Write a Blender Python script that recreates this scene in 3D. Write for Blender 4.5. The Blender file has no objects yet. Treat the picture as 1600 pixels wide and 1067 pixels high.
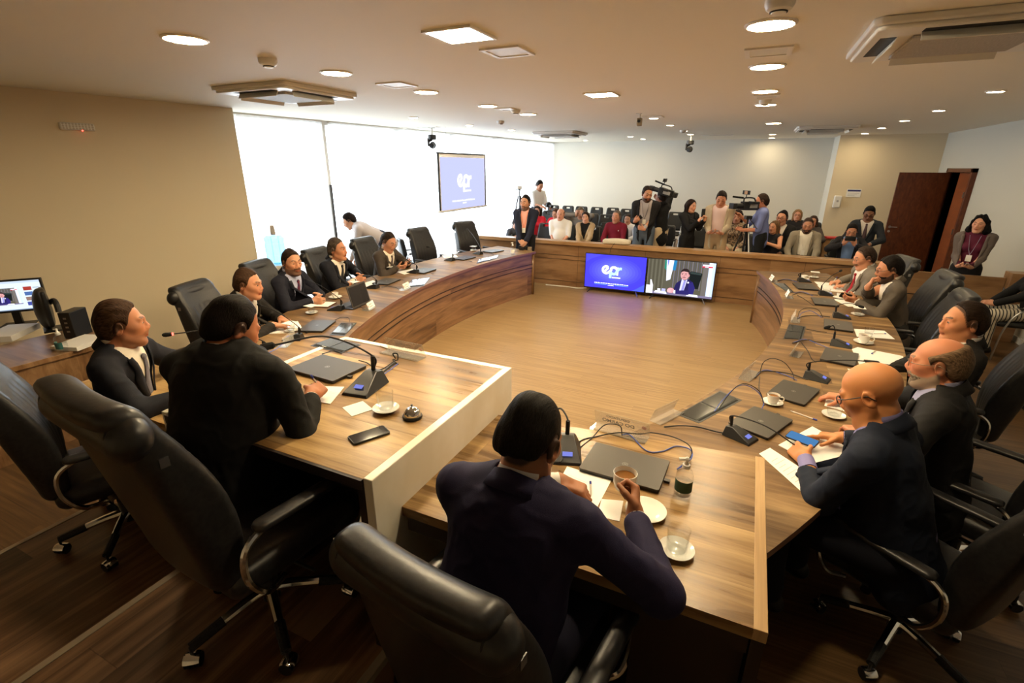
import bpy, math, random
import numpy as np
from mathutils import Vector, Matrix
random.seed(7)
PI = math.pi
C = bpy.context.scene.collection
R = math.radians

# ------------------------------------------------------------------ camera model
CAM_F, CAM_PITCH, CAM_ROLL, CAM_YAW, CAM_H = 766.09, 0.342469, 0.003857, 0.441079, 2.2
def _cam():
    cy, sy = math.cos(CAM_YAW), math.sin(CAM_YAW)
    fw = np.array([-sy, cy, 0]); rt = np.array([cy, sy, 0]); up = np.array([0, 0, 1.])
    f2 = fw*math.cos(CAM_PITCH)-up*math.sin(CAM_PITCH); u2 = up*math.cos(CAM_PITCH)+fw*math.sin(CAM_PITCH)
    return np.array([rt*math.cos(CAM_ROLL)+u2*math.sin(CAM_ROLL), u2*math.cos(CAM_ROLL)-rt*math.sin(CAM_ROLL), f2])
CM = _cam()
def ray(px, py):
    return CM.T @ np.array([(px-800)/CAM_F, -(py-533.5)/CAM_F, 1.0])
def at(px, py, z):
    """measured point of the photograph on the horizontal plane z (metres above the pit floor)"""
    v = ray(px, py); t = (z-CAM_H)/v[2]
    return Vector((v[0]*t, v[1]*t, z))
def aty(px, py, y):
    v = ray(px, py); t = y/v[1]
    return Vector((v[0]*t, y, CAM_H+v[2]*t))
def atx(px, py, x):
    v = ray(px, py); t = x/v[0]
    return Vector((x, v[1]*t, CAM_H+v[2]*t))

# ------------------------------------------------------------------ materials
MATS = {}
def srgb(r, g, b):
    f = lambda c: (c/255/12.92) if c/255 <= .04045 else ((c/255+.055)/1.055)**2.4
    return (f(r), f(g), f(b), 1)
def mat(name, col=(.5, .5, .5, 1), rough=.5, metal=0, spec=.5, emit=None, estr=0, coat=0, bump=None, sheen=0, alpha=1, trans=0, ior=1.45):
    if name in MATS: return MATS[name]
    m = bpy.data.materials.new(name); m.use_nodes = True
    p = m.node_tree.nodes['Principled BSDF']
    if len(col) == 3: col = (*col, 1)
    p.inputs['Base Color'].default_value = col
    p.inputs['Roughness'].default_value = rough
    p.inputs['Metallic'].default_value = metal
    p.inputs['Specular IOR Level'].default_value = spec
    p.inputs['Coat Weight'].default_value = coat
    p.inputs['Sheen Weight'].default_value = sheen
    p.inputs['Alpha'].default_value = alpha
    p.inputs['Transmission Weight'].default_value = trans
    p.inputs['IOR'].default_value = ior
    if emit is not None:
        p.inputs['Emission Color'].default_value = (*emit[:3], 1)
        p.inputs['Emission Strength'].default_value = estr
    if bump:
        sc, st = bump
        n = m.node_tree.nodes; l = m.node_tree.links
        tc = n.new('ShaderNodeTexCoord'); no = n.new('ShaderNodeTexNoise'); bu = n.new('ShaderNodeBump')
        no.inputs['Scale'].default_value = sc; no.inputs['Detail'].default_value = 3
        bu.inputs['Strength'].default_value = st; bu.inputs['Distance'].default_value = .01
        l.new(tc.outputs['Object'], no.inputs['Vector']); l.new(no.outputs['Fac'], bu.inputs['Height']); l.new(bu.outputs['Normal'], p.inputs['Normal'])
    MATS[name] = m
    return m
def var_mat(name, c1, c2, scale=(5, 5, 5), rough=.6, bump=.1, detail=4, rough2=None, sheen=0, spec=.5, uv=False):
    """two-tone noise material"""
    if name in MATS: return MATS[name]
    m = mat(name, c1, rough, sheen=sheen, spec=spec); n = m.node_tree.nodes; l = m.node_tree.links; p = n['Principled BSDF']
    tc = n.new('ShaderNodeTexCoord'); mp = n.new('ShaderNodeMapping'); no = n.new('ShaderNodeTexNoise'); cr = n.new('ShaderNodeValToRGB')
    mp.inputs['Scale'].default_value = scale; no.inputs['Scale'].default_value = 1; no.inputs['Detail'].default_value = detail
    cr.color_ramp.elements[0].color = (*c1[:3], 1); cr.color_ramp.elements[1].color = (*c2[:3], 1)
    cr.color_ramp.elements[0].position = .35; cr.color_ramp.elements[1].position = .65
    l.new(tc.outputs['UV' if uv else 'Object'], mp.inputs['Vector']); l.new(mp.outputs['Vector'], no.inputs['Vector'])
    l.new(no.outputs['Fac'], cr.inputs['Fac']); l.new(cr.outputs['Color'], p.inputs['Base Color'])
    if bump:
        bu = n.new('ShaderNodeBump'); bu.inputs['Strength'].default_value = bump; bu.inputs['Distance'].default_value = .004
        l.new(no.outputs['Fac'], bu.inputs['Height']); l.new(bu.outputs['Normal'], p.inputs['Normal'])
    return m
def wood(name, dark, mid, light, axis='X', plank=.14, length=1.6, rough=.32, uv=False, streak=1.0, seam=.5, coat=.0, spec=.5, vary=.5):
    """planks of laminate: a per-plank tone, long streaks along the grain and thin seams"""
    if name in MATS: return MATS[name]
    m = mat(name, mid, rough, coat=coat, spec=spec); n = m.node_tree.nodes; l = m.node_tree.links; p = n['Principled BSDF']
    tc = n.new('ShaderNodeTexCoord'); sep = n.new('ShaderNodeSeparateXYZ')
    l.new(tc.outputs['UV' if uv else 'Object'], sep.inputs[0])
    u, v = ('X', 'Y') if axis == 'X' else ('Y', 'X')
    U, V = sep.outputs[u], sep.outputs[v]
    W = sep.outputs['Z']
    def M(op, a, b=None, c=None):
        x = n.new('ShaderNodeMath'); x.operation = op
        for i, s in enumerate((a, b, c)):
            if s is None: continue
            if isinstance(s, (int, float)): x.inputs[i].default_value = s
            else: l.new(s, x.inputs[i])
        return x.outputs[0]
    vv = M('DIVIDE', V, plank); row = M('FLOOR', vv); fr = M('FRACT', vv)
    wn = n.new('ShaderNodeTexWhiteNoise'); wn.noise_dimensions = '1D'; l.new(row, wn.inputs['W'])
    uu = M('ADD', M('DIVIDE', U, length), M('MULTIPLY', wn.outputs['Value'], 7.3)); cell = M('FLOOR', uu); fu = M('FRACT', uu)
    wn2 = n.new('ShaderNodeTexWhiteNoise'); wn2.noise_dimensions = '2D'
    cmb = n.new('ShaderNodeCombineXYZ'); l.new(row, cmb.inputs[0]); l.new(cell, cmb.inputs[1]); l.new(cmb.outputs[0], wn2.inputs['Vector'])
    # grain coordinates: compressed along the grain, shifted per plank
    gx = n.new('ShaderNodeCombineXYZ')
    l.new(M('ADD', M('MULTIPLY', U, 1.1), M('MULTIPLY', wn2.outputs['Value'], 30)), gx.inputs[0]); l.new(M('MULTIPLY', V, 16*streak), gx.inputs[1]); l.new(M('MULTIPLY', W, 6), gx.inputs[2])
    n1 = n.new('ShaderNodeTexNoise'); n1.inputs['Scale'].default_value = 1.3; n1.inputs['Detail'].default_value = 5; n1.inputs['Roughness'].default_value = .55; n1.inputs['Distortion'].default_value = .6
    l.new(gx.outputs[0], n1.inputs['Vector'])
    gx2 = n.new('ShaderNodeCombineXYZ'); l.new(M('MULTIPLY', U, 3), gx2.inputs[0]); l.new(M('MULTIPLY', V, 160), gx2.inputs[1]); l.new(W, gx2.inputs[2])
    n2 = n.new('ShaderNodeTexNoise'); n2.inputs['Scale'].default_value = 1; n2.inputs['Detail'].default_value = 2; l.new(gx2.outputs[0], n2.inputs['Vector'])
    f = M('ADD', M('ADD', M('MULTIPLY', n1.outputs['Fac'], 1.25), M('MULTIPLY', M('SUBTRACT', wn2.outputs['Value'], .5), vary)), M('MULTIPLY', M('SUBTRACT', n2.outputs['Fac'], .5), .22))
    cr = n.new('ShaderNodeValToRGB'); e = cr.color_ramp.elements
    e[0].position = .32; e[0].color = (*dark[:3], 1); e[1].position = .92; e[1].color = (*light[:3], 1)
    x = e.new(.62); x.color = (*mid[:3], 1)
    l.new(f, cr.inputs['Fac'])
    sm = M('MINIMUM', M('MULTIPLY', M('MINIMUM', fr, M('SUBTRACT', 1, fr)), plank), M('MULTIPLY', M('MINIMUM', fu, M('SUBTRACT', 1, fu)), length))
    line = M('LESS_THAN', sm, .0016)
    mx = n.new('ShaderNodeMix'); mx.data_type = 'RGBA'; mx.blend_type = 'MULTIPLY'
    l.new(M('MULTIPLY', line, seam), mx.inputs['Factor']); l.new(cr.outputs['Color'], mx.inputs[6]); mx.inputs[7].default_value = (.25, .2, .16, 1)
    l.new(mx.outputs[2], p.inputs['Base Color'])
    rr = n.new('ShaderNodeMapRange'); rr.inputs[3].default_value = rough*.8; rr.inputs[4].default_value = rough*1.25
    l.new(n1.outputs['Fac'], rr.inputs[0]); l.new(rr.outputs[0], p.inputs['Roughness'])
    return m
def emis(name, col, st):
    if name in MATS: return MATS[name]
    m = bpy.data.materials.new(name); m.use_nodes = True; n = m.node_tree.nodes; n.clear()
    e = n.new('ShaderNodeEmission'); o = n.new('ShaderNodeOutputMaterial'); e.inputs[0].default_value = (*col[:3], 1); e.inputs[1].default_value = st
    m.node_tree.links.new(e.outputs[0], o.inputs[0]); MATS[name] = m
    return m
def clear(name, tint=(1, 1, 1), refl=.12, rough=.02, opac=0., dcol=(.9, .9, .9)):
    """thin clear sheet / glass: mostly transparent with a mirror-like sheen, optional milky part"""
    if name in MATS: return MATS[name]
    m = bpy.data.materials.new(name); m.use_nodes = True; n = m.node_tree.nodes; l = m.node_tree.links; n.clear()
    t = n.new('ShaderNodeBsdfTransparent'); t.inputs[0].default_value = (*tint, 1)
    g = n.new('ShaderNodeBsdfGlossy'); g.inputs['Roughness'].default_value = rough
    lw = n.new('ShaderNodeLayerWeight'); lw.inputs[0].default_value = .5; fr = n.new('ShaderNodeMath'); fr.operation = 'POWER'; fr.inputs[1].default_value = 4.2; l.new(lw.outputs['Facing'], fr.inputs[0])
    ml = n.new('ShaderNodeMath'); ml.operation = 'MULTIPLY_ADD'; ml.inputs[1].default_value = .65; ml.inputs[2].default_value = refl*.25
    mx = n.new('ShaderNodeMixShader'); o = n.new('ShaderNodeOutputMaterial')
    l.new(fr.outputs[0], ml.inputs[0]); l.new(ml.outputs[0], mx.inputs[0]); l.new(t.outputs[0], mx.inputs[1]); l.new(g.outputs[0], mx.inputs[2])
    last = mx.outputs[0]
    if opac:
        d = n.new('ShaderNodeBsdfDiffuse'); d.inputs[0].default_value = (*dcol, 1); m2 = n.new('ShaderNodeMixShader'); m2.inputs[0].default_value = opac
        l.new(last, m2.inputs[1]); l.new(d.outputs[0], m2.inputs[2]); last = m2.outputs[0]
    l.new(last, o.inputs[0]); MATS[name] = m
    return m

# ------------------------------------------------------------------ mesh building
def rotz(a): return Matrix.Rotation(a, 4, 'Z')
class MB:
    def __init__(s): s.v = []; s.f = []; s.m = []; s.uv = []; s.has_uv = False
    def add(s, vs, fs, mi=0, M=None, uvs=None):
        b = len(s.v)
        for p in vs:
            p = Vector(p)
            s.v.append(tuple(M @ p) if M is not None else tuple(p))
        for i, f in enumerate(fs):
            s.f.append([b+j for j in f]); s.m.append(mi)
            s.uv.append(uvs[i] if uvs else None)
        if uvs: s.has_uv = True
        return s
    def box(s, lo, hi, mi=0, M=None):
        x0, y0, z0 = lo; x1, y1, z1 = hi
        vs = [(x0, y0, z0), (x1, y0, z0), (x1, y1, z0), (x0, y1, z0), (x0, y0, z1), (x1, y0, z1), (x1, y1, z1), (x0, y1, z1)]
        return s.add(vs, [(0, 3, 2, 1), (4, 5, 6, 7), (0, 1, 5, 4), (1, 2, 6, 5), (2, 3, 7, 6), (3, 0, 4, 7)], mi, M)
    def cbox(s, c, sz, mi=0, M=None):
        return s.box([c[i]-sz[i]/2 for i in range(3)], [c[i]+sz[i]/2 for i in range(3)], mi, M)
    def prism(s, poly, z0, z1, mi=0, M=None):
        n = len(poly)
        vs = [(p[0], p[1], z0) for p in poly]+[(p[0], p[1], z1) for p in poly]
        fs = [tuple(range(n-1, -1, -1)), tuple(range(n, 2*n))]+[(i, (i+1) % n, n+(i+1) % n, n+i) for i in range(n)]
        return s.add(vs, fs, mi, M)
    def lathe(s, prof, mi=0, n=24, M=None, cap=True):
        """prof: list of (r, z)"""
        vs = []; fs = []
        for r, z in prof:
            for i in range(n):
                a = 2*PI*i/n; vs.append((r*math.cos(a), r*math.sin(a), z))
        for k in range(len(prof)-1):
            for i in range(n):
                j = (i+1) % n
                fs.append((k*n+i, k*n+j, (k+1)*n+j, (k+1)*n+i))
        if cap:
            if prof[0][0] > 1e-6: fs.append(tuple(range(n-1, -1, -1)))
            if prof[-1][0] > 1e-6: fs.append(tuple((len(prof)-1)*n+i for i in range(n)))
        return s.add(vs, fs, mi, M)
    def tube(s, pts, r, mi=0, n=8, M=None, closed=False, flat=1.0, cap=True):
        pts = [Vector(p) for p in pts]; N = len(pts)
        rs = r if isinstance(r, (list, tuple)) else [r]*N
        vs = []; fs = []; up = None
        for i, p in enumerate(pts):
            a = pts[(i-1) % N] if (closed or i > 0) else p
            b = pts[(i+1) % N] if (closed or i < N-1) else p
            t = (b-a).normalized() if (b-a).length > 1e-9 else Vector((0, 0, 1))
            if up is None:
                up = Vector((0, 0, 1)) if abs(t.z) < .9 else Vector((1, 0, 0))
            x = t.cross(up)
            if x.length < 1e-6: x = t.cross(Vector((.3, .7, .2)))
            x.normalize(); up = x.cross(t).normalized()
            for k in range(n):
                q = 2*PI*k/n
                vs.append(p+x*(rs[i]*math.cos(q))+up*(rs[i]*flat*math.sin(q)))
        for i in range(N if closed else N-1):
            for k in range(n):
                j = (k+1) % n; i2 = (i+1) % N
                fs.append((i*n+k, i2*n+k, i2*n+j, i*n+j))
        if cap and not closed:
            fs.append(tuple(range(n))); fs.append(tuple((N-1)*n+k for k in range(n-1, -1, -1)))
        return s.add(vs, fs, mi, M)
    def cyl(s, a, b, r, r2=None, mi=0, n=16, M=None):
        return s.tube([a, b], [r, r if r2 is None else r2], mi, n, M)
    def ball(s, c, r, mi=0, n=12, M=None, sq=(1, 1, 1)):
        k = max(5, n//2); prof = []
        T = Matrix.Translation(c) @ Matrix.Diagonal((r*sq[0], r*sq[1], r*sq[2], 1))
        if M is not None: T = M @ T
        return s.lathe([(math.sin(PI*i/k) if 0 < i < k else 0, -math.cos(PI*i/k)) for i in range(k+1)], mi, n, T, cap=False)
    def sheet(s, pts, th, mi=0, M=None):
        """thin flat quad/polygon given by its top outline"""
        n = len(pts); P = [Vector(p) for p in pts]
        nn = (P[1]-P[0]).cross(P[2]-P[0]).normalized()
        vs = P+[p-nn*th for p in P]
        fs = [tuple(range(n)), tuple(range(2*n-1, n-1, -1))]+[((i+1) % n, i, n+i, n+(i+1) % n) for i in range(n)]
        return s.add(vs, fs, mi, M)
    def mesh(s, name, mats, smooth=30, bevel=0):
        me = bpy.data.meshes.new(name); me.from_pydata(s.v, [], s.f); me.update()
        for m in (mats if isinstance(mats, (list, tuple)) else [mats]): me.materials.append(m)
        if any(s.m): me.polygons.foreach_set('material_index', s.m)
        if s.has_uv:
            uvl = me.uv_layers.new(name='UVMap')
            for p, u in zip(me.polygons, s.uv):
                if u:
                    for li, q in zip(p.loop_indices, u): uvl.data[li].uv = q
        if smooth:
            me.polygons.foreach_set('use_smooth', [True]*len(me.polygons)); me.set_sharp_from_angle(angle=R(smooth))
        return me
    def obj(s, name, mats, parent=None, smooth=30, bevel=0, loc=None):
        o = bpy.data.objects.new(name, s.mesh(name, mats, smooth)); C.objects.link(o)
        if parent is not None: o.parent = parent
        if loc is not None: o.location = loc
        if bevel:
            b = o.modifiers.new('bevel', 'BEVEL'); b.width = bevel; b.segments = 2; b.limit_method = 'ANGLE'; b.angle_limit = R(40)
        return o
def thing(name, label, cat, loc=(0, 0, 0), rz=0, group=None):
    o = bpy.data.objects.new(name, None); C.objects.link(o); o.empty_display_size = .1
    o.location = loc; o.rotation_euler = (0, 0, rz); tag(o, label, cat, group)
    return o
def tag(o, label, cat, group=None):
    o['label'] = label; o['category'] = cat
    if group: o['group'] = group
    return o
def struct(o, kind='structure'):
    o['kind'] = kind; return o
KIDS = {}
def kids(o):
    return [c for c in bpy.data.objects if c.parent == o]
def dup(root, loc=None, rz=None, label=None, tree=None):
    """a copy of a thing with copies of its parts and sub-parts"""
    if root.name not in KIDS:
        KIDS[root.name] = [(c, kids(c)) for c in kids(root)]
    r = root.copy(); C.objects.link(r)
    if loc is not None: r.location = loc
    if rz is not None: r.rotation_euler = (0, 0, rz)
    if label: r['label'] = label
    for c, gs in KIDS[root.name]:
        d = c.copy(); C.objects.link(d); d.parent = r
        for g in gs:
            h = g.copy(); C.objects.link(h); h.parent = d
    return r
def smooth_path(pts, n=8):
    """Catmull-Rom through the points"""
    P = [Vector(p) for p in pts]; P = [2*P[0]-P[1]]+P+[2*P[-1]-P[-2]]; out = []
    for i in range(1, len(P)-2):
        for k in range(n):
            t = k/n; a, b, c, d = P[i-1], P[i], P[i+1], P[i+2]
            out.append(.5*((2*b)+(c-a)*t+(2*a-5*b+4*c-d)*t*t+(3*b-a-3*c+d)*t**3))
    out.append(P[-2]); return out

# ------------------------------------------------------------------ smooth solids (distance fields meshed by surface nets)
def nrm(v): v = np.asarray(v, float); return v/np.linalg.norm(v)
class SDF:
    """list of primitives: each (op, bound centre, bound radius, k, function)"""
    def __init__(s): s.p = []
    def cap(s, a, b, ra, rb=None, k=.02, op='u'):
        a = np.asarray(a, np.float32); b = np.asarray(b, np.float32); rb = ra if rb is None else rb
        ab = b-a; L2 = float(ab@ab)+1e-12
        def fn(q):
            t = np.clip(((q-a)@ab)/L2, 0, 1)
            return np.linalg.norm(q-a-t[:, None]*ab, axis=1)-(ra+t*(rb-ra))
        s.p.append((op, (a+b)/2, math.sqrt(L2)/2+max(ra, rb), k, fn)); return s
    def ell(s, c, r, k=.02, op='u', Rm=None):
        c = np.asarray(c, np.float32); r = np.asarray(r, np.float32)
        def fn(q):
            q = q-c
            if Rm is not None: q = q@Rm
            a = np.linalg.norm(q/r, axis=1); b = np.linalg.norm(q/(r*r), axis=1)+1e-9
            return a*(a-1)/b
        s.p.append((op, c, float(max(r)), k, fn)); return s
    def ecap(s, a, b, ra, rb, flat, side, k=.03, op='u'):
        """capsule squashed along the direction normal to 'side' and its axis; flat = thickness / width"""
        a = np.asarray(a, np.float32); b = np.asarray(b, np.float32)
        w = nrm(b-a); u = np.asarray(side, float); u = nrm(u-w*(u@w)); v = np.cross(w, u)
        B = np.stack([u, v, w], 1).astype(np.float32); L = float(np.linalg.norm(b-a))
        def fn(q):
            p = (q-a)@B; t = np.clip(p[:, 2]/L, 0, 1)
            x = p[:, 0]; y = p[:, 1]/flat; z = p[:, 2]-t*L; rr = ra+t*(rb-ra)
            l = np.sqrt(x*x+y*y+z*z)
            g = np.sqrt((x*x+(y/flat)**2+z*z)/(l*l+1e-12))
            return (l-rr)/np.maximum(g, .3)
        s.p.append((op, (a+b)/2, L/2+max(ra, rb), k, fn)); return s
    def box(s, c, h, rd=.01, k=.01, op='u', Rm=None):
        c = np.asarray(c, np.float32); h = np.asarray(h, np.float32)-rd
        def fn(q):
            q = q-c
            if Rm is not None: q = q@Rm
            d = np.abs(q)-h
            return np.linalg.norm(np.maximum(d, 0), axis=1)+np.minimum(d.max(1), 0)-rd
        s.p.append((op, c, float(np.linalg.norm(h))+rd, k, fn)); return s
    def fun(s, op, c, r, k, fn): s.p.append((op, np.asarray(c, np.float32), r, k, fn)); return s
    @staticmethod
    def comb(d, e, op, k):
        if op == 'u':
            h = np.maximum(k-np.abs(d-e), 0)/k; return np.minimum(d, e)-h*h*k*.25
        if op == 's': e = -e
        h = np.maximum(k-np.abs(d-e), 0)/k; return np.maximum(d, e)+h*h*k*.25
    def __call__(s, q):
        q = np.asarray(q, np.float32); d = np.full(len(q), 9., np.float32)
        for op, c, r, k, fn in s.p: d = s.comb(d, fn(q), op, k)
        return d
    def mesh_arrays(s, h):
        lo = np.min([c-r for op, c, r, k, f in s.p if op == 'u'], 0)-3*h; hi = np.max([c+r for op, c, r, k, f in s.p if op == 'u'], 0)+3*h
        B = 8; nb = np.ceil((hi-lo)/(B*h)).astype(int)
        g = np.stack(np.meshgrid(*[np.arange(n) for n in nb], indexing='ij'), -1).reshape(-1, 3)
        cen = (lo+(g+.5)*B*h).astype(np.float32); dg = B*h*.8661
        dc = s(cen); keep = np.abs(dc) < dg*1.35
        g = g[keep]; cen = cen[keep]; nB = len(g)
        off = np.stack(np.meshgrid(*[np.arange(B+1)]*3, indexing='ij'), -1).reshape(-1, 3)
        nc = len(off)
        d = np.full((nB, nc), 9., np.float32)
        base = (lo+g*B*h).astype(np.float32); offh = (off*h).astype(np.float32)
        for op, c, r, k, fn in s.p:
            near = np.nonzero(np.linalg.norm(cen-c, axis=1) < r+dg+k+.01)[0] if op != 'i' else np.arange(nB)
            if not len(near): continue
            q = (base[near][:, None]+offh[None]).reshape(-1, 3)
            d[near] = s.comb(d[near], fn(q).reshape(len(near), nc).astype(np.float32), op, k)
        D = d.reshape(nB, B+1, B+1, B+1); S = D < 0
        # cell vertices
        acc = np.zeros((nB, B, B, B, 3), np.float32); cnt = np.zeros((nB, B, B, B), np.float32)
        sl = lambda o: slice(o, B+o)
        cor = [(i, j, k) for i in (0, 1) for j in (0, 1) for k in (0, 1)]
        for ca in cor:
            for ax in range(3):
                if ca[ax]: continue
                cb = list(ca); cb[ax] = 1
                da = D[:, sl(ca[0]), sl(ca[1]), sl(ca[2])]; db = D[:, sl(cb[0]), sl(cb[1]), sl(cb[2])]
                x = (da < 0) != (db < 0); t = np.where(x, da/np.where(x, da-db, 1), 0)
                for q in range(3):
                    acc[..., q] += np.where(x, ca[q]+(t if q == ax else 0), 0)
                cnt += x
        act = cnt > 0; ix = np.argwhere(act)
        if not len(ix): return np.zeros((0, 3)), np.zeros((0, 4), int)
        gc = g[ix[:, 0]]*B+ix[:, 1:]
        vert = lo+(gc+acc[act]/cnt[act][:, None])*h
        NN = (nb*B+2).astype(np.int64); key = (gc[:, 0]*NN[1]+gc[:, 1])*NN[2]+gc[:, 2]
        order = np.argsort(key); sk = key[order]
        def look(c):
            kk = (c[:, 0]*NN[1]+c[:, 1])*NN[2]+c[:, 2]; i = np.clip(np.searchsorted(sk, kk), 0, len(sk)-1)
            return np.where(sk[i] == kk, order[i], -1)
        faces = []
        for ax in range(3):
            o = [0, 0, 0]; o[ax] = 1
            a = S[:, :B, :B, :B]; b = S[:, o[0]:B+o[0], o[1]:B+o[1], o[2]:B+o[2]]
            e = np.argwhere(a != b)
            if not len(e): continue
            ins = a[e[:, 0], e[:, 1], e[:, 2], e[:, 3]]
            c = g[e[:, 0]]*B+e[:, 1:]
            u = np.zeros(3, int); v = np.zeros(3, int); u[(ax+1) % 3] = 1; v[(ax+2) % 3] = 1
            F = np.stack([look(c-u-v), look(c-v), look(c), look(c-u)], 1)
            ok = (F >= 0).all(1); F = F[ok]; ins = ins[ok]
            F[~ins] = F[~ins][:, ::-1]
            faces.append(F)
        return vert, np.concatenate(faces)
    def obj(s, name, mats, parent=None, h=.01, disp=None, colour=None, relax=1, loc=None):
        V, F = s.mesh_arrays(h)
        V = V.astype(np.float32)
        for _ in range(relax):                                   # a little Laplacian smoothing along the edges
            a = np.zeros_like(V); n = np.zeros(len(V), np.float32)
            for i, j in ((0, 1), (1, 2), (2, 3), (3, 0)):
                np.add.at(a, F[:, i], V[F[:, j]]); np.add.at(n, F[:, i], 1); np.add.at(a, F[:, j], V[F[:, i]]); np.add.at(n, F[:, j], 1)
            V = .5*V+.5*a/np.maximum(n, 1)[:, None]
        if disp is not None:
            nn = np.zeros_like(V); fn = np.cross(V[F[:, 2]]-V[F[:, 0]], V[F[:, 3]]-V[F[:, 1]])
            for i in range(4): np.add.at(nn, F[:, i], fn)
            nn /= np.maximum(np.linalg.norm(nn, axis=1), 1e-9)[:, None]
            V = V+nn*disp(V)[:, None]
        me = bpy.data.meshes.new(name); me.vertices.add(len(V)); me.vertices.foreach_set('co', V.astype(np.float32).ravel())
        me.loops.add(4*len(F)); me.loops.foreach_set('vertex_index', F.astype(np.int32).ravel())
        me.polygons.add(len(F)); me.polygons.foreach_set('loop_start', np.arange(0, 4*len(F), 4, dtype=np.int32))
        me.polygons.foreach_set('use_smooth', np.ones(len(F), bool)); me.update(calc_edges=True); me.validate()
        for m in (mats if isinstance(mats, (list, tuple)) else [mats]): me.materials.append(m)
        if colour is not None:
            at_ = me.color_attributes.new('Col', 'FLOAT_COLOR', 'POINT'); c = np.ones((len(V), 4), np.float32); c[:, :3] = colour(V); at_.data.foreach_set('color', c.ravel())
        o = bpy.data.objects.new(name, me); C.objects.link(o)
        if parent is not None: o.parent = parent
        if loc is not None: o.location = loc
        return o
def waves(seed, amp, freq, n=10):
    """smooth pseudo-random displacement field"""
    g = np.random.RandomState(seed); K = g.normal(0, 1, (n, 3)); K = K/np.linalg.norm(K, axis=1)[:, None]*freq*g.uniform(.6, 1.6, (n, 1)); ph = g.uniform(0, 6.28, n)
    return lambda V: (np.sin(V@K.T+ph).sum(1)*amp/math.sqrt(n)).astype(np.float32)
# ------------------------------------------------------------------ palette
CEIL_Z = 2.89
M_ceil = mat('ceiling paint', (.84, .805, .70), .7, bump=(60, .03))
M_beige = mat('beige wall paint', (.76, .645, .45), .6, bump=(90, .03))
M_white = mat('off white wall paint', (.70, .68, .61), .65, bump=(90, .03))
M_rwall = mat('grey cream wall paint', (.56, .54, .465), .65, bump=(90, .03))
M_floor = wood('oak laminate floor', (.18, .108, .046), (.27, .172, .078), (.36, .24, .118), 'X', .10, 1.3, .33, streak=2.6, seam=.25, vary=.10)
M_plat = wood('walnut platform planks', (.05, .026, .013), (.13, .069, .034), (.26, .15, .08), 'Y', .19, 2.4, .30, streak=.8, vary=.6)
M_top = wood('walnut table top', (.085, .042, .014), (.25, .143, .052), (.48, .315, .135), 'X', .27, 2.6, .28, streak=.62, seam=.3, vary=.35, spec=.4)
M_front = wood('walnut curved front', (.07, .032, .012), (.17, .087, .036), (.30, .165, .078), 'X', .36, 2.6, .3, uv=True, streak=.7, seam=.0, vary=.3)
M_edge = wood('oak edge band', (.30, .18, .08), (.44, .28, .13), (.55, .37, .19), 'Y', .5, 4, .3, seam=0, vary=.1)
M_marble = var_mat('cream marble', (.80, .74, .60), (.90, .86, .76), (3, 5, 4), .18, 0, 6)
M_dark = mat('dark brown laminate', (.020, .012, .008), .45)  # even dark brown for grooves, inner panels and desk sides
M_trim = mat('pale step nosing', (.40, .33, .24), .35, metal=.3)
M_mahog = wood('mahogany door', (.065, .017, .007), (.115, .031, .011), (.16, .047, .016), 'Z', .6, 4, .35, seam=0, vary=.1)
M_mahog2 = wood('reddish mahogany door', (.20, .055, .018), (.27, .075, .024), (.33, .10, .032), 'Z', .6, 4, .35, seam=0, vary=.1)  # redder, lighter wood colour of the closed leaf
M_chrome = mat('chrome', (.75, .75, .75), .12, metal=1)
M_steel = mat('brushed steel', (.45, .45, .46), .32, metal=1)
M_black = mat('black plastic', (.012, .012, .013), .38)
M_blackm = mat('matt black', (.008, .008, .009), .6)
M_plastic = mat('white plastic', (.78, .77, .73), .4)
M_grey = mat('grey plastic', (.35, .35, .35), .45)
M_paper = mat('white paper', (.86, .85, .82), .7)
M_china = mat('white china', (.86, .84, .78), .12, coat=.4)
M_glass = clear('clear glass', (.985, .99, .99), .14, .01)
M_acryl = clear('acrylic sheet', (.96, .96, .95), .3, .04, .13, (1, .98, .94))
M_water = clear('still water', (.97, .98, .98), .16, .0)
M_pane = clear('window glass', (.96, .98, .98), .05, .0)

# ------------------------------------------------------------------ shell
WL = lambda y: -6.18+(y-4.7)*.13            # left wall line
WW = lambda y: -6.62+(y-4.9)*.10            # window line
m = MB(); m.prism([(-9, -2.5), (6, -2.5), (6, 16), (-9, 16)], -.12, 0)
struct(m.obj('floor', wood('dark laminate floor', (.07, .036, .014), (.125, .068, .028), (.19, .11, .05), 'X', .12, 1.4, .33, streak=2.0, seam=.35, vary=.2)))
m = MB(); m.prism([(-9, -2.5), (6, -2.5), (6, 16), (-9, 16)], CEIL_Z, CEIL_Z+.12)
struct(m.obj('ceiling', M_ceil))
m = MB(); m.prism([(WL(-2.4), -2.4), (WL(4.7), 4.7), (-6.60, 4.88), (-8.4, 4.88), (-8.4, -2.4)], 0, CEIL_Z)
struct(m.obj('wall_left', M_beige))
m = MB(); m.box((-6.2, 14.9, 0), (1.56, 15.1, CEIL_Z))
struct(m.obj('wall_back', M_white))
m = MB(); m.box((1.56, 13.9, 0), (3.7, 15.1, CEIL_Z))
o = struct(m.obj('wall_back_right', [M_beige, M_white]))
for p in o.data.polygons:
    if p.normal.x < -.9: p.material_index = 1
m = MB(); m.box((3.48, -2.4, 0), (3.66, 11.75, CEIL_Z)); m.box((3.48, 13.0, 0), (3.66, 13.9, CEIL_Z)); m.box((3.48, 11.75, 2.13), (3.66, 13.0, CEIL_Z))
struct(m.obj('wall_right', M_rwall))
m = MB(); m.box((-7.4, -2.55, 0), (3.7, -2.4, CEIL_Z))
struct(m.obj('wall_front', M_beige))
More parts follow.
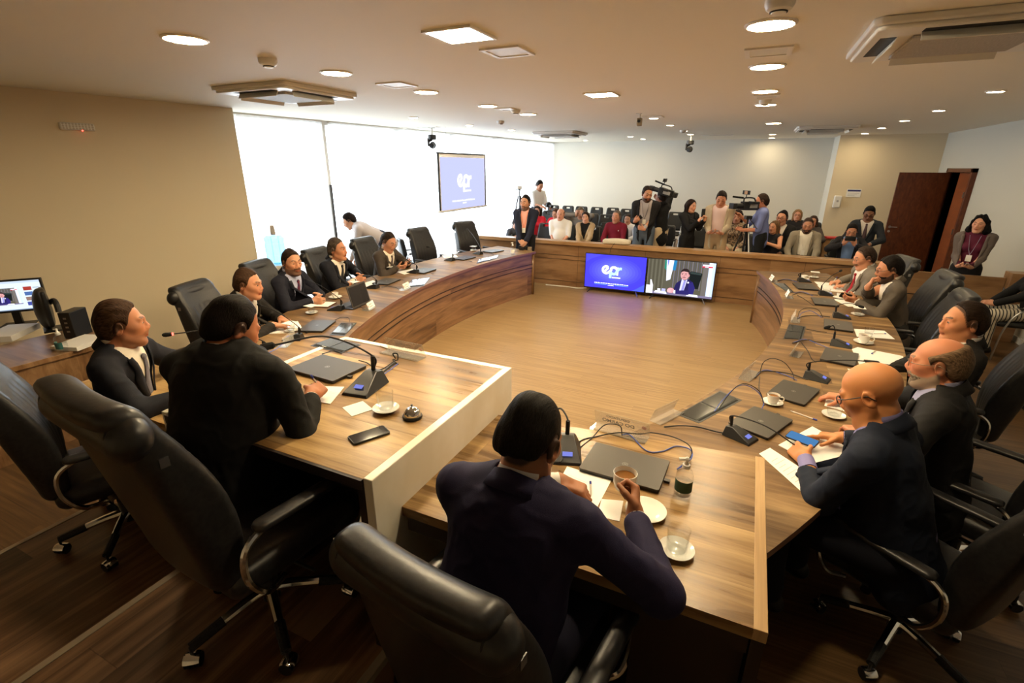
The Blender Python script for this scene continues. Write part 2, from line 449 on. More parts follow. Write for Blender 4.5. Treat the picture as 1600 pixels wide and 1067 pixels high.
_in = [(-6.82+math.sqrt(7.33**2-(y-6)**2), y) for y in np.linspace(2.4, 8.0, 24)]
m = MB(); m.prism([(-3.2-_in[0][0], 2.0), (_in[0][0], 2.0)]+_in+[(.6, 9.0), (-4.4, 9.0)]+[(-3.2-x, y) for x, y in reversed(_in)], 0, .004); struct(m.obj('floor_pit', M_floor, smooth=0))
# raised floors: rear audience floor, the two steps under the head desks
m = MB(); m.prism([(WW(9.1), 9.1), (3.48, 9.1), (3.48, 14.9), (WW(14.9), 14.9)], 0, .1)
struct(m.obj('floor_rear', M_plat))
Z1, Z2 = .2, .42
m = MB(); m.prism([(-3.45, -2.4), (.25, -2.4), (.25, 2.0), (-3.45, 2.0)], 0, Z1)
struct(m.obj('floor_step', M_plat))
m = MB(); m.prism([(-2.18, -2.4), (-1.02, -2.4), (-1.02, 2.05), (-2.18, 2.05)], Z1, Z2)
struct(m.obj('floor_platform', M_plat))
for i, (x, z, s) in enumerate(((-3.45, Z1, 1), (.25, Z1, -1), (-2.18, Z2, 1), (-1.02, Z2, -1)), 1):
    m = MB(); m.box((min(x-.004*s, x+.03*s), -2.38, z-.03), (max(x-.004*s, x+.03*s), 1.99, z+.004))
    struct(m.obj('trim_%d' % i, M_trim, bevel=.002))
m = MB(); m.box((-6.0, 14.88, .1), (1.56, 14.9, .18)); struct(m.obj('baseboard_back', M_white))
m = MB(); m.box((1.56, 13.88, .1), (3.48, 13.9, .18)); struct(m.obj('baseboard_back_right', M_white))
m = MB(); m.box((3.46, -2.4, 0), (3.48, 11.7, .08)); struct(m.obj('baseboard_right', M_white))

# ------------------------------------------------------------------ windows: floor-to-ceiling glazing with sheer vertical blinds
M_frame = mat('white window frame', (.85, .86, .86), .4)
M_mull = mat('dark window mullion', (.05, .05, .055), .4)
def sheer(name, dens, col):
    m = bpy.data.materials.new(name); m.use_nodes = True; n = m.node_tree.nodes; l = m.node_tree.links; n.clear()
    t = n.new('ShaderNodeBsdfTransparent'); d = n.new('ShaderNodeBsdfDiffuse'); tl = n.new('ShaderNodeBsdfTranslucent'); a = n.new('ShaderNodeMixShader'); b = n.new('ShaderNodeMixShader'); o = n.new('ShaderNodeOutputMaterial')
    d.inputs[0].default_value = col; tl.inputs[0].default_value = col; a.inputs[0].default_value = .65; b.inputs[0].default_value = dens
    l.new(d.outputs[0], a.inputs[1]); l.new(tl.outputs[0], a.inputs[2]); l.new(t.outputs[0], b.inputs[1]); l.new(a.outputs[0], b.inputs[2]); l.new(b.outputs[0], o.inputs[0])
    return m
M_sheer = sheer('sheer white blind', .5, (.9, .9, .88, 1))
ys = [4.9, 6.55, 8.2, 9.9, 11.6, 13.25, 14.9]
for i in range(6):
    y0, y1 = ys[i], ys[i+1]
    m = MB()
    for y in (y0, y1-.05): m.prism([(WW(y)-.13, y), (WW(y)-.07, y), (WW(y)-.07, y+.05), (WW(y)-.13, y+.05)], 0, CEIL_Z)
    for z in (0, CEIL_Z-.06): m.prism([(WW(y0)-.13, y0), (WW(y0)-.07, y0), (WW(y1)-.07, y1), (WW(y1)-.13, y1)], z, z+.06)
    w = struct(m.obj('window_%d' % (i+1), M_frame))
    m = MB(); m.add([(WW(y0)-.10, y0+.05, .06), (WW(y1)-.10, y1-.05, .06), (WW(y1)-.10, y1-.05, CEIL_Z-.06), (WW(y0)-.10, y0+.05, CEIL_Z-.06)], [(0, 1, 2, 3)])
    m.obj('window_pane', M_pane, w)
    if i == 1:
        m = MB(); m.prism([(WW(y0)-.05, y0-.02), (WW(y0)-.03, y0-.02), (WW(y0)-.03, y0+.02), (WW(y0)-.05, y0+.02)], 0, 1.9); m.obj('mullion', M_mull, w)
def blind(y0, y1, label, ang=R(72), zb=.06):
    t = thing('vertical_blind', label, 'blind', (WW((y0+y1)/2)-.02, (y0+y1)/2, 0), 0, 'white vertical blinds along the windows')
    L = y1-y0; m = MB(); N = int(L/.112); sl = math.atan(.10)
    for k in range(N):
        y = -L/2+(k+.5)*L/N; x = y*.10; h = .062
        a = ang+((k*37) % 11-5)*.02
        dx, dy = math.cos(a)*h, math.sin(a)*h
        m.add([(x-dx, y-dy, zb), (x+dx, y+dy, zb), (x+dx, y+dy, CEIL_Z-.02), (x-dx, y-dy, CEIL_Z-.02)], [(0, 1, 2, 3)])
    m.obj('slats', M_sheer, t, smooth=0)
    m = MB(); m.prism([(-L*.05-.03, -L/2), (-L*.05+.03, -L/2), (L*.05+.03, L/2), (L*.05-.03, L/2)], CEIL_Z-.02, CEIL_Z-.002)
    m.obj('headrail', M_plastic, t)
for a, b, n in ((4.95, 6.48, 'beside the water cooler'), (6.63, 8.2, 'behind the man bending over'), (8.2, 9.9, 'behind the projection screen'), (9.9, 11.6, 'behind the light stand'), (11.6, 13.25, 'behind the photographer in the white shirt'), (13.25, 14.87, 'meeting the back wall')):
    blind(a, b, 'white sheer vertical blind at the window '+n)

# ------------------------------------------------------------------ low wall round the pit
m = MB()
def lowwall(m, x0, x1, y, z0, z1):
    m.box((x0, y, z0), (x1, y+.12, z1-.05), 0)
t = thing('low_wall', 'long walnut low wall with a thick cap between the pit and the audience', 'partition', (-1.6, 9.0, 0))
X0, X1 = -3.95, 3.7
m = MB(); m.box((X0, -.03, .0), (X1, .1, .80))
for z in (.60, .52, .10):
    m.box((X0, -.037, z-.006), (X1, -.03, z+.0), 1)
for k in range(-3, 4): m.box((k*1.25-.002, -.032, 0), (k*1.25+.002, -.028, .8), 1)
m.obj('panel', [wood('walnut low wall', (.13, .065, .028), (.25, .135, .062), (.36, .21, .105), 'X', .27, 2.5, .3, streak=.8, seam=0, vary=.2), M_dark], t)
m = MB(); m.box((X0, -.075, .80), (X1, .16, .865)); m.obj('cap', wood('walnut cap', (.24, .13, .055), (.35, .20, .09), (.44, .27, .14), 'X', .5, 3, .28, seam=0, vary=.2), t, bevel=.004)
# the lower gate leaves and end post at the right wall
t = thing('low_gate', 'walnut low gate panel behind the right-hand chairs below the door', 'partition', (2.75, 8.55, 0))
m = MB(); m.box((-.6, 0, .03), (.42, .05, .84)); m.obj('gate_panel', MATS['walnut low wall'], t, bevel=.003)
m = MB(); m.box((-.6, -.006, .52), (.42, 0, .53)); m.box((-.6, -.006, .30), (.42, 0, .31)); m.obj('groove', M_dark, t)
for z in (.35, .68):
    m = MB(); m.cyl((.43, -.012, z-.035), (.43, -.012, z+.035), .011); m.obj('hinge', M_steel, t)
m = MB(); m.box((-.11, -.1, 0), (.11, .12, .92))
tag(m.obj('wooden_post', MATS['walnut low wall'], bevel=.004, loc=(3.29, 8.55, 0)), 'square walnut end post of the low gate beside the right wall', 'post')

# ------------------------------------------------------------------ doors in the right wall
m = MB()
for y in (11.68, 13.0): m.box((3.40, y, 0), (3.67, y+.07, 2.20))
m.box((3.40, 11.68, 2.13), (3.67, 13.07, 2.20))
d = struct(m.obj('door_1', M_mahog, bevel=.003)); d['label'] = 'dark mahogany door frame'
m = MB(); m.box((-.83, 0, 0), (0, .04, 2.10))
leaf = m.obj('door_leaf', M_mahog, d, bevel=.003); leaf.location = (3.44, 12.93, .02); leaf.rotation_euler = (0, 0, R(3))
m = MB(); m.cyl((-.77, -.05, 1.02), (-.77, 0, 1.02), .012); m.cyl((-.77, -.05, 1.02), (-.65, -.05, 1.02), .010); m.lathe([(.026, 0), (.026, .006)], M=Matrix.Translation((-.77, 0, 1.02)) @ Matrix.Rotation(PI/2, 4, 'X'))
m.lathe([(.024, 0), (.024, .006)], M=Matrix.Translation((-.77, 0, .93)) @ Matrix.Rotation(PI/2, 4, 'X'))
m.obj('door_handle', M_steel, leaf)
m = MB(); m.box((3.50, 11.75, .02), (3.54, 12.62, 2.12)); l2 = m.obj('door_leaf', M_mahog2, d, bevel=.003); l2['label'] = 'reddish closed door leaf'
for z in (.4, 1.1, 1.75):
    m = MB(); m.box((3.385, 11.742, z-.05), (3.40, 11.765, z+.05)); m.obj('door_hinge', M_steel, d)
m = MB(); m.box((3.67, 11.4, 0), (5.2, 11.5, 2.6)); m.box((3.67, 13.3, 0), (5.2, 13.4, 2.6)); m.box((5.2, 11.4, 0), (5.3, 13.4, 2.6)); m.box((3.67, 11.4, 2.6), (5.3, 13.4, 2.7))
struct(m.obj('wall_corridor', M_beige))
# ------------------------------------------------------------------ ceiling fittings
WARM = (1.0, .79, .48)
M_lamp = emis('warm lamp diffuser', WARM, 130)
M_lamp2 = emis('warm small lamp', WARM, 145)
M_lamp3 = emis('square lamp diffuser', WARM, 185)
M_rim = mat('white lamp rim', (.85, .82, .76), .4)
def downlight(r, name, label, group, lm):
    t = thing(name, label, 'ceiling light', group=group)
    m = MB(); m.lathe([(r+.016, 0), (r+.016, -.006), (r+.004, -.012), (r, -.010), (r, -.002)], n=32, cap=False); m.obj('rim', M_rim, t)
    m = MB(); m.lathe([(r, -.006), (0.0001, -.007)], n=32, cap=False); m.obj('diffuser', lm, t)
    return t
G1, G2 = 'large round downlights', 'small round downlights'
big = downlight(.108, 'round_downlight', '', G1, M_lamp)
bigs = [(-3.1, 2.13, 'big round lamp over the left wall side, nearest the camera'), (-.05, 3.18, 'big round lamp of the right row nearest the camera'), (-.05, 4.39, 'big round lamp of the right row just behind the square grille'),
        (-.05, 5.74, 'third big round lamp of the right row, before the smoke detector'), (-3.1, 3.32, 'big round lamp beside the left air conditioner'), (-3.05, 4.47, 'big round lamp of the left row beyond the pale vent panel'),
        (-3.05, 5.75, 'third big round lamp of the left row'), (-3.0, 6.85, 'last big round lamp of the left row, past the smoke detector'), (-.03, 6.92, 'big round lamp of the right row partly hidden by a smoke detector'),
        (-.05, 1.97, 'big round lamp of the right row over the side desk, just above the picture'), (.12, 9.75, 'round lamp over the low wall to the right of the ceiling camera')]
for i, (x, y, l) in enumerate(bigs):
    if i == 0: big.location = (x, y, CEIL_Z); big['label'] = l
    else: dup(big, (x, y, CEIL_Z), 0, l)
sm = downlight(.062, 'small_downlight', '', G2, M_lamp2)
smalls = [(1.92, 6.61, 'nearest small lamp of the row along the right wall'), (1.95, 8.44, 'second small lamp of the row along the right wall'), (1.92, 9.99, 'third small lamp of the row along the right wall'),
          (1.92, 11.63, 'fourth small lamp of the row along the right wall'), (1.92, 13.27, 'last small lamp of the row along the right wall, by the beige wall'),
          (-4.76, 6.61, 'nearest small lamp of the row along the windows'), (-4.7, 8.17, 'small lamp over the projection screen'), (-4.56, 9.6, 'small lamp right of the projection screen, left of the far air conditioner'),
          (-1.51, 8.09, 'small lamp beside the hanging rear camera'), (-1.48, 9.51, 'small lamp just beyond the rear camera'), (-1.45, 11.07, 'small lamp beside the smoke detector before the ceiling camera'), (-1.46, 12.25, 'small lamp above the ceiling camera over the back wall'),
          (-4.47, 12.58, 'small lamp before the back wall at the window side'), (-4.39, 13.96, 'last small lamp of the window row at the back wall'), (-2.86, 12.62, 'small lamp over the audience left of the ceiling camera'), (-2.81, 13.86, 'small lamp nearest the back wall left of the ceiling camera'),
          (.17, 12.92, 'small lamp before the back wall, right of the slot diffuser'), (.19, 14.4, 'small lamp nearest the back wall at its right end')]
for i, (x, y, l) in enumerate(smalls):
    if i == 0: sm.location = (x, y, CEIL_Z); sm['label'] = l
    else: dup(sm, (x, y, CEIL_Z), 0, l)
def square_light(x, y, s, l):
    t = thing('square_ceiling_light', l, 'ceiling light', (x, y, CEIL_Z), 0, 'square light panels')
    m = MB(); a, b = s+.018, s
    for lo, hi in (((-a, -a), (a, -b)), ((-a, b), (a, a)), ((-a, -b), (-b, b)), ((b, -b), (a, b))): m.box((*lo, -.012), (*hi, 0))
    m.obj('frame', M_rim, t); m = MB(); m.box((-b, -b, -.008), (b, b, -.004)); m.obj('diffuser', M_lamp3, t)
square_light(-1.60, 2.70, .135, 'large bright square ceiling panel in the middle of the near ceiling')
square_light(-1.53, 5.33, .135, 'smaller-looking square ceiling panel farther down the middle')
def vent(x, y, s, l, sy=None, slats=0):
    sy = sy or s
    t = thing('ceiling_vent', l, 'vent', (x, y, CEIL_Z), 0, 'ceiling vents')
    m = MB(); a, b = s+.03, s; c, e = sy+.03, sy
    for lo, hi in (((-a, -c), (a, -e)), ((-a, e), (a, c)), ((-a, -e), (-b, e)), ((b, -e), (a, e))): m.box((*lo, -.010), (*hi, 0))
    m.obj('frame', M_rim, t); m = MB(); m.box((-b, -e, -.006), (b, e, -.002)); m.obj('plate', M_plastic if not slats else M_blackm, t)
vent(-1.55, 3.2, .105, 'square grille beside the large square ceiling panel'); vent(-.05, 3.87, .105, 'square grille between two lamps of the right row'); vent(-3.04, 4.0, .105, 'pale square vent panel beyond the left air conditioner')
vent(-3.0, 6.15, .09, 'pale vent panel before the left smoke detector'); vent(-.03, 6.12, .09, 'pale vent panel before the right smoke detector'); vent(-1.5, 7.9, .12, 'pale vent panel behind the rear camera')
vent(-5.85, 8.35, .35, 'long black slot diffuser by the projection screen', .05, 1); vent(-.95, 12.8, .32, 'long black slot diffuser above the back wall', .05, 1)
def smoke(x, y, l):
    t = thing('smoke_detector', l, 'smoke detector', (x, y, CEIL_Z), 0, 'smoke detectors')
    m = MB(); m.lathe([(.062, 0), (.062, -.02), (.052, -.038), (.040, -.045)], n=24); m.obj('body', M_plastic, t)
    m = MB(); m.lathe([(.034, -.043), (.030, -.054), (.012, -.058)], n=20); m.obj('chamber', M_rim, t)
    m = MB(); m.lathe([(.0365, -.043), (.0365, -.050)], n=20); m.obj('slots', M_blackm, t)
for x, y, l in ((-3.15, 2.73, 'smoke detector between the left lamp and the air conditioner'), (-2.92, 6.27, 'smoke detector beyond the left row of lamps'), (-.02, 2.77, 'smoke detector at the top edge above the right row of lamps'), (-.04, 6.5, 'smoke detector in front of a lamp of the right row'), (-3.85, 7.69, 'small detector near the far left air conditioner'), (-1.45, 10.95, 'smoke detector before the ceiling camera')): smoke(x, y, l)
def cassette(x, y, l):
    t = thing('air_conditioner', l, 'air conditioner', (x, y, CEIL_Z), 0, 'ceiling cassette air conditioners')
    m = MB(); m.prism([(-.44, -.475), (.44, -.475), (.475, -.44), (.475, .44), (.44, .475), (-.44, .475), (-.475, .44), (-.475, -.44)], -.035, 0)
    m.prism([(-.42, -.45), (.42, -.45), (.45, -.42), (.45, .42), (.42, .45), (-.42, .45), (-.45, .42), (-.45, -.42)], -.055, -.034); m.obj('panel', M_plastic, t, bevel=.008)
    m = MB(); m.box((-.27, -.27, -.075), (.27, .27, -.055)); m.obj('return_grille', var_mat('grille mesh', (.32, .30, .27), (.45, .43, .40), (400, 20, 1), .6, .3), t, bevel=.006)
    for k in range(4):
        rz = rotz(k*PI/2); mm = MB(); mm.box((-.25, -.405, -.0565), (.25, -.335, -.054), M=rz); mm.obj('slot', M_blackm, t)
        mm = MB(); mm.add([(-.25, -.350, -.098), (.25, -.350, -.098), (.25, -.330, -.058), (-.25, -.330, -.058), (-.25, -.354, -.096), (.25, -.354, -.096), (.25, -.334, -.056), (-.25, -.334, -.056)], [(0, 3, 2, 1), (4, 5, 6, 7), (0, 1, 5, 4), (1, 2, 6, 5), (2, 3, 7, 6), (3, 0, 4, 7)], M=rz); mm.obj('louvre', M_plastic, t)
cassette(-4.25, 3.86, 'ceiling cassette air conditioner near the left wall'); cassette(.88, 3.72, 'ceiling cassette air conditioner cut by the right edge of the photo')
cassette(-3.93, 10.69, 'far ceiling cassette air conditioner near the windows'); cassette(.99, 11.15, 'far ceiling cassette air conditioner near the beige wall')
def ptz(x, y, rz, l, drop=.0):
    t = thing('ceiling_camera', l, 'camera', (x, y, CEIL_Z-drop), rz, 'pan-tilt cameras on the ceiling'); t.scale = (1.2, 1.2, 1.2)
    m = MB(); m.cyl((0, 0, 0), (0, 0, -.10), .014); m.box((-.05, -.03, -.012), (.05, .03, 0)); m.obj('mount', M_plastic, t)
    m = MB(); m.lathe([(.058, -.10), (.065, -.11), (.065, -.165), (.05, -.175)], n=20); m.obj('base', M_black, t)
    m = MB(); m.box((.05, -.03, -.27), (.075, .03, -.15)); m.tube([(.0, 0, -.172), (.05, 0, -.19), (.064, 0, -.22)], .02); m.obj('yoke', M_black, t, bevel=.006)
    m = MB(); m.ball((-.005, 0, -.255), .055); m.cyl((-.005, .02, -.255), (-.005, .09, -.265), .042, .038); m.obj('lens_head', M_black, t)
    m = MB(); m.lathe([(.001, .0), (.026, -.004)], M=Matrix.Translation((-.005, .092, -.265)) @ Matrix.Rotation(-PI/2, 4, 'X'), cap=False); m.obj('lens', mat('lens glass', (.02, .03, .05), .05, coat=1), t)
ptz(-5.75, 8.55, R(200), 'black pan-tilt camera hanging left of the projection screen'); ptz(-1.47, 12.5, R(170), 'black pan-tilt camera hanging before the back wall')
t = thing('ceiling_camera', 'small beige camera hanging in the middle of the ceiling', 'camera', (-1.56, 7.36, CEIL_Z), 0, 'pan-tilt cameras on the ceiling')
m = MB(); m.cyl((0, 0, 0), (0, 0, -.06), .012); m.box((-.05, -.02, -.01), (.02, .02, 0)); m.obj('mount', M_plastic, t)
m = MB(); m.box((-.033, -.035, -.16), (.033, .035, -.06)); m.obj('body', mat('tan plastic', (.28, .22, .15), .5), t, bevel=.01)
m = MB(); m.cyl((0, -.03, -.10), (0, -.05, -.10), .02); m.obj('lens', M_black, t)
# ------------------------------------------------------------------ the curved arms of the table
TZ, NZ, PZ = .78, 1.0, 1.2
RI, RO, AY = 7.3, 8.22, 6.0
def arc_solid(cx, side, r0, r1, y0, y1, z0, z1, mi=0, n=48, m=None, uvscale=1.0):
    """ring sector between radii; side=+1: arc to the right of its centre"""
    m = m or MB(); vs = []
    def th(y, r): return math.asin((y-AY)/r)
    a0, a1 = th(y0, RI), th(y1, RI)
    for i in range(n+1):
        a = a0+(a1-a0)*i/n
        for r in (r0, r1):
            for z in (z0, z1): vs.append((cx+side*r*math.cos(a), AY+r*math.sin(a), z))
    fs = []; uv = []
    for i in range(n):
        b = 4*i; L0, L1 = (a0+(a1-a0)*i/n)*RI, (a0+(a1-a0)*(i+1)/n)*RI
        q = [((b+0, b+4, b+5, b+1), [(L0, z0), (L1, z0), (L1, z1), (L0, z1)]), ((b+2, b+3, b+7, b+6), [(L0, z0), (L0, z1), (L1, z1), (L1, z0)]),
             ((b+1, b+5, b+7, b+3), [(L0, r0), (L1, r0), (L1, r1), (L0, r1)]), ((b+0, b+2, b+6, b+4), [(L0, r0), (L0, r1), (L1, r1), (L1, r0)])]
        for f, u in q:
            if side < 0: f = f[::-1]; u = u[::-1]
            fs.append(f); uv.append(u)
    e = 4*n
    for f in ((0, 1, 3, 2), (e, e+2, e+3, e+1)):
        u = [(r0 if j % 4 < 2 else r1, z0 if j % 2 == 0 else z1) for j in f]
        if side < 0: f = f[::-1]; u = u[::-1]
        fs.append(f); uv.append(u)
    return m.add(vs, fs, mi, None, uv)
def carve(o, poly, z0, z1):
    """cut the footprint of the side desk out of a table part"""
    m = MB(); m.prism(poly, z0, z1); c = m.obj('cutter', M_dark, smooth=0)
    b = o.modifiers.new('cut', 'BOOLEAN'); b.operation = 'DIFFERENCE'; b.object = c; b.solver = 'EXACT'
    dg = bpy.context.evaluated_depsgraph_get(); me = bpy.data.meshes.new_from_object(o.evaluated_get(dg)); o.modifiers.clear(); old = o.data; o.data = me; bpy.data.meshes.remove(old)
    bpy.data.objects.remove(c)
M_topL = wood('walnut arm top', (.075, .038, .015), (.175, .10, .042), (.34, .215, .10), 'X', .42, 2.6, .46, streak=.55, seam=.25, vary=.3, spec=.28)
M_edgeR = wood('reddish edge band', (.14, .06, .035), (.20, .095, .055), (.25, .13, .08), 'X', .5, 3, .3, uv=True, seam=0, vary=.1)
def arm(cx, side, y0, y1, label):
    t = thing('curved_table', label, 'table', (0, 0, 0), 0, 'curved arms of the meeting table')
    o = arc_solid(cx, side, RI-.015, RO, y0, y1, TZ-.035, TZ).obj('table_top', [M_topL, M_edgeR], t)
    for p in o.data.polygons:
        if abs(p.normal.z) < .5: p.material_index = 1
    m = arc_solid(cx, side, RI+.02, RI+.05, y0+.02, y1-.02, 0, TZ-.035)
    m.obj('front_panel', M_front, t)
    m = MB()
    for z in (.555, .49):
        arc_solid(cx, side, RI+.012, RI+.022, y0+.03, y1-.03, z, z+.008, m=m)
    m.obj('groove', M_dark, t)
    for y in (y0+.02, y1-.05):
        a = math.asin((y-AY)/RI); c, s = math.cos(a), math.sin(a); m = MB()
        q = lambda r, d: (cx+side*(r*c-d*s), AY+r*s+d*c)
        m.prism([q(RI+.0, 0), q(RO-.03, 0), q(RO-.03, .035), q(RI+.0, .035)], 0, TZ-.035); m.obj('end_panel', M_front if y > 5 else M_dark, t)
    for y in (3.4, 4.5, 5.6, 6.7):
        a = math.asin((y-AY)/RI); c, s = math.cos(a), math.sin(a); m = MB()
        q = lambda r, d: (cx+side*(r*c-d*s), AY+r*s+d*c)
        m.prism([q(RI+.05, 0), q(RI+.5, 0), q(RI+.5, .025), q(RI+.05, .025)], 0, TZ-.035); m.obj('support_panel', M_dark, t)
    P = [(-1.2, .9), (.218, .9), (.218, 2.165), (-1.2, 1.99)]
    if side < 0: P = [(-3.2-x, y) for x, y in reversed(P)]
    for o in kids(t):
        if o.name.split('.')[0] in ('table_top', 'front_panel', 'groove', 'end_panel'): carve(o, P, -.1, 1.1)
    for o in list(kids(t)):
        if len(o.data.polygons) == 0: bpy.data.objects.remove(o)
    return t
arm(3.62, -1, 2.05, 8.1, 'long curved walnut table arm on the window side with laptops and microphones')
arm(-6.82, 1, 1.75, 7.95, 'long curved walnut table arm on the door side covered with papers and laptops')

# ------------------------------------------------------------------ head desks
t = thing('head_desk', 'raised walnut head desk framed with cream marble, nearest the two men in black', 'desk', (-1.6, 1.1, 0))
x0, x1, y0, y1 = -.57, .58, -.04, 1.06
b = .038
m = MB(); m.box((x0+b, y0, PZ-.035), (x1-b, y1-b, PZ)); m.obj('desk_top', M_top, t)
m = MB(); m.box((x1-b, y0, Z1), (x1, y1, PZ+.003)); m.obj('marble_side', M_marble, t, bevel=.003)
m = MB(); m.box((x0, y0, Z1), (x0+b, y1, PZ+.003)); m.obj('marble_side', M_marble, t, bevel=.003)
m = MB(); m.box((x0+b, y1-b, 0), (x1-b, y1, PZ+.003)); m.obj('marble_front', M_marble, t, bevel=.003)
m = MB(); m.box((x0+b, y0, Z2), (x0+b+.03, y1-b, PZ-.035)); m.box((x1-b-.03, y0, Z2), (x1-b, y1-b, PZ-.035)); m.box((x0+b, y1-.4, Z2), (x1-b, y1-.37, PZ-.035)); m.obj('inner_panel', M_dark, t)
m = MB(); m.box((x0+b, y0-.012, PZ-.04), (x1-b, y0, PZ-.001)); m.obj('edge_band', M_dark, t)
def side_desk(label, sx):
    t = thing('side_desk', label, 'desk', (-1.6, 0, 0), 0, 'side desks flanking the head desk')
    P = [(.58, 1.2), (1.775, 1.2), (1.775, 2.15), (.58, 2.0)]
    Q = [(sx*x, y) for x, y in P]
    if sx < 0: Q = Q[::-1]
    m = MB(); m.prism(Q, NZ-.04, NZ); m.obj('desk_top', M_top, t)
    E_ = [(1.775, 1.2), (1.812, 1.2), (1.812, 2.155), (1.775, 2.15)]; E_ = [(sx*x, y) for x, y in E_]
    if sx < 0: E_ = E_[::-1]
    m = MB(); m.prism(E_, NZ-.04, NZ+.001); m.obj('edge_strip', M_edge, t, bevel=.002)
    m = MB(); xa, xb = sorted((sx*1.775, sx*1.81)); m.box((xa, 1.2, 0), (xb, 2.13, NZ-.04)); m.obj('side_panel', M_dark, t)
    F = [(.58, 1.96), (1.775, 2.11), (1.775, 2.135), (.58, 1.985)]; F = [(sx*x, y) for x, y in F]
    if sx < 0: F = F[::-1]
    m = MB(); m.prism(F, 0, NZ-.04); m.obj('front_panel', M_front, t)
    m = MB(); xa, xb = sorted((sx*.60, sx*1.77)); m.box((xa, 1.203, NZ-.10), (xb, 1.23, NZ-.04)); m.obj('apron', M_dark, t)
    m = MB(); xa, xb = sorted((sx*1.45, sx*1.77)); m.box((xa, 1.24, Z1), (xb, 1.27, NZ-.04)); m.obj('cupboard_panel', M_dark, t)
side_desk('lower walnut side desk in front of the man in the navy suit', 1)
side_desk('lower walnut side desk beyond the head desk, before the man in profile', -1)
# ------------------------------------------------------------------ executive chairs
M_leather = var_mat('black leather', (.010, .010, .011), (.020, .019, .019), (60, 60, 60), .36, .12, 5)
M_leather.node_tree.nodes['Principled BSDF'].inputs['Specular IOR Level'].default_value = .55
M_sleeve = mat('ribbed black sleeve', (.012, .012, .012), .5, bump=(120, .5))
def backshape(q, t0, grow=0):
    """reclined, slightly wrapped back shell: q in chair space"""
    x, y, z = q[:, 0], q[:, 1], q[:, 2]
    s = np.clip((z-.46)/.72, 0, 1)
    yc = -.245-.17*s*s-.03*np.sin(s*3.1)*0+.35*x*x         # spine line leans backwards, edges wrap forward
    hw = .245+.02*np.sin(s*3.1)-.012*s
    th = (.052+.030*np.sin(np.clip(s*1.15, 0, 1)*3.1))*t0
    a = np.abs(y-yc)-th; b = np.abs(x)-hw; c = np.abs(z-.82)-.37
    d = np.stack([a, b, c], 1)+.04
    return np.linalg.norm(np.maximum(d, 0), axis=1)+np.minimum(d.max(1), 0)-.04-grow
def exec_chair(label):
    t = thing('executive_chair', label, 'chair', (0, 0, 0), 0, 'black leather executive chairs round the table')
    s = SDF(); s.fun('u', (0, -.3, .82), .56, .01, lambda q: backshape(q, 1.0)*.8)
    o = s.obj('backrest', M_leather, t, h=.014, disp=lambda V: (np.where(V[:, 1] > -.245-.17*np.clip((V[:, 2]-.46)/.72, 0, 1)**2, -.004*np.abs(np.cos(V[:, 0]*PI/.07))**6*(V[:, 2] < 1.0), 0)).astype(np.float32))
    s = SDF(); s.ecap((-.20, -.385, 1.095), (.20, -.385, 1.095), .070, .070, .70, (0, 0.25, 1), .02); s.cap((-.222, -.385, 1.095), (.222, -.385, 1.095), .050, None, .03)
    h = s.obj('headrest', M_leather, t, h=.012)
    for sx in (-1, 1):
        m = MB(); m.tube([(sx*.215, -.385+.051*math.cos(a), 1.095+.069*math.sin(a)) for a in [i*PI/8 for i in range(16)]], .004, 0, 6, closed=True)
        m.obj('stitching', M_blackm, h)
        m = MB(); m.box((sx*.246-.006, -.345, .99), (sx*.246+.006, -.32, 1.02)); m.obj('bracket', M_steel, t)
    s = SDF(); s.box((0, .02, .445), (.262, .27, .06), .05, .02); s.ell((0, .02, .49), (.22, .22, .035), .04); s.cap((-.2, .26, .43), (.2, .26, .43), .052, None, .05)
    s.obj('seat', M_leather, t, h=.016)
    m = MB(); m.box((-.17, -.2, .355), (.17, .17, .385)); m.box((-.09, -.12, .31), (.09, .08, .36)); m.cyl((.05, .0, .34), (.29, .03, .34), .007); m.obj('mechanism', M_black, t, bevel=.004)
    for sx in (-1, 1):
        a = thing_part('armrest', t)
        p = smooth_path([(sx*.24, .16, .37), (sx*.30, .22, .39), (sx*.315, .27, .50), (sx*.315, .24, .64), (sx*.312, .10, .675), (sx*.305, -.10, .672), (sx*.30, -.20, .62), (sx*.295, -.21, .50), (sx*.285, -.15, .40), (sx*.24, -.06, .37)], 5)
        m = MB(); m.tube(p, .0125, 0, 8); m.obj('chrome_loop', M_chrome, a)
        q = SDF(); q.ecap((sx*.313, -.14, .685), (sx*.316, .20, .68), .036, .034, .55, (1, 0, 0), .02)
        q.obj('arm_pad', M_leather, a, h=.011)
    m = MB(); m.cyl((0, 0, .08), (0, 0, .22), .034); m.cyl((0, 0, .2), (0, 0, .33), .024); m.obj('gas_lift', M_black, t)
    for k in range(5):
        a = R(-97+72*k); c, sn = math.cos(a), math.sin(a)
        l = thing_part('base_leg', t)
        m = MB(); m.tube([(.02*c, .02*sn, .135), (.10*c, .10*sn, .128), (.19*c, .19*sn, .113)], [.024, .021, .019], 0, 10); m.obj('chrome_spoke', M_chrome, l)
        m = MB(); m.tube([(.188*c, .188*sn, .113), (.31*c, .31*sn, .088)], [.0215, .019], 0, 10); m.obj('sleeve', M_sleeve, l)
        m = MB(); T = Matrix.Translation((.31*c, .31*sn, 0)) @ rotz(a+.9)
        for sy in (-1, 1): m.cyl((0, sy*.008, .026), (0, sy*.027, .026), .026, n=18, M=T)
        m.cyl((0, 0, .03), (0, 0, .09), .006, M=T); m.obj('caster', M_black, l)
        m = MB(); m.tube([(.030*math.cos(b), 0, .026+.030*math.sin(b)) for b in [R(20+14*i) for i in range(11)]], .028, 0, 8, T, flat=.12); m.obj('caster_hood', M_chrome, l)
    return t
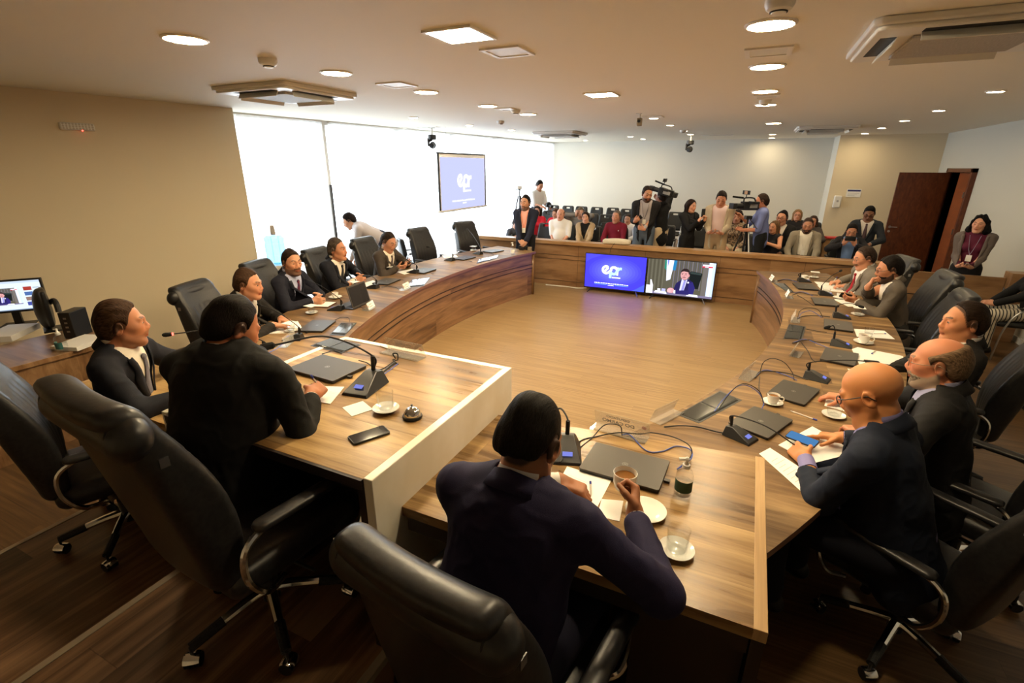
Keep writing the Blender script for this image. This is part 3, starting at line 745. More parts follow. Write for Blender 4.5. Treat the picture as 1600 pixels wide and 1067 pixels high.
def thing_part(name, parent):
    o = bpy.data.objects.new(name, None); C.objects.link(o); o.parent = parent; o.empty_display_size = .05
    return o
ch0 = exec_chair('high-backed black executive chair at the raised head desk, nearest the camera on the left')
ch0.location = (-1.58, 1.0, Z2); ch0.rotation_euler = (0, 0, R(-6))
def face(x, y, tx=-1.6, ty=6.0): return math.atan2(-(tx-x), ty-y)      # heading so that local +y looks at the target
for x, y, z, rz, l in (
    (-2.98, 1.16, Z1, R(-22), 'black executive chair at the left edge, behind the man in profile'),
    (-.50, 1.06, Z1, R(-8), 'black executive chair in the foreground whose top rises behind the navy-suited man'),
    (.93, 2.42, 0, R(52), 'black executive chair of the bald man at the right edge'),
    (1.32, 3.12, 0, R(58), 'black executive chair behind the grey-bearded man'),
    (1.50, 4.28, 0, R(75), 'black executive chair behind the dark-haired clean-shaven man at the right table'),
    (1.42, 5.50, 0, R(86), 'empty black executive chair at the right table beyond the dark-haired man'),
    (1.58, 6.48, 0, R(94), 'black executive chair behind the black-bearded man in grey'),
    (1.42, 7.36, 0, R(104), 'black executive chair of the man with the red tie'),
    (-4.20, 2.86, 0, R(-70), 'black executive chair behind the brown-haired man at the left table'),
    (-4.62, 3.85, 0, R(-76), 'black executive chair behind the man with the plaid tie'),
    (-4.74, 4.80, 0, R(-82), 'black executive chair behind the grey-haired speaking man'),
    (-4.86, 5.80, 0, R(-90), 'black executive chair behind the man looking down at his phone'),
    (-4.88, 7.18, 0, R(-98), 'empty black executive chair at the left table under the projection screen'),
    (-4.72, 8.36, 0, R(-112), 'empty black executive chair at the far end of the left table'),
    (1.23, 1.19, 0, R(-120), 'black chair whose dark back shows at the bottom right corner')):
    c = dup(ch0, (x, y, z), rz, l)
# ------------------------------------------------------------------ things on the tables
def rin(x, y):
    """heading of someone at the outer side of an arm, looking across it"""
    a = math.asin(max(-1, min(1, (y-AY)/RI)))
    return PI/2+a if x > -1.6 else -(PI/2+a)
M_lap = mat('dark grey laptop shell', (.065, .058, .050), .42, metal=.35)
M_logo = mat('dim silver logo', (.22, .21, .2), .3, metal=.6)
def rrect(hx, hy, r, n=4):
    P = []
    for cx, cy, a0 in ((hx-r, hy-r, 0), (-hx+r, hy-r, 90), (-hx+r, -hy+r, 180), (hx-r, -hy+r, 270)):
        for k in range(n+1):
            a = R(a0+90*k/n); P.append((cx+r*math.cos(a), cy+r*math.sin(a)))
    return P
def laptop(p, rz, label, open_=False):
    t = thing('laptop', label, 'laptop', p, rz, 'dark laptops on the tables')
    m = MB(); m.prism(rrect(.163, .114, .008), .002, .011); m.obj('base', M_black, t, bevel=.001)
    if not open_:
        m = MB(); m.prism(rrect(.165, .116, .010), .0115, .0185); l = m.obj('lid', M_lap, t, bevel=.0015)
        m = MB(); m.lathe([(.013, .0188), (.010, .0189)], n=20, cap=False); m.box((-.006, -.005, .0186), (.006, .005, .0188)); m.obj('emblem', M_logo, l)
    else:
        m = MB(); m.prism(rrect(.165, .116, .010), -.004, .003); l = m.obj('lid', M_lap, t, bevel=.0015); l.matrix_local = Matrix.Translation((0, .118, .012)) @ Matrix.Rotation(R(104), 4, 'X') @ Matrix.Translation((0, .118, 0))
        m = MB(); m.box((-.15, -.10, -.0052), (.15, .10, -.004)); m.obj('screen', mat('laptop screen', (.02, .02, .022), .15), l)
        m = MB()
        for r in range(5):
            for k in range(12): m.box((-.145+k*.0245, .0+r*.018, .011), (-.124+k*.0245, .015+r*.018, .0125))
        m.obj('keyboard', M_blackm, t)
    m = MB(); m.box((.166, -.03, .004), (.19, -.012, .012)); m.obj('plug', M_black, t)
    return t
def LP(px, py, z): return at(px, py, z)
for px, py, z, drz, l in (
    (1188, 662, TZ, 0, 'closed laptop on the right table beside the small coffee cup, before the bald man'),
    (1239, 615, TZ, 0, 'closed laptop on the right table between the coffee cup and the second microphone'),
    (1311, 559.5, TZ, 0, 'closed laptop on the right table before the tan saucer, touching the large papers'),
    (1309, 510, TZ, 0, 'closed laptop on the right table beside the pen on white paper'),
    (1288, 473, TZ, 0, 'closed laptop on the right table before the man in grey with the phone'),
    (1258, 449, TZ, 0, 'closed laptop farthest along the right table before the man with the red tie'),
    (496, 511, TZ, 0, 'closed laptop on the left table before the man with brown hair'),
    (604, 441, TZ, 0, 'closed laptop on the left table before the man with clasped hands speaking'),
    (662, 424, TZ, 0, 'closed laptop on the left table before the man looking at his phone'),
    (726, 404, TZ, 0, 'closed laptop on the left table before the nearer empty chair'),
    (771, 393, TZ, 0, 'closed laptop at the far end of the left table')):
    p = LP(px, py, z); laptop(p, rin(p.x, p.y)+drz, l)
p = LP(551, 477, TZ); laptop(p, rin(p.x, p.y)-.15, 'open laptop on the left table facing the man with the plaid tie', True)
laptop(LP(512, 578, PZ), R(-3), 'large closed laptop on the marble-framed head desk')
laptop(LP(976, 731, NZ), R(-2), 'closed laptop on the side desk behind the coffee cup being lifted')

M_foam = mat('black foam', (.006, .006, .006), .9)
M_red = emis('red mic ring', (1, .06, .04), 6)
M_lcd = emis('blue key light', (.22, .25, .75), .7)
def mic(p, rz, tip, label, lit=False, lean=(0, 0, .10), big=1.0):
    t = thing('gooseneck_microphone', label, 'microphone', p, rz, 'gooseneck conference microphones')
    k = big; m = MB()
    m.add([(-.055*k, -.085*k, 0), (.055*k, -.085*k, 0), (.055*k, .075*k, 0), (-.055*k, .075*k, 0), (-.050*k, -.08*k, .012), (.050*k, -.08*k, .012), (.026*k, .035*k, .055*k), (-.026*k, .035*k, .055*k), (.030*k, .072*k, .05*k), (-.030*k, .072*k, .05*k)],
          [(3, 2, 1, 0), (0, 1, 5, 4), (4, 5, 6, 7), (7, 6, 8, 9), (1, 2, 8, 6, 5), (2, 3, 9, 8), (3, 0, 4, 7, 9)])
    m.obj('base', M_black, t, bevel=.003)
    m = MB(); n = Vector((0, -.043, .115)).normalized(); c = Vector((0, -.048*k, .026*k)); u = Vector((1, 0, 0)); v = n.cross(u)*-1
    v = u.cross(n); q = lambda a, b: c+u*a+v*b+n*.0015
    m.add([q(-.022, -.012), q(.022, -.012), q(.022, .012), q(-.022, .012)], [(0, 3, 2, 1)] if (v.y < 0) else [(0, 1, 2, 3)]); m.obj('button', M_lcd if not lit else M_lcd, t)
    tl = Matrix.Rotation(-rz, 4, 'Z') @ (Vector(tip)-Vector(p)); s = Vector((0, .055*k, .05*k)); mid = (s+tl)/2+Vector(lean)
    path = smooth_path([s, s+Vector((0, .004, .06*k)), mid, tl], 10)
    m = MB(); m.tube([s-Vector((0, 0, .01)), s+Vector((0, .004, .06*k))], .0085*k, 0, 8); m.tube(path, .0038*k, 0, 6); m.obj('gooseneck', M_blackm, t)
    d = (path[-1]-path[-3]).normalized(); m = MB(); m.tube([tl-d*.005, tl+d*.004, tl+d*.03*k, tl+d*.042*k, tl+d*.048*k], [.006, .012*k, .0135*k, .011*k, .004], 0, 10); m.obj('foam_tip', M_foam, t)
    if lit:
        m = MB(); m.tube([tl-d*.010, tl-d*.002], .0085, 0, 10); m.obj('light_ring', M_red, t)
    return t
for bx, by, z, tx, ty, tz, l in (
    (1155, 683, TZ, 1246, 698, .84, 'microphone on the right table nearest the bald man, its tip by his hands'),
    (1275, 592, TZ, 1400, 572, .95, 'microphone on the right table reaching behind the bald head to the big papers'),
    (1313, 540, TZ, 1297, 510, .93, 'microphone on the right table beside the tan coffee saucer, neck bent back'),
    (1314, 496, TZ, 1342, 478, .92, 'microphone on the right table near the napkin-covered glass'),
    (1290, 461, TZ, 1312, 424, 1.02, 'microphone on the right table pointing to the bearded man in grey'),
    (1256, 440, TZ, 1342, 417, 1.04, 'microphone at the far end of the right table by the red tie'),
    (459, 530, TZ, 407, 477, 1.0, 'microphone on the left table before the man with brown hair'),
    (526, 484, TZ, 474, 435, 1.02, 'microphone on the left table before the man with the plaid tie'),
    (582, 450, TZ, 541, 411, 1.05, 'microphone on the left table held near the grey-haired speaker'),
    (646, 426, TZ, 605, 396, 1.03, 'microphone on the left table before the man looking at his phone'),
    (703, 407, TZ, 671, 386, 1.0, 'microphone on the left table before the nearer empty chair'),
    (747, 397, TZ, 731, 358, 1.06, 'microphone on the left table before the far empty chair')):
    p = at(bx, by, z); tip = at(tx, ty, tz); mic(p, rin(p.x, p.y), tip, l, lean=(0, .0, .06))
mic(at(573, 606, PZ), R(8), at(428, 539, 1.47), 'large gooseneck microphone on the head desk stretching to the writing man', lean=(0, .02, .10), big=1.25)
mic(at(886, 708, NZ), R(20), at(868, 640, 1.12), 'microphone on the side desk half hidden by the navy-suited man', lean=(0, .03, .05), big=1.15)
mic(at(400, 560, NZ), R(-30), at(268, 522, 1.24), 'microphone with a glowing red ring before the man in profile', lit=True, lean=(0, .02, .08))

# flush cable hatches with dark glass lids
M_hatch = mat('dark glass hatch', (.035, .037, .036), .12, coat=.5)
def hatch(C4, z, label):
    P = [at(x, y, z+.002) for x, y in C4]; c = sum(P, Vector())/4; c.z = z
    t = thing('cable_hatch', label, 'cable hatch', c, 0, 'dark cable hatches in the tables')
    q = [p-c for p in P]; m = MB(); m.sheet([v+Vector((0, 0, .0)) for v in q] if (q[1]-q[0]).cross(q[2]-q[0]).z > 0 else [v for v in reversed(q)], .0018); m.obj('frame', M_black, t)
    def lerp(u, v): return q[0]*(1-u)*(1-v)+q[1]*u*(1-v)+q[2]*u*v+q[3]*(1-u)*v
    for a, b in ((.04, .485), (.515, .96)):
        w = [lerp(a, .06), lerp(b, .06), lerp(b, .80), lerp(a, .80)]
        if (w[1]-w[0]).cross(w[2]-w[0]).z < 0: w.reverse()
        m = MB(); m.sheet([v+Vector((0, 0, .0022)) for v in w], .002); m.obj('glass_lid', M_hatch, t)
    w = [lerp(.05, .84), lerp(.95, .84), lerp(.95, .93), lerp(.05, .93)]
    if (w[1]-w[0]).cross(w[2]-w[0]).z < 0: w.reverse()
    m = MB(); m.sheet([v+Vector((0, 0, .0012)) for v in w], .001); m.obj('cable_slot', M_foam, t)
hatch([(1057.5, 647.5), (1125, 610), (1159.5, 625), (1092, 661)], TZ, 'dark glass hatch in the right table nearest the navy-suited man')
hatch([(1223.5, 529), (1232.5, 506), (1259.5, 510), (1253.5, 531)], TZ, 'dark glass hatch in the middle of the right table')
hatch([(1231, 457), (1208.5, 442), (1226.5, 442.5), (1241.5, 457)], TZ, 'dark glass hatch near the far end of the right table')
hatch([(564, 538.6), (517.5, 527.5), (484.5, 540), (534, 551.5)], PZ, 'dark glass hatch in the head desk behind the laptop')
hatch([(533, 504), (558, 504), (538, 525), (515, 523)], TZ, 'dark glass hatch of the left table next to the head desk')
hatch([(643, 437), (673, 433), (662, 447), (634, 450)], TZ, 'dark glass hatch midway along the left table')
hatch([(748, 405), (780, 398), (776, 404), (744, 412)], TZ, 'dark glass hatch near the far end of the left table')

# name plates
M_ink = mat('dark print', (.05, .05, .055), .6)
M_redp = mat('dull red print', (.45, .10, .09), .6)
def text(body, size, parent, M, name='lettering', m=None, ext=.0003):
    c = bpy.data.curves.new(name, 'FONT'); c.body = body; c.size = size; c.align_x = 'CENTER'; c.align_y = 'CENTER'; c.extrude = ext; c.offset = size*.022
    q = bpy.data.objects.new(name, c); me = bpy.data.meshes.new_from_object(q); bpy.data.objects.remove(q); me.name = name; me.materials.clear(); me.materials.append(m or M_ink)
    o = bpy.data.objects.new(name, me); C.objects.link(o); o.parent = parent; o.matrix_local = M
    return o
def nameplate(p, rz, label, lines=(), w=.25, card=False, print_=True):
    """tent of clear acrylic; the lettered face looks into the pit (+y)"""
    t = thing('name_plate', label, 'name plate', p, rz, 'acrylic name plates')
    tilt = R(20); h = .085
    T = Matrix.Translation((0, .0, .004)) @ Matrix.Rotation(tilt, 4, 'X')
    m = MB(); m.box((-w/2, -.0015, 0), (w/2, .0015, h), M=T); m.box((-w/2, -.075, .0), (w/2, 0, .003)); m.box((-w/2, -.078, 0), (w/2, -.075, .012)); m.obj('acrylic_holder', M_acryl, t)
    if card:
        m = MB(); m.box((-w/2+.01, .002, .012), (w/2-.01, .0028, h-.006), M=T); m.box((-w/2+.01, -.0028, .012), (w/2-.01, -.002, h-.006), M=T); m.obj('card', M_paper, t)
    if print_:
        for k, (s, z, sz) in enumerate(lines):
            for sg in ((1, -1) if card else (1,)):
                M4 = T @ Matrix.Translation((-.02*sg if w > .2 else 0, .0032*sg, z)) @ (Matrix.Rotation(PI, 4, 'Z') if sg > 0 else Matrix()) @ Matrix.Rotation(PI/2, 4, 'X')
                if s[0] == '#':                                    # print too small to read: strokes in word groups
                    r = random.Random(len(s)); q = MB(); x = -len(s)*sz*.36
                    for ch in s[1:]:
                        if ch != ' ':
                            for a in (0, r.choice((.22, .3))): q.box((x+a*sz, -sz*.36, 0), (x+(a+.12)*sz, sz*.36, .0003), M=M4)
                            z_ = r.choice((-.36, -.06, .26)); q.box((x, z_*sz, 0), (x+.40*sz, (z_+.1)*sz, .0003), M=M4)
                        x += sz*.72
                    q.obj('lettering', M_ink, t, smooth=0)
                else: text(s, sz, t, M4)
        m = MB(); K = T @ Matrix.Translation((w*.40, .0034, h*.5)) @ Matrix.Rotation(-PI/2, 4, 'X')
        m.lathe([(.008, 0), (.011, .0003), (.011, 0)], n=20, M=K, cap=False); m.lathe([(.0045, 0), (.0001, .0003)], n=12, M=K, cap=False)
        for k in range(6): m.box((.0055, -.0008, 0), (.0078, .0008, .0003), M=K @ rotz(k*PI/3))
        m.obj('crest', M_redp, t)
    return t
nameplate(at(636, 552, PZ), R(-3), 'acrylic name plate with mirrored print at the front of the head desk', (('#xxxxxxxxx', .055, .017), ('#xxxxxx xxxxxx', .030, .017)), .27)
nameplate(at(972, 671, NZ), R(-6), 'acrylic name plate with dark mirror-written lettering behind the cables of the side desk', (('DEPUTADO', .058, .022), ('DO CARMO', .028, .030)), .27)
for px, py, l, card in ((1034, 648, 'clear acrylic name plate at the near end of the right table', 0), (1163, 585, 'clear acrylic name plate on the right table edge by the cables', 0), (1236, 552, 'white name card on the right table nearest the big papers', 1),
                        (1236, 499, 'small clear acrylic name plate in the middle of the right table', 0), (1227, 464, 'white name card on the right table before the man in grey with the beard', 1), (1203, 439, 'white name card at the far end of the right table', 1),
                        (582, 483, 'white name card on the left table beside the open laptop', 1), (457, 536, 'clear acrylic name plate on the left table next to the head desk', 0), (637, 452, 'pale name card on the left table edge by the middle hatch', 1)):
    p = at(px, py, TZ); nameplate(p, rin(p.x, p.y), l, (('#xxxxxx', .055, .014), ('#xxxxxxxx', .030, .014)) if card else (), .17 if card else .24, bool(card), bool(card))

# papers: real sheets given by their corners
def sheets(Cn, z, label, group=None, n=1, name='paper_sheet', cat='paper'):
    P = [at(x, y, z) for x, y in Cn]; c = sum(P, Vector())/len(P); q = [p-c for p in P]
    if (q[1]-q[0]).cross(q[2]-q[0]).z < 0: q.reverse()
    m = MB()
    m.sheet([v+Vector((0, 0, .0008+.0012*n)) for v in q], .0006+.0012*n)
    o = m.obj(name, M_paper, smooth=0); o.location = c; tag(o, label, cat, group or 'white papers on the tables')
    pm = MB(); u = q[1]-q[0]; v = q[-1]-q[0]
    if n < 3 and u.length > .12 and v.length > .1:
        for k in range(9):
            a = .12+.08*k; e = .45+.4*random.random(); w = [q[0]+u*.12+v*a, q[0]+u*e+v*a, q[0]+u*e+v*(a+.012), q[0]+u*.12+v*(a+.012)]
            pm.add([x+Vector((0, 0, .0010+.0012*n)) for x in w], [(0, 1, 2, 3)])
        pm.obj('print_lines', mat('grey print', (.55, .55, .55), .7), o)
    return o
for Cn, z, l, n in (
    ([(1186, 709), (1203, 700), (1292, 758), (1263, 778)], TZ, 'white sheet on the right table under the bald man\'s elbow', 1),
    ([(1216, 696), (1269, 667), (1330, 700), (1285, 732)], TZ, 'white papers under the hands and phone of the bald man', 3),
    ([(1293, 614), (1327, 623), (1324, 644), (1288, 634)], TZ, 'small white paper behind the low glass of the bald man', 1),
    ([(1331, 546), (1340, 543), (1411, 557), (1412, 580), (1343, 571)], TZ, 'large white papers before the dark-haired man at the right table', 3),
    ([(1324, 576), (1387, 585), (1412, 604), (1345, 600)], TZ, 'white sheet at the edge of the right table before the grey-bearded man', 1),
    ([(1334, 514), (1382, 517), (1398, 530), (1339, 526)], TZ, 'white sheet with a pen on the right table before the empty chairs', 1),
    ([(1300, 467), (1318, 468), (1349, 479), (1325, 479)], TZ, 'white sheet under the wrist of the man in grey with the phone', 1),
    ([(1277, 446), (1320, 449), (1326, 457), (1285, 454)], TZ, 'white sheet with a pen before the man in grey with the beard', 1),
    ([(1272, 440), (1296, 442), (1312, 448), (1279, 446)], TZ, 'white sheet the man with the red tie writes on', 1),
    ([(415, 522), (465, 502), (472, 513), (447, 521)], TZ, 'white papers under the hands of the brown-haired man at the left table', 3),
    ([(556, 446), (583, 438), (592, 442), (575, 450)], TZ, 'white papers by the clasped hands of the grey-haired speaker', 1),
    ([(620, 425), (644, 420), (650, 424), (632, 429)], TZ, 'white paper under the hands of the man looking at his phone', 1),
    ([(690, 399), (712, 398), (716, 402), (694, 403)], TZ, 'white paper before the nearer empty chair at the left table', 1),
    ([(500, 604), (538, 605), (516, 632), (468, 622)], PZ, 'white papers the man in the black suit writes on', 2),
    ([(886, 729), (955, 751), (926, 806), (862, 775)], NZ, 'printed white sheet under the left hand of the navy-suited man', 1)): sheets(Cn, z, l, n=n)
for Cn, z, l in (([(535, 637), (567, 627), (583, 640), (550, 651)], PZ, 'small cream napkin beside the water glass on the head desk'), ([(940, 780), (974, 783), (968, 815), (933, 807)], NZ, 'small white napkin beside the saucer on the side desk'),
                 ([(455, 506), (470, 508), (470, 518), (452, 514)], TZ, 'white napkin by the glass of the brown-haired man')): sheets(Cn, z, l, 'paper napkins', 1, 'napkin', 'napkin')
p = at(509, 477, TZ); m = MB(); m.box((-.1, -.075, 0), (.1, .075, .012)); o = m.obj('notebook_cover', mat('brown notebook', (.10, .04, .02), .5)); o.location = p; o.rotation_euler = (0, 0, rin(p.x, p.y)); o.name = 'notebook'; tag(o, 'brown notebook with a white page under the arm of the man with the plaid tie', 'notebook')
m = MB(); m.box((-.096, -.071, .0121), (.096, .071, .0135)); m.obj('page', M_paper, o)

# crockery and glasses
def saucer(p, r, label, M=None):
    m = MB(); m.lathe([(r*.45, 0), (r*.5, .003), (r*.8, .010), (r, .017), (r*.985, .0185), (r*.7, .0105), (r*.45, .006), (.0001, .006)], n=32, cap=False)
    o = m.obj('saucer', M or M_china); o.location = p; return tag(o, label, 'saucer', 'white saucers')
M_coffee = mat('milky coffee', (.20, .085, .022), .12)
def cup(p, rz, label, s=1.0, level=.8, name='coffee_cup', straight=False):
    t = thing(name, label, 'cup', p, rz, 'white coffee cups')
    if straight: prof = [(.028*s, 0), (.031*s, .004*s), (.0365*s, .025*s), (.038*s, .058*s), (.0362*s, .059*s), (.034*s, .028*s), (.026*s, .008*s), (.0001, .007*s)]
    else: prof = None
    m = MB(); m.lathe(prof or [(.022*s, 0), (.025*s, .004*s), (.034*s, .03*s), (.038*s, .058*s), (.0365*s, .059*s), (.0325*s, .03*s), (.022*s, .008*s), (.0001, .007*s)], n=28, cap=False); m.obj('bowl', M_china, t)
    m = MB(); m.tube(smooth_path([(.0365*s, 0, .047*s), (.052*s, 0, .05*s), (.060*s, 0, .036*s), (.050*s, 0, .020*s), (.032*s, 0, .020*s)], 5), .0042*s, 0, 8); m.obj('handle', M_china, t)
    if level:
        z = .058*level*s; m = MB(); m.lathe([((.022+.015*level)*s, z), (.0001, z)], n=24, cap=False); m.obj('coffee', M_coffee, t)
    return t
def glass(p, label, h=.085, r=.036, level=.55, napkin=False):
    t = thing('water_glass', label, 'glass', p, 0, 'water glasses')
    m = MB(); m.lathe([(.0001, .0), (r*.86, 0), (r*.9, .004), (r, h), (r-.002, h), (r*.9-.003, .009), (.0001, .008)], n=28, cap=False); m.obj('tumbler', M_glass, t)
    rl = r*.9+(r*.1)*level-.003; m = MB(); m.lathe([(.0001, .0085), (r*.9-.004, .0095), (rl, h*level), (.0001, h*level)], n=28, cap=False); m.obj('water', M_water, t)
    if napkin:
        m = MB(); m.sheet([(-.055, -.05, h+.004), (.055, -.048, h+.002), (.053, .05, h+.004), (-.05, .052, h+.002)], .0015); m.obj('napkin_cover', M_paper, t)
    return t
for px, py, z, r, l, kind in (
    (1207, 628, TZ, .062, 'by the closed laptop of the bald man', 'cup'), (1302.5, 648, TZ, .064, 'beside the bald man\'s chin', 'lowglass'), (1349, 534, TZ, .075, 'beside the big papers on the right table', 'bigcup'),
    (1340, 491, TZ, .06, 'at the elbow of the man in grey with the phone', 'napglass'), (1312, 465, TZ, .07, 'before the phone of the man in grey', 'cup'), (1291, 457, TZ, .06, 'beside the small microphone near the man in grey', 'lowglass'),
    (1256, 436, TZ, .07, 'at the far end of the right table', 'cup'), (1272, 433, TZ, .06, 'under a napkin at the far end of the right table', 'napglass'),
    (455, 516, TZ, .06, 'on the left table before the brown-haired man', 'napglass'), (487, 488, TZ, .06, 'on the left table before the man with the plaid tie', 'napglass'), (524, 464, TZ, .075, 'on the left table behind the open laptop', 'cup'),
    (554, 449, TZ, .06, 'on the left table before the grey-haired speaker', 'napglass'), (613, 425, TZ, .06, 'on the left table before the man looking at his phone', 'napglass'), (740, 391, TZ, .06, 'on the left table before the far empty chair', 'napglass'),
    (603, 638, PZ, .058, 'on the head desk', 'glass'), (1057, 858, NZ, .058, 'at the right of the side desk', 'glass'), (1009, 797, NZ, .075, 'under the lifted coffee cup', None)):
    p = at(px, py, z+.012); p.z = z
    saucer(p, r, 'white saucer '+l)
    q = p+Vector((0, 0, .0065))
    if kind == 'cup': cup(q, random.uniform(-2, .5), 'white coffee cup '+l, 1.0)
    if kind == 'bigcup': cup(q, -.4, 'wide white coffee cup '+l, 1.2)
    if kind == 'lowglass': glass(q, 'short glass of water '+l, .055, .042, .6)
    if kind == 'napglass': glass(q, 'water glass covered with a napkin '+l, .075, .034, .55, True)
    if kind == 'glass': glass(q, 'clear tumbler of water '+l, .088, .037, .6)
p = at(1356, 526, TZ); glass(p, 'water glass with a spoon behind the wide coffee cup', .085, .036, .4)

# pens, phones, bottles, bell
def pen(a, b, label, col=(.03, .05, .35)):
    t = thing('pen', label, 'pen', a, 0, 'ballpoint pens'); d = b-a
    m = MB(); m.tube([d*.12, d*.85], .004, 0, 8); m.obj('barrel', mat('clear pen barrel', (.70, .68, .62), .25), t)
    m = MB(); m.tube([d*.85, d], .0045, 0, 8); m.obj('cap', mat('pen cap %s' % (col,), col, .35), t)
    m = MB(); m.tube([d*0, d*.12], [.001, .004], 0, 8); m.obj('tip', M_steel, t)
up = Vector((0, 0, .004))
pen(at(1234.5, 642.4, TZ)+up, at(1276.5, 657.4, TZ)+up, 'ballpoint with a blue cap lying on the right table')
pen(at(1364, 522, TZ)+up*2, at(1384, 522.5, TZ)+up*2, 'blue pen on the white sheet before the empty chairs')
pen(at(1368, 548, TZ+.006)+up, at(1362, 553, TZ+.006)+up, 'short dark blue pen on the large papers of the right table')
pen(at(1300, 451, TZ)+up*2, at(1318, 453, TZ)+up*2, 'blue pen before the man in grey with the beard')
pen(at(594, 541, PZ)+up, at(611, 547, PZ)+up, 'white pen by the name plate on the head desk', (.7, .68, .6))
M_screen = mat('phone glass', (.012, .013, .015), .06, coat=.6)
M_phoneon = emis('lit phone screen', (.09, .26, .55), .6)
def phone(M4, label, on=False, s=1.0):
    t = thing('smartphone', label, 'phone', (0, 0, 0), 0, 'smartphones'); t.matrix_world = M4
    m = MB(); m.prism(rrect(.037*s, .075*s, .01*s), 0, .008); m.obj('case', M_black, t, bevel=.001)
    m = MB(); m.prism(rrect(.034*s, .071*s, .008*s), .0081, .0086); m.obj('screen', M_phoneon if on else M_screen, t)
    return t
p = at(577, 681, PZ); phone(Matrix.Translation(p) @ rotz(R(-27)), 'black smartphone lying on the head desk near its marble side')
p = at(1368, 573, TZ+.004); m = MB(); m.prism(rrect(.05, .12, .008), 0, .009); o = m.obj('tablet', M_black); o.location = p; o.rotation_euler = (0, 0, rin(p.x, p.y)-1.25); tag(o, 'black tablet case on the large papers behind the bald head', 'tablet')
m = MB(); m.prism(rrect(.045, .115, .006), .009, .0095); m.obj('screen', M_screen, o)
def pump_bottle(p, label, label_col, h=.135, r=.036):
    t = thing('sanitizer_bottle', label, 'bottle', p, 0, 'clear pump bottles')
    m = MB(); m.lathe([(r*.8, 0), (r, .006), (r, h*.72), (r*.8, h*.86), (r*.38, h*.93), (r*.36, h)], n=28); m.obj('body', M_glass, t)
    m = MB(); m.lathe([(r*.78, .003), (r*.95, .008), (r*.95, h*.5), (.0001, h*.5)], n=24, cap=False); m.obj('liquid', M_water, t)
    m = MB(); n = 12; vs = []
    for i in range(n+1):
        a = R(-170+160*i/n); vs += [((r+.0008)*math.cos(a), (r+.0008)*math.sin(a), h*.2), ((r+.0008)*math.cos(a), (r+.0008)*math.sin(a), h*.58)]
    m.add(vs, [(2*i, 2*i+2, 2*i+3, 2*i+1) for i in range(n)]); m.obj('paper_label', label_col, t)
    m = MB(); m.lathe([(r*.45, h*.97), (r*.45, h*1.08), (r*.3, h*1.1), (r*.16, h*1.2), (r*.16, h*1.26)], n=18); m.tube([(0, 0, h*1.27), (-.028, -.008, h*1.25)], .006, 0, 8); m.ball((0, 0, h*1.27), .009); m.obj('pump', M_plastic, t)
pump_bottle(at(1066, 772, NZ), 'clear bottle with a green label and white pump on the side desk', mat('dark green label', (.02, .07, .04), .5), .125, .032)
pump_bottle(at(801, 398, TZ), 'clear pump bottle at the far end of the left table', M_paper, .16, .034)
t = thing('call_bell', 'shiny chrome call bell on a black base on the head desk', 'bell', at(644.5, 652, PZ))
m = MB(); m.lathe([(.040, 0), (.042, .004), (.040, .012), (.034, .014)], n=32); m.obj('base', M_black, t)
m = MB(); m.lathe([(.036, .014)]+[(.036*math.cos(R(a)), .016+.032*math.sin(R(a))) for a in range(0, 80, 8)]+[(.006, .049)], n=32); m.obj('dome', M_chrome, t)
m = MB(); m.cyl((0, 0, .048), (0, 0, .058), .003); m.lathe([(.005, .056), (.005, .060)], n=10); m.obj('plunger', M_black, t)

# cables: loops between hatches, laptops and microphones
M_cab = mat('black cable', (.010, .010, .011), .45); M_blue = mat('blue network cable', (.07, .11, .42), .45)
def cable(pts, label, blue=False, r=.0028, z=TZ):
    P = [at(x, y, z+h) for x, y, h in pts]; c = P[0].copy(); m = MB(); m.tube(smooth_path([p-c for p in P], 8), r, 0, 6)
    o = m.obj('cable', M_blue if blue else M_cab); o.location = c; tag(o, label, 'cable', 'blue cables on the tables' if blue else 'black cables on the tables')
cable([(875, 722, .02), (905, 690, .004), (932, 682, .004), (965, 676, .02), (1000, 678, .01), (1018, 676, .01), (1050, 682, .03), (1076, 695, .05), (1080, 712, .02), (1060, 732, .006)], 'black cable arching from the side desk microphone to the pump bottle', z=NZ)
cable([(905, 700, .004), (925, 684, .004), (945, 664, .05), (968, 665, .06), (972, 680, .01)], 'black cable loop rising behind the laptop of the side desk', z=NZ)
cable([(972, 679, .01), (985, 680, .008), (1010, 704, .004), (1035, 705, .004), (1056, 697, .004), (1078, 702, .01), (1080, 716, .03), (1058, 733, .008)], 'blue cable winding over the side desk to the laptop', True, z=NZ)
cable([(1038, 667, .01), (1062, 665, .012), (1090, 667, .01), (1118, 674, .01), (1140, 678, .01)], 'thick black cable running to the microphone nearest the bald man', r=.004)
cable([(1116, 643, .0), (1130, 624, .05), (1150, 605, .11), (1166, 602, .12), (1184, 612, .09), (1193, 628, .03), (1190, 640, .006)], 'blue cable arching over the near hatch of the right table', True)
cable([(1122, 641, .0), (1136, 620, .06), (1152, 603, .12), (1168, 600, .13), (1187, 612, .09), (1194, 634, .01)], 'black cable arching over the near hatch of the right table')
cable([(1180, 590, .01), (1190, 580, .01), (1230, 583, .01), (1262, 593, .01)], 'thick black cable leading to the second microphone of the right table', r=.004)
cable([(1187, 583, .0), (1193, 566, .08), (1207, 560, .12), (1225, 566, .11), (1238, 582, .04), (1241, 594, .006)], 'thin black cable loop above the second laptop of the right table')
cable([(1187, 588, .004), (1186, 605, .004), (1188, 617, .004)], 'short black cable beside the small coffee cup')
cable([(1180, 589, .006), (1195, 578, .008), (1225, 585, .008), (1245, 594, .006)], 'blue cable lying beside the second microphone', True)
cable([(1238, 536, .01), (1262, 531, .01), (1275, 534, .01), (1297, 536, .01)], 'black cable to the microphone beside the tan saucer', r=.004)
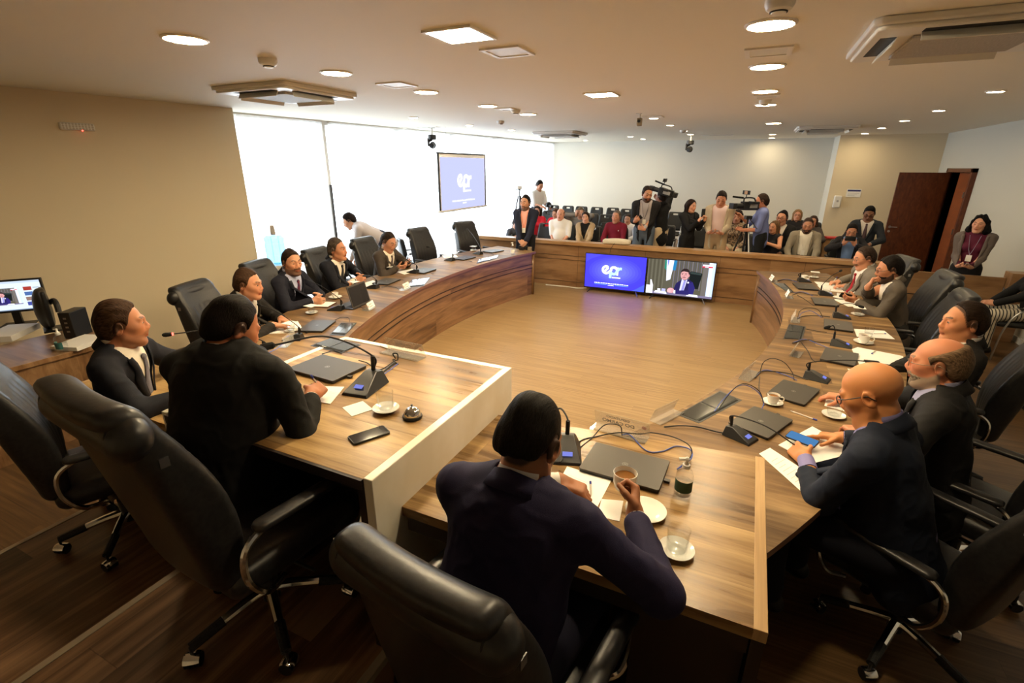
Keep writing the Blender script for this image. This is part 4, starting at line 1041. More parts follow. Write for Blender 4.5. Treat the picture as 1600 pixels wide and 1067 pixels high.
cable([(1240, 535, .006), (1258, 530, .008), (1280, 538, .006), (1299, 545, .006)], 'blue cable beside the white name card of the right table', True)
cable([(1252, 535, .004), (1262, 548, .004), (1268, 560, .004), (1275, 566, .004)], 'thin black cable to the laptop by the large papers')
cable([(1260, 514, .004), (1275, 517, .004), (1292, 519, .004)], 'black cable from the middle hatch to the laptop')
cable([(1246, 498, .004), (1256, 494, .01), (1275, 493, .01), (1297, 495, .01)], 'black cable to the microphone near the napkin glass', r=.004)
cable([(1246, 497, .0), (1250, 486, .06), (1262, 481, .09), (1278, 484, .07), (1286, 496, .01)], 'thin black cable loop in the middle of the right table')
cable([(1247, 498, .0), (1253, 489, .03), (1268, 486, .05), (1284, 496, .01)], 'blue cable loop in the middle of the right table', True)
cable([(1238, 461, .006), (1250, 457, .008), (1265, 460, .008), (1278, 461, .008)], 'black and far cable before the man in grey with the beard', r=.004)
cable([(1240, 457, .006), (1255, 456, .008), (1270, 462, .006)], 'blue cable before the man in grey with the beard', True)
cable([(1246, 461, .004), (1258, 468, .004), (1272, 478, .004)], 'thin black cable between two laptops of the right table')
cable([(1214, 439, .006), (1225, 437, .008), (1245, 439, .008)], 'black cable at the far end of the right table', r=.004)
cable([(1216, 438, .006), (1230, 436, .012), (1246, 441, .006)], 'blue cable at the far end of the right table', True)
cable([(618, 566, .01), (606, 575, .008), (590, 590, .01), (582, 600, .01)], 'thick black cable from the head desk microphone to the name plate', r=.005, z=PZ)
cable([(622, 568, .012), (608, 579, .010), (592, 590, .008), (585, 597, .01)], 'blue cable from the head desk microphone to the name plate', True, z=PZ)
cable([(616, 564, .01), (600, 575, .004), (588, 577, .004), (574, 567, .004), (560, 563, .02)], 'thin black cable curling to the laptop of the head desk', z=PZ)
cable([(618, 560, .0), (614, 553, .03), (621, 553, .03), (621, 563, .0), (614, 562, .012), (622, 570, .0)], 'tied knot of black cable by the head desk name plate', r=.004, z=PZ)
cable([(534, 552, .004), (522, 548, .006), (503, 553, .004)], 'short black cable between hatch and laptop of the head desk', z=PZ)
cable([(392, 556, .01), (410, 548, .01), (428, 543, .01), (437, 537, .01)], 'black cable at the left side desk behind the writing man', z=NZ)
cable([(395, 561, .008), (415, 553, .008), (430, 546, .008), (441, 538, .008)], 'blue cable at the left side desk behind the writing man', True, z=NZ)
cable([(523, 500, .004), (533, 496, .012), (545, 497, .004), (546, 503, .0)], 'thin cable behind the closed laptop of the brown-haired man')
cable([(540, 482, .006), (552, 478, .006), (564, 480, .006), (570, 484, .006)], 'black cable from the open laptop to the name card')
cable([(596, 449, .006), (606, 447, .006), (618, 449, .006), (624, 452, .006)], 'black cable before the grey-haired speaker')
cable([(622, 437, .006), (631, 438, .01), (632, 445, .004)], 'thin cable behind the laptop of the grey-haired speaker')
cable([(656, 424, .006), (668, 424, .006), (677, 428, .006)], 'black cable before the man looking at his phone')
cable([(709, 405, .006), (725, 406, .006), (738, 409, .006)], 'black cable before the nearer empty chair')
cable([(753, 394, .006), (763, 395, .01), (772, 398, .006)], 'black cable before the far empty chair')
# ------------------------------------------------------------------ pictures shown on screens: flat layers at the screen's own surface
LAY = {}
def px_mat(col, st=1.0):
    k = (tuple(col), st)
    if k not in LAY: LAY[k] = emis('pixels %s %.2f' % (col, st), srgb(*col), st)
    return LAY[k]
def ribbon(pts, w, n=10, cap=True):
    """outline of a thick 2-D stroke"""
    P = [Vector((p[0], p[1], 0)) for p in pts]; L = []; Rr = []
    for i, p in enumerate(P):
        t = (P[min(i+1, len(P)-1)]-P[max(i-1, 0)]).normalized(); nn = Vector((-t.y, t.x, 0)); L.append(p+nn*w/2); Rr.append(p-nn*w/2)
    return L, Rr
class Pic:
    """collects coloured layers in a 0..W x 0..H frame; y up"""
    def __init__(s): s.m = MB(); s.mats = []; s.k = 0
    def mi(s, c, st=1.0):
        m = px_mat(c, st)
        if m not in s.mats: s.mats.append(m)
        return s.mats.index(m)
    def poly(s, pts, c, st=1.0):
        s.k += 1; z = s.k*.00003; s.m.add([(x, y, z) for x, y in pts], [tuple(range(len(pts)))], s.mi(c, st))
    def rect(s, x0, y0, x1, y1, c, st=1.0): s.poly([(x0, y0), (x1, y0), (x1, y1), (x0, y1)], c, st)
    def disc(s, x, y, rx, ry, c, st=1.0, n=28, a0=0, a1=360):
        s.poly([(x+rx*math.cos(R(a0+(a1-a0)*i/n)), y+ry*math.sin(R(a0+(a1-a0)*i/n))) for i in range(n+(a1-a0 < 360))], c, st)
    def stroke(s, pts, w, c, st=1.0):
        L, Q = ribbon(pts, w); s.k += 1; z = s.k*.00003; n = len(L)
        s.m.add([(p.x, p.y, z) for p in L]+[(p.x, p.y, z) for p in Q], [(i, n+i, n+i+1, i+1) for i in range(n-1)], s.mi(c, st))
    def obj(s, parent, M4, name='picture'):
        o = s.m.obj(name, s.mats, parent, smooth=0); o.matrix_local = M4
        for p in o.data.polygons: pass
        return o
def arc(cx, cy, r, a0, a1, n=24): return [(cx+r*math.cos(R(a0+(a1-a0)*i/n)), cy+r*math.sin(R(a0+(a1-a0)*i/n))) for i in range(n+1)]
def epr(pic, x, y, s, white=(255, 255, 255), cyan=(185, 240, 255), st=1.0):
    """the linked letters e, p, r in one running band"""
    w = .30*s; f = lambda P: [(x+s*a, y+s*b) for a, b in P]
    pic.stroke(f([(.22, .42), (.62, .86)]+arc(.40, .62, .40, 50, 330, 30)[2:]), w*.92, white, st)
    pic.stroke(f([(.72, .33), (.98, .62)]+arc(1.30, .56, .40, 140, -10, 22)), w, white, st)
    pic.stroke(f([(1.74, 1.0), (1.74, .05)]), w*.72, white, st)
    pic.stroke(f([(.92, -.32), (.92, .10)]+arc(1.30, .58, .40, 205, 305, 16)+[(1.72, .60), (1.90, .80), (2.02, .86), (2.22, .86)]), w, cyan, st)
    pic.rect(x+s*1.12, y-s*.30, x+s*2.12, y-s*.16, white, st)
def wordbar(pic, x0, x1, y, h, c, st=1.0, seed=1):
    r = random.Random(seed); x = x0
    while x < x1:
        w = r.uniform(.02, .075)*(x1-x0); e = min(x+w, x1); pic.rect(x, y, e, y+h*(1 if r.random() < .7 else .8), c, st); x = e+.012*(x1-x0)
def face_pic(p, x, y, s):
    """a suited man behind a desk, as broadcast: origin at the neck"""
    P = lambda L, c: p.poly([(x+a*s, y+b*s) for a, b in L], c)
    P([(.28, -.55), (.30, .42), (.36, .50), (.95, .42), (1.0, .36), (.85, -.55)], (26, 30, 30)); P([(.34, .34), (.36, .47), (.93, .40), (.95, .30)], (52, 62, 60))
    P([(-.62, -.95), (-.42, -.30), (-.10, -.02), (.02, -.06), (.12, -.08), (.22, .02), (.52, -.16), (.68, -.50), (.60, -.95)], (38, 34, 82))
    P([(.30, -.2), (.52, -.16), (.68, -.50), (.60, -.95), (.3, -.9)], (46, 40, 110)); P([(-.12, -.02), (-.22, -.95), (.02, -.95), (.20, -.02), (.05, -.12)], (205, 205, 240)); P([(.01, -.08), (-.12, -.86), (.03, -.90), (.13, -.10)], (142, 140, 205))
    p.disc(x+.26*s, y-.20*s, .055*s, .055*s, (235, 235, 245))
    p.disc(x+.02*s, y+.24*s, .235*s, .30*s, (206, 150, 150)); p.disc(x+.26*s, y+.22*s, .04*s, .08*s, (200, 140, 140))
    P([(-.24, .24), (-.22, .46), (-.08, .62), (.14, .62), (.27, .50), (.30, .28), (.24, .30), (.20, .42), (-.05, .46), (-.20, .40)], (48, 36, 36))
    for a in (-.12, .08): P([(a-.06, .31), (a+.06, .31), (a+.06, .335), (a-.06, .335)], (60, 40, 44)); p.disc(x+a*s, y+.26*s, .035*s, .018*s, (50, 34, 40))
    P([(-.04, .14), (.03, .14), (.02, .26), (-.02, .26)], (188, 128, 130)); P([(-.11, .08), (.10, .08), (.08, .115), (-.09, .115)], (96, 62, 66)); P([(-.09, .04), (.07, .04), (.06, .06), (-.08, .06)], (170, 96, 104))
def broadcast(p, W, H):
    p.rect(0, 0, W, H, (88, 84, 70))
    for k in range(9): p.rect(W*.03*k, 0, W*(.03*k+.013), H, ((74, 70, 56) if k % 2 else (104, 100, 84)))
    for k in range(16): p.rect(W*(.40+.033*k), H*.2, W*(.40+.033*k+.014), H, ((84, 80, 88) if k % 2 else (112, 106, 116)))
    p.poly([(W*.255, H), (W*.255, H*.76), (W*.29, H*.70), (W*.31, H)], (44, 130, 110)); p.poly([(W*.28, H), (W*.30, H*.40), (W*.36, H*.45), (W*.40, H)], (222, 226, 246)); p.poly([(W*.29, H), (W*.305, H*.8), (W*.32, H)], (120, 130, 230)); p.poly([(W*.39, H), (W*.38, H*.72), (W*.425, H*.72), (W*.435, H)], (40, 120, 170))
    p.rect(W*.905, 0, W, H, (196, 214, 250)); p.rect(W*.915, 0, W*.96, H, (240, 246, 255)); p.rect(W*.83, 0, W*.905, H, (108, 102, 98))
    face_pic(p, W*.565, H*.50, H*.47)
    p.poly([(0, 0), (W, 0), (W, H*.06), (W*.5, H*.075), (W*.13, H*.075), (0, H*.06)], (120, 112, 140)); p.rect(0, 0, W*.105, H*.24, (232, 234, 246)); p.poly([(W*.06, H*.24), (W*.105, H*.24), (W*.075, H*.40), (W*.055, H*.40)], (236, 236, 246))
    p.poly([(W*.13, H*.03), (W*.33, H*.02), (W*.31, H*.09), (W*.15, H*.10)], (236, 236, 250)); p.rect(W*.18, H*.09, W*.225, H*.16, (240, 240, 250)); p.rect(W*.245, H*.08, W*.305, H*.17, (170, 172, 210)); p.poly([(W*.62, H*.02), (W*.80, H*.01), (W*.79, H*.07), (W*.66, H*.08)], (240, 240, 252))
    p.disc(W*.385, H*.135, W*.055, H*.075, (222, 158, 164)); p.disc(W*.36, H*.12, W*.03, H*.05, (232, 172, 178)); p.poly([(W*.43, H*.06), (W*.46, H*.06), (W*.455, H*.16), (W*.43, H*.14)], (226, 228, 246)); p.poly([(W*.46, H*.05), (W*.66, H*.05), (W*.66, H*.19), (W*.47, H*.15)], (44, 38, 98))
    p.rect(W*.815, H*.90, W*.965, H*.945, (236, 232, 246)); p.rect(W*.81, H*.865, W*.96, H*.90, (214, 40, 70)); p.rect(W*.85, H*.87, W*.90, H*.892, (240, 220, 230))
SCR = Matrix.Rotation(PI/2, 4, 'X')           # picture plane x right, y up, facing -y
def tv(x0, x1, z0, z1, y, label, kind):
    t = thing('television', label, 'television', ((x0+x1)/2, y, 0), 0, 'televisions standing on the floor')
    W, H = x1-x0, z1-z0
    m = MB(); m.box((-W/2, 0, z0), (W/2, .03, z1)); m.box((-W*.3, .03, z0+.08), (W*.3, .07, z0+.42)); m.obj('housing', M_black, t, bevel=.003)
    for s in (-1, 1):
        m = MB(); m.tube([(s*W*.36, .012, z0+.01), (s*W*.41, -.11, .006)], .008, 0, 8); m.tube([(s*W*.36, .012, z0+.01), (s*W*.41, .13, .006)], .008, 0, 8); m.obj('foot', M_steel if s > 0 else M_black, t)
    p = Pic(); w, h = W-.024, H-.034
    if kind == 'logo':
        p.rect(0, 0, w, h, (70, 62, 240))
        for k in range(7): p.disc(w*.5, h*.52, w*(.49-.05*k), h*(.47-.05*k), (70+6*k, 64+8*k, 242+k))
        p.poly([(w, 0), (w, h*.22), (w*.86, h*.05), (w*.80, 0)], (76, 96, 250)); p.poly([(0, h), (w*.30, h), (w*.10, h*.86), (0, h*.74)], (78, 74, 248))
        epr(p, w*.30, h*.40, h*.255); wordbar(p, w*.17, w*.74, h*.135, h*.028, (240, 245, 255), 1, 3); p.rect(w*.17, h*.105, w*.38, h*.115, (120, 190, 255)); wordbar(p, w*.40, w*.50, h*.085, h*.028, (240, 245, 255), 1, 5); p.rect(w*.52, h*.105, w*.74, h*.115, (120, 190, 255))
    else: broadcast(p, w, h)
    p.obj(t, Matrix.Translation((-w/2, -.0012, z0+.022)) @ SCR)
    return t
tv(-2.655, -1.525, .06, .71, 8.80, 'television showing the white epr letters on bright blue, left of the two', 'logo')
tv(-1.515, -.385, .06, .705, 8.80, 'television showing a suited man at a desk, right of the two', 'video')
m = MB(); m.tube(smooth_path([(-3.45, 8.86, .012), (-3.2, 8.83, .02), (-3.0, 8.88, .012), (-2.8, 8.85, .012), (-2.62, 8.87, .03)]), .008, 0, 6); o = m.obj('power_strip_cable', M_plastic); tag(o, 'white cable on the floor leading to the left television', 'cable')

# projection screen on its tensioned frame, hanging before the windows, parallel to them
t = thing('projection_screen', 'white projection screen with a pale blue epr slide hanging before the windows', 'projection screen', (-5.32, 8.96, 1.40), R(90))
m = MB(); m.box((-.90, -.01, 0), (.90, .012, 1.02)); m.obj('fabric', M_paper, t)
m = MB(); m.box((-.90, -.016, 1.02), (.90, .03, 1.045)); m.obj('top_bar', M_black, t)
for s in (-1, 1):
    m = MB(); m.box((s*.90-.02, -.014, .0), (s*.90+.02, .004, 1.02)); m.obj('dark_border', M_black, t)
m = MB(); m.tube([(-.95, 0, -.012), (.95, 0, -.012)], .022, 0, 12); m.obj('bottom_bar', M_plastic, t)
m = MB(); m.tube([(.0, 0, -.03), (.0, 0, -.42)], .003, 0, 6); m.obj('pull_cord', M_black, t)
for s in (-.6, .6):
    m = MB(); m.tube([(s, 0, 1.04), (s, 0, CEIL_Z-1.40)], .003, 0, 6); m.obj('hanging_wire', M_steel, t)
p = Pic(); w, h = 1.70, .95
SLIDE = .88
p.rect(0, 0, w, h, (186, 191, 246), SLIDE); epr(p, w*.36, h*.40, h*.25, (250, 250, 255), (244, 248, 255), 1.0); wordbar(p, w*.22, w*.74, h*.14, h*.03, (248, 250, 255), 1.0, 3); wordbar(p, w*.45, w*.54, h*.09, h*.03, (248, 250, 255), 1.0, 5)
p.obj(t, Matrix.Translation((-w/2, -.0165, .01)) @ SCR)

# water cooler
t = thing('water_cooler', 'water cooler with a pale blue bottle at the end of the beige wall', 'water cooler', (-6.08, 4.93, 0), R(60))
m = MB(); m.box((-.15, -.15, .02), (.15, .15, .86)); m.obj('cabinet', M_plastic, t, bevel=.02)
for s in (-1, 1):
    m = MB(); m.tube([(s*.05, -.15, .66), (s*.05, -.19, .66), (s*.05, -.19, .63)], .012); m.obj('tap', M_grey, t)
M_bott = clear('blue water bottle', (.42, .74, .95), .2, .02, .16, (.55, .80, .95))
m = MB(); m.lathe([(.03, .855), (.05, .87), (.09, .88), (.135, .93), (.135, 1.0), (.129, 1.01), (.129, 1.03), (.135, 1.04), (.135, 1.16), (.129, 1.17), (.129, 1.19), (.135, 1.2), (.135, 1.24), (.10, 1.275), (.0001, 1.275)], n=32, cap=False); b = m.obj('bottle', M_bott, t); b['label'] = 'pale blue water bottle'
m = MB(); m.lathe([(.03, 1.278), (.036, 1.30), (.026, 1.41), (.0001, 1.41)], n=20); m.obj('cup_tube', mat('translucent cup', (.62, .55, .50), .4), t)

# side table with computer at the left wall
t = thing('wall_desk', 'dark walnut desk along the beige wall holding the computer', 'desk', (0, 0, 0))
A_, B_ = at(79, 558, .75), at(147, 540, .75); d_ = (B_-A_).normalized(); n_ = Vector((-d_.y, d_.x, 0))
Q = [A_-d_*1.5, B_+d_*.25, B_+d_*.25+n_*.72, A_-d_*1.5+n_*.72]
m = MB(); m.prism([(q.x, q.y) for q in Q], .71, .75); m.obj('desk_top', MATS['walnut low wall'], t, bevel=.003)
Q2 = [A_-d_*1.48+n_*.02, B_+d_*.23+n_*.02, B_+d_*.23+n_*.06, A_-d_*1.48+n_*.06]
m = MB(); m.prism([(q.x, q.y) for q in Q2], 0, .71); m.obj('front_panel', MATS['walnut low wall'], t)
Q3 = [B_+d_*.19+n_*.06, B_+d_*.23+n_*.06, B_+d_*.23+n_*.7, B_+d_*.19+n_*.7]
m = MB(); m.prism([(q.x, q.y) for q in Q3], 0, .71); m.obj('side_panel', MATS['walnut low wall'], t)
def on_desk(px, py, h=0): p = at(px, py, .75+h); return p
c = at(30, 508, .75)
t = thing('monitor', 'computer monitor at the left edge showing a web page with a video', 'monitor', c, R(52))
W, H = .53, .31
m = MB(); m.box((-W/2, -.015, .13), (W/2, .02, .13+H)); m.obj('housing', M_black, t, bevel=.004)
m = MB(); m.box((-.03, .01, .0), (.03, .04, .25)); m.box((-.12, -.08, 0), (.12, .10, .012)); m.obj('stand', M_black, t)
p = Pic(); w, h = W-.03, H-.035
p.rect(0, 0, w, h, (214, 228, 240), .9); p.rect(0, h*.93, w, h, (190, 204, 222), .9); p.rect(0, 0, w, h*.03, (120, 136, 160), .8)
vw, vh = w*.62, h*.58; ox, oy = w*.06, h*.20
q = Pic(); broadcast(q, vw, vh)
m4 = Matrix.Translation((-w/2, -.0162, .13+.02)) @ SCR
for k, (y, c_) in enumerate(((.66, (170, 60, 50)), (.48, (80, 110, 170)), (.30, (150, 120, 110)), (.13, (70, 80, 160)))): p.rect(w*.74, h*y, w*.86, h*(y+.13), c_, .8); p.rect(w*.88, h*(y+.07), w*.97, h*(y+.10), (150, 160, 175), .8)
p.rect(w*.06, h*.10, w*.30, h*.13, (120, 130, 150), .8); p.rect(w*.06, h*.84, w*.16, h*.87, (200, 80, 70), .8)
p.obj(t, m4, 'web_page'); q.obj(t, Matrix.Translation((-w/2+ox, -.0178, .13+.02+oy)) @ SCR, 'video_picture')
c = at(84, 515, .75)
t = thing('turned_monitor', 'black monitor turned away on a hinged arm beside the lit one', 'monitor', c, R(-20))
s = SDF(); s.box((0, 0, .22), (.15, .02, .17), .02, .03); s.ell((0, -.03, .20), (.11, .06, .19), .05); s.obj('shell', M_black, t, h=.014)
m = MB(); m.tube(smooth_path([(.03, .03, .26), (.10, .06, .29), (.17, .07, .27), (.20, .07, .20)]), .022, 0, 10); m.obj('arm', M_black, t)
m = MB(); m.box((-.1, -.07, 0), (.1, .09, .015)); m.obj('foot', M_black, t)
t = thing('electronics_box', 'upright black electronics box with a row of ports on the wall desk', 'electronics', at(124, 524, .75), R(30))
m = MB(); m.box((-.05, -.1, 0), (.05, .1, .24)); m.obj('case', M_black, t, bevel=.006)
for k in range(4):
    m = MB(); m.box((-.012, -.1025, .06+k*.04), (.012, -.1, .075+k*.04)); m.obj('port', M_steel, t)
pump_bottle(at(99, 549, .75), 'clear pump bottle on the wall desk behind the man in profile', mat('teal label', (.05, .18, .18), .5), .15, .04)
c = at(128, 538, .75); m = MB(); m.box((-.12, -.16, 0), (.12, .16, .035)); o = m.obj('paper_stack', M_paper, bevel=.002); o.location = c; o.rotation_euler = (0, 0, R(20)); tag(o, 'stack of white papers on the wall desk behind the man in profile', 'papers')
c = at(18, 524, .75); m = MB(); m.box((-.12, -.2, 0), (.12, .2, .05)); o = m.obj('paper_stack', M_paper, bevel=.002); o.location = c; o.rotation_euler = (0, 0, R(40)); tag(o, 'stack of white papers at the left edge of the photo below the monitor', 'papers')

# fittings on the walls
t = thing('emergency_light', 'white emergency light with a red indicator on the beige left wall', 'emergency light', (WL(3.04), 3.04, 2.57), R(90-7.4))
m = MB(); m.box((-.145, -.05, -.035), (.145, 0, .035)); m.obj('housing', M_plastic, t, bevel=.012)
m = MB()
for r in range(3):
    for k in range(10): m.lathe([(.009, 0), (.009, .002), (.0001, .003)], n=8, M=Matrix.Translation((-.122+k*.027, -.050, -.020+r*.020)) @ Matrix.Rotation(PI/2, 4, 'X'))
m.obj('led_array', mat('dim led', (.55, .5, .42), .3), t)
m = MB(); m.ball((.03, -.045, -.038), .006); m.obj('indicator', M_red, t)
t = thing('soap_dispenser', 'white sanitizer dispenser on the beige back wall', 'dispenser', (1.76, 13.9, 1.33), 0)
m = MB(); m.box((-.075, -.10, 0), (.075, 0, .27)); m.obj('housing', M_plastic, t, bevel=.02)
m = MB(); m.box((-.02, -.103, .13), (.02, -.1, .17)); m.obj('window', M_grey, t)
t = thing('wall_sign', 'small white notice with a blue heading on the beige back wall', 'sign', (2.05, 13.895, 1.66), 0)
m = MB(); m.box((-.14, -.004, -.09), (.14, 0, .09)); m.obj('panel', M_paper, t)
m = MB(); m.box((-.125, -.0055, .035), (.125, -.004, .072)); m.obj('heading', mat('navy print', (.03, .035, .16), .5), t)
m = MB()
for k in range(3): m.box((-.11, -.0052, -.01-k*.025), (.11-.04*k, -.004, -.003-k*.025))
m.obj('text_lines', mat('grey print', (.5, .5, .5), .7), t)

# things on the low wall
t = thing('projector', 'small off-white projector lying on the low wall, its cable hanging down', 'projector', (-2.15, 9.04, .865), R(4))
s = SDF(); s.box((0, 0, .045), (.25, .085, .042), .03, .02); s.ell((.02, 0, .075), (.18, .075, .028), .03); s.obj('body', mat('cream plastic', (.62, .57, .46), .5), t, h=.012)
m = MB(); m.tube(smooth_path([(-.02, -.085, .03), (-.05, -.13, -.02), (-.08, -.125, -.08), (-.09, -.12, -.16)]), .004, 0, 6); m.obj('cord', M_black, t)

# ------------------------------------------------------------------ audience chairs
M_shell = mat('black chair shell', (.012, .013, .014), .42)
def visitor(label):
    t = thing('visitor_chair', label, 'chair', (0, 0, 0), PI, 'black visitor chairs of the audience')
    s = SDF(); s.fun('u', (0, -.23, .70), .36, .01, lambda q: (lambda d: np.linalg.norm(np.maximum(d, 0), axis=1)+np.minimum(d.max(1), 0)-.05)(np.stack([np.abs(q[:, 0])-.235+.12*np.maximum(q[:, 2]-.72, 0), np.abs(q[:, 1]+.215+.16*(q[:, 2]-.46)-.22*q[:, 0]**2)-.014, np.abs(q[:, 2]-.71)-.22], 1)+.05+np.array([0, -.032, 0], np.float32)))
    s.box((0, -.29, .875), (.075, .08, .022), .015, .005, 's')
    s.obj('backrest', M_shell, t, h=.014)
    s = SDF(); s.box((0, .02, .445), (.235, .23, .032), .03, .02); s.obj('seat', M_shell, t, h=.016)
    for sx in (-1, 1):
        m = MB(); m.tube(smooth_path([(sx*.24, .20, 0), (sx*.25, .17, .42), (sx*.26, .05, .64), (sx*.26, -.15, .645), (sx*.25, -.22, .56), (sx*.24, -.25, 0)], 4), .011, 0, 6); m.obj('steel_frame', M_steel, t)
    for sx in (-1, 1):
        m = MB(); m.box((sx*.26-.025, -.17, .645), (sx*.26+.025, .10, .67)); m.obj('arm_pad', M_shell, t, bevel=.008)
    return t
v0 = visitor('empty black visitor chair, leftmost of the farthest row')
TIER = .25
m = MB(); m.prism([(WW(11.15), 11.15), (2.2, 11.15), (2.2, 14.9), (WW(14.9), 14.9)], .1, TIER); struct(m.obj('floor_tier', M_plat))
VC = [(865, 322, 0, 'leftmost of the farthest row'), (888, 323, 0, 'second from the left in the farthest row'), (909, 324, 0, 'above the person with raised hands'), (933, 325, 0, 'above the woman in the beige jacket'), (958, 326, 0, 'above the man in burgundy'), (980, 328, 0, 'farthest row just left of the man in the black blazer'),
      (1056, 333, 0, 'between the black-clad cameraman and the woman with the phone'), (858, 331, 1, 'second row from the back, right of the woman in red'), (891, 333, 1, 'second row from the back, behind the bald man in white'), (925, 335, 1, 'second row from the back, behind the beige jacket'), (948, 337, 1, 'second row from the back, left of the man in burgundy'), (985, 338, 1, 'second row from the back, behind the man in the black blazer')]
for i, (px, py, r, l) in enumerate(VC):
    p = at(px, py, TIER+.90); x, y = p.x, min(p.y-.28, 14.3); l = 'empty black visitor chair, '+l
    if i == 0: v0.location = (x, y, TIER); v0['label'] = l
    else: q = dup(v0, (x, y, TIER), PI, l)
    (v0 if i == 0 else q).scale = (.78, 1, 1)
CHAIRS_AT = [(-4.55, 10.15, .1, PI+.3, 'black visitor chair of the person in jeans at the window end'), (-4.05, 10.1, .1, PI, 'empty black visitor chair right behind the standing man in navy'), (-3.55, 10.05, .1, PI, 'black visitor chair under the bald man in white'), (-2.98, 10.05, .1, PI, 'black visitor chair under the woman in the beige jacket'), (-2.42, 10.05, .1, PI, 'black visitor chair under the man in burgundy'),
             (-4.42, 10.85, .1, PI, 'black visitor chair of the woman in red by the window'), (-3.95, 10.85, .1, PI, 'black visitor chair of the long-haired woman in red'), (-3.40, 10.85, .1, PI, 'black visitor chair of the person with raised hands'), (-2.85, 10.85, .1, PI, 'empty black visitor chair behind the beige jacket and burgundy sweater'),
             (-1.6, 10.9, .1, PI, 'black visitor chair behind the black-clad cameraman'), (-.95, 10.9, .1, PI, 'black visitor chair behind the woman with the phone'),
             (.93, 10.15, .1, PI, 'black visitor chair under the man in the light grey suit'), (1.52, 10.0, .1, PI, 'black visitor chair under the man in the blue shirt with the phone'), (.50, 10.6, .1, PI, 'black visitor chair under the man with the orange tie'), (.20, 10.1, .1, PI, 'black visitor chair of the bare-armed woman behind the camera'),
             (.78, 11.5, TIER, PI, 'black visitor chair of the blonde woman'), (1.12, 11.4, TIER, PI, 'black visitor chair of the brown-haired woman'), (1.95, 11.5, TIER, PI, 'black visitor chair of the dark-suited man by the door'), (-.25, 10.9, .1, PI, 'black visitor chair of the woman in the patterned blouse'),
             (3.10, 7.75, 0, R(90), 'black visitor chair of the person in striped trousers at the right edge'), (-5.72, 7.75, 0, R(-40), 'black visitor chair by the window beyond the table'), (-5.72, 5.75, 0, R(-120), 'black visitor chair near the window behind the man bending over'), (2.75, 4.1, 0, R(100), 'dark visitor chair at the right edge behind the executive chairs')]
for x, y, z, rz, l in CHAIRS_AT: dup(v0, (x, y, z), rz, l).scale = (.88, 1, 1)
t = thing('red_folder', 'red folder lying by the wall behind the man in the grey suit', 'folder', (1.62, 11.25, .93), R(10))
m = MB(); m.box((-.26, -.1, 0), (.26, .1, .03)); m.obj('cover', mat('red card', (.55, .03, .03), .5), t, bevel=.004)
m = MB(); m.box((.02, -.06, .030), (.14, .03, .0305)); m.obj('white_print', M_paper, t)
t = thing('side_cabinet', 'low brown cabinet under the red folder', 'cabinet', (1.62, 11.35, TIER), 0)
m = MB(); m.box((-.3, -.2, 0), (.3, .2, .68)); m.obj('carcass', MATS['walnut low wall'], t, bevel=.004)
m = MB(); m.box((-.28, -.215, .03), (.28, -.2, .64)); m.obj('door_panel', MATS['walnut cap'], t, bevel=.003)
s = SDF(); s.ell((0, 0, .19), (.22, .15, .20), .05); s.box((0, -.08, .15), (.16, .10, .12), .05, .06); s.cap((-.08, 0, .38), (.08, 0, .38), .02, None, .03)
o = s.obj('backpack', mat('black nylon', (.008, .008, .009), .7, bump=(80, .3)), h=.02, disp=waves(5, .008, 22)); p = at(1592, 640, 0); o.location = (p.x+.15, p.y, 0); tag(o, 'black backpack standing on the dark floor at the right edge', 'bag')
s = SDF(); s.ell((0, 0, .13), (.25, .17, .13), .05); s.box((0, 0, .08), (.2, .13, .08), .05, .06); s.cap((-.1, 0, .26), (.1, 0, .26), .015, None, .03)
o = s.obj('shoulder_bag', MATS['black nylon'], h=.02, disp=waves(6, .008, 22)); o.location = (-5.62, 6.95, .48); tag(o, 'black shoulder bag on the seat by the window, behind the man with the phone', 'bag')
dup(v0, (-5.62, 6.95, 0), R(-80), 'visitor chair carrying the black shoulder bag by the window')

# ------------------------------------------------------------------ camera gear
def video_camera(M4, label, mat_light=None):
    """shoulder video camera; local +y is where the lens points"""
    t = thing('video_camera', label, 'video camera', (0, 0, 0), 0, 'professional video cameras'); t.matrix_world = M4
    m = MB(); m.box((-.06, -.20, -.07), (.06, .12, .08)); m.box((-.05, -.30, -.05), (.05, -.20, .06)); m.obj('body', M_black, t, bevel=.012)
    m = MB(); m.cyl((0, .12, 0), (0, .27, 0), .048, .052, n=20); m.box((-.062, .27, -.05), (.062, .35, .05)); m.obj('lens', M_black, t, bevel=.004)
    m = MB(); m.tube(smooth_path([(0, .10, .08), (0, .08, .14), (0, -.10, .14), (0, -.16, .08)]), .013); m.obj('handle', M_black, t)
    m = MB(); m.box((-.16, -.02, .04), (-.06, .04, .09)); m.cyl((-.13, -.02, .065), (-.13, -.12, .065), .026); m.obj('viewfinder', M_black, t)
    m = MB(); m.cyl((.05, .08, .14), (.05, .30, .16), .017); m.obj('microphone', M_foam, t)
    m = MB(); m.cyl((0, .06, .14), (0, .06, .20), .008); m.box((-.045, .04, .20), (.045, .08, .27)); l = m.obj('lamp_head', M_black, t, bevel=.004)
    m = MB(); m.box((-.036, .0805, .207), (.036, .083, .263)); m.obj('lamp_glass', mat_light or M_grey, l)
    m = MB(); m.box((-.07, -.16, -.03), (-.06, .0, .04)); m.obj('side_panel', M_grey, t)
    for s_ in (-1, 1):
        m = MB(); m.box((s_*.075-.02, .07, .20), (s_*.075+.02, .075, .27)); m.obj('barn_door', M_blackm, l)
    return t
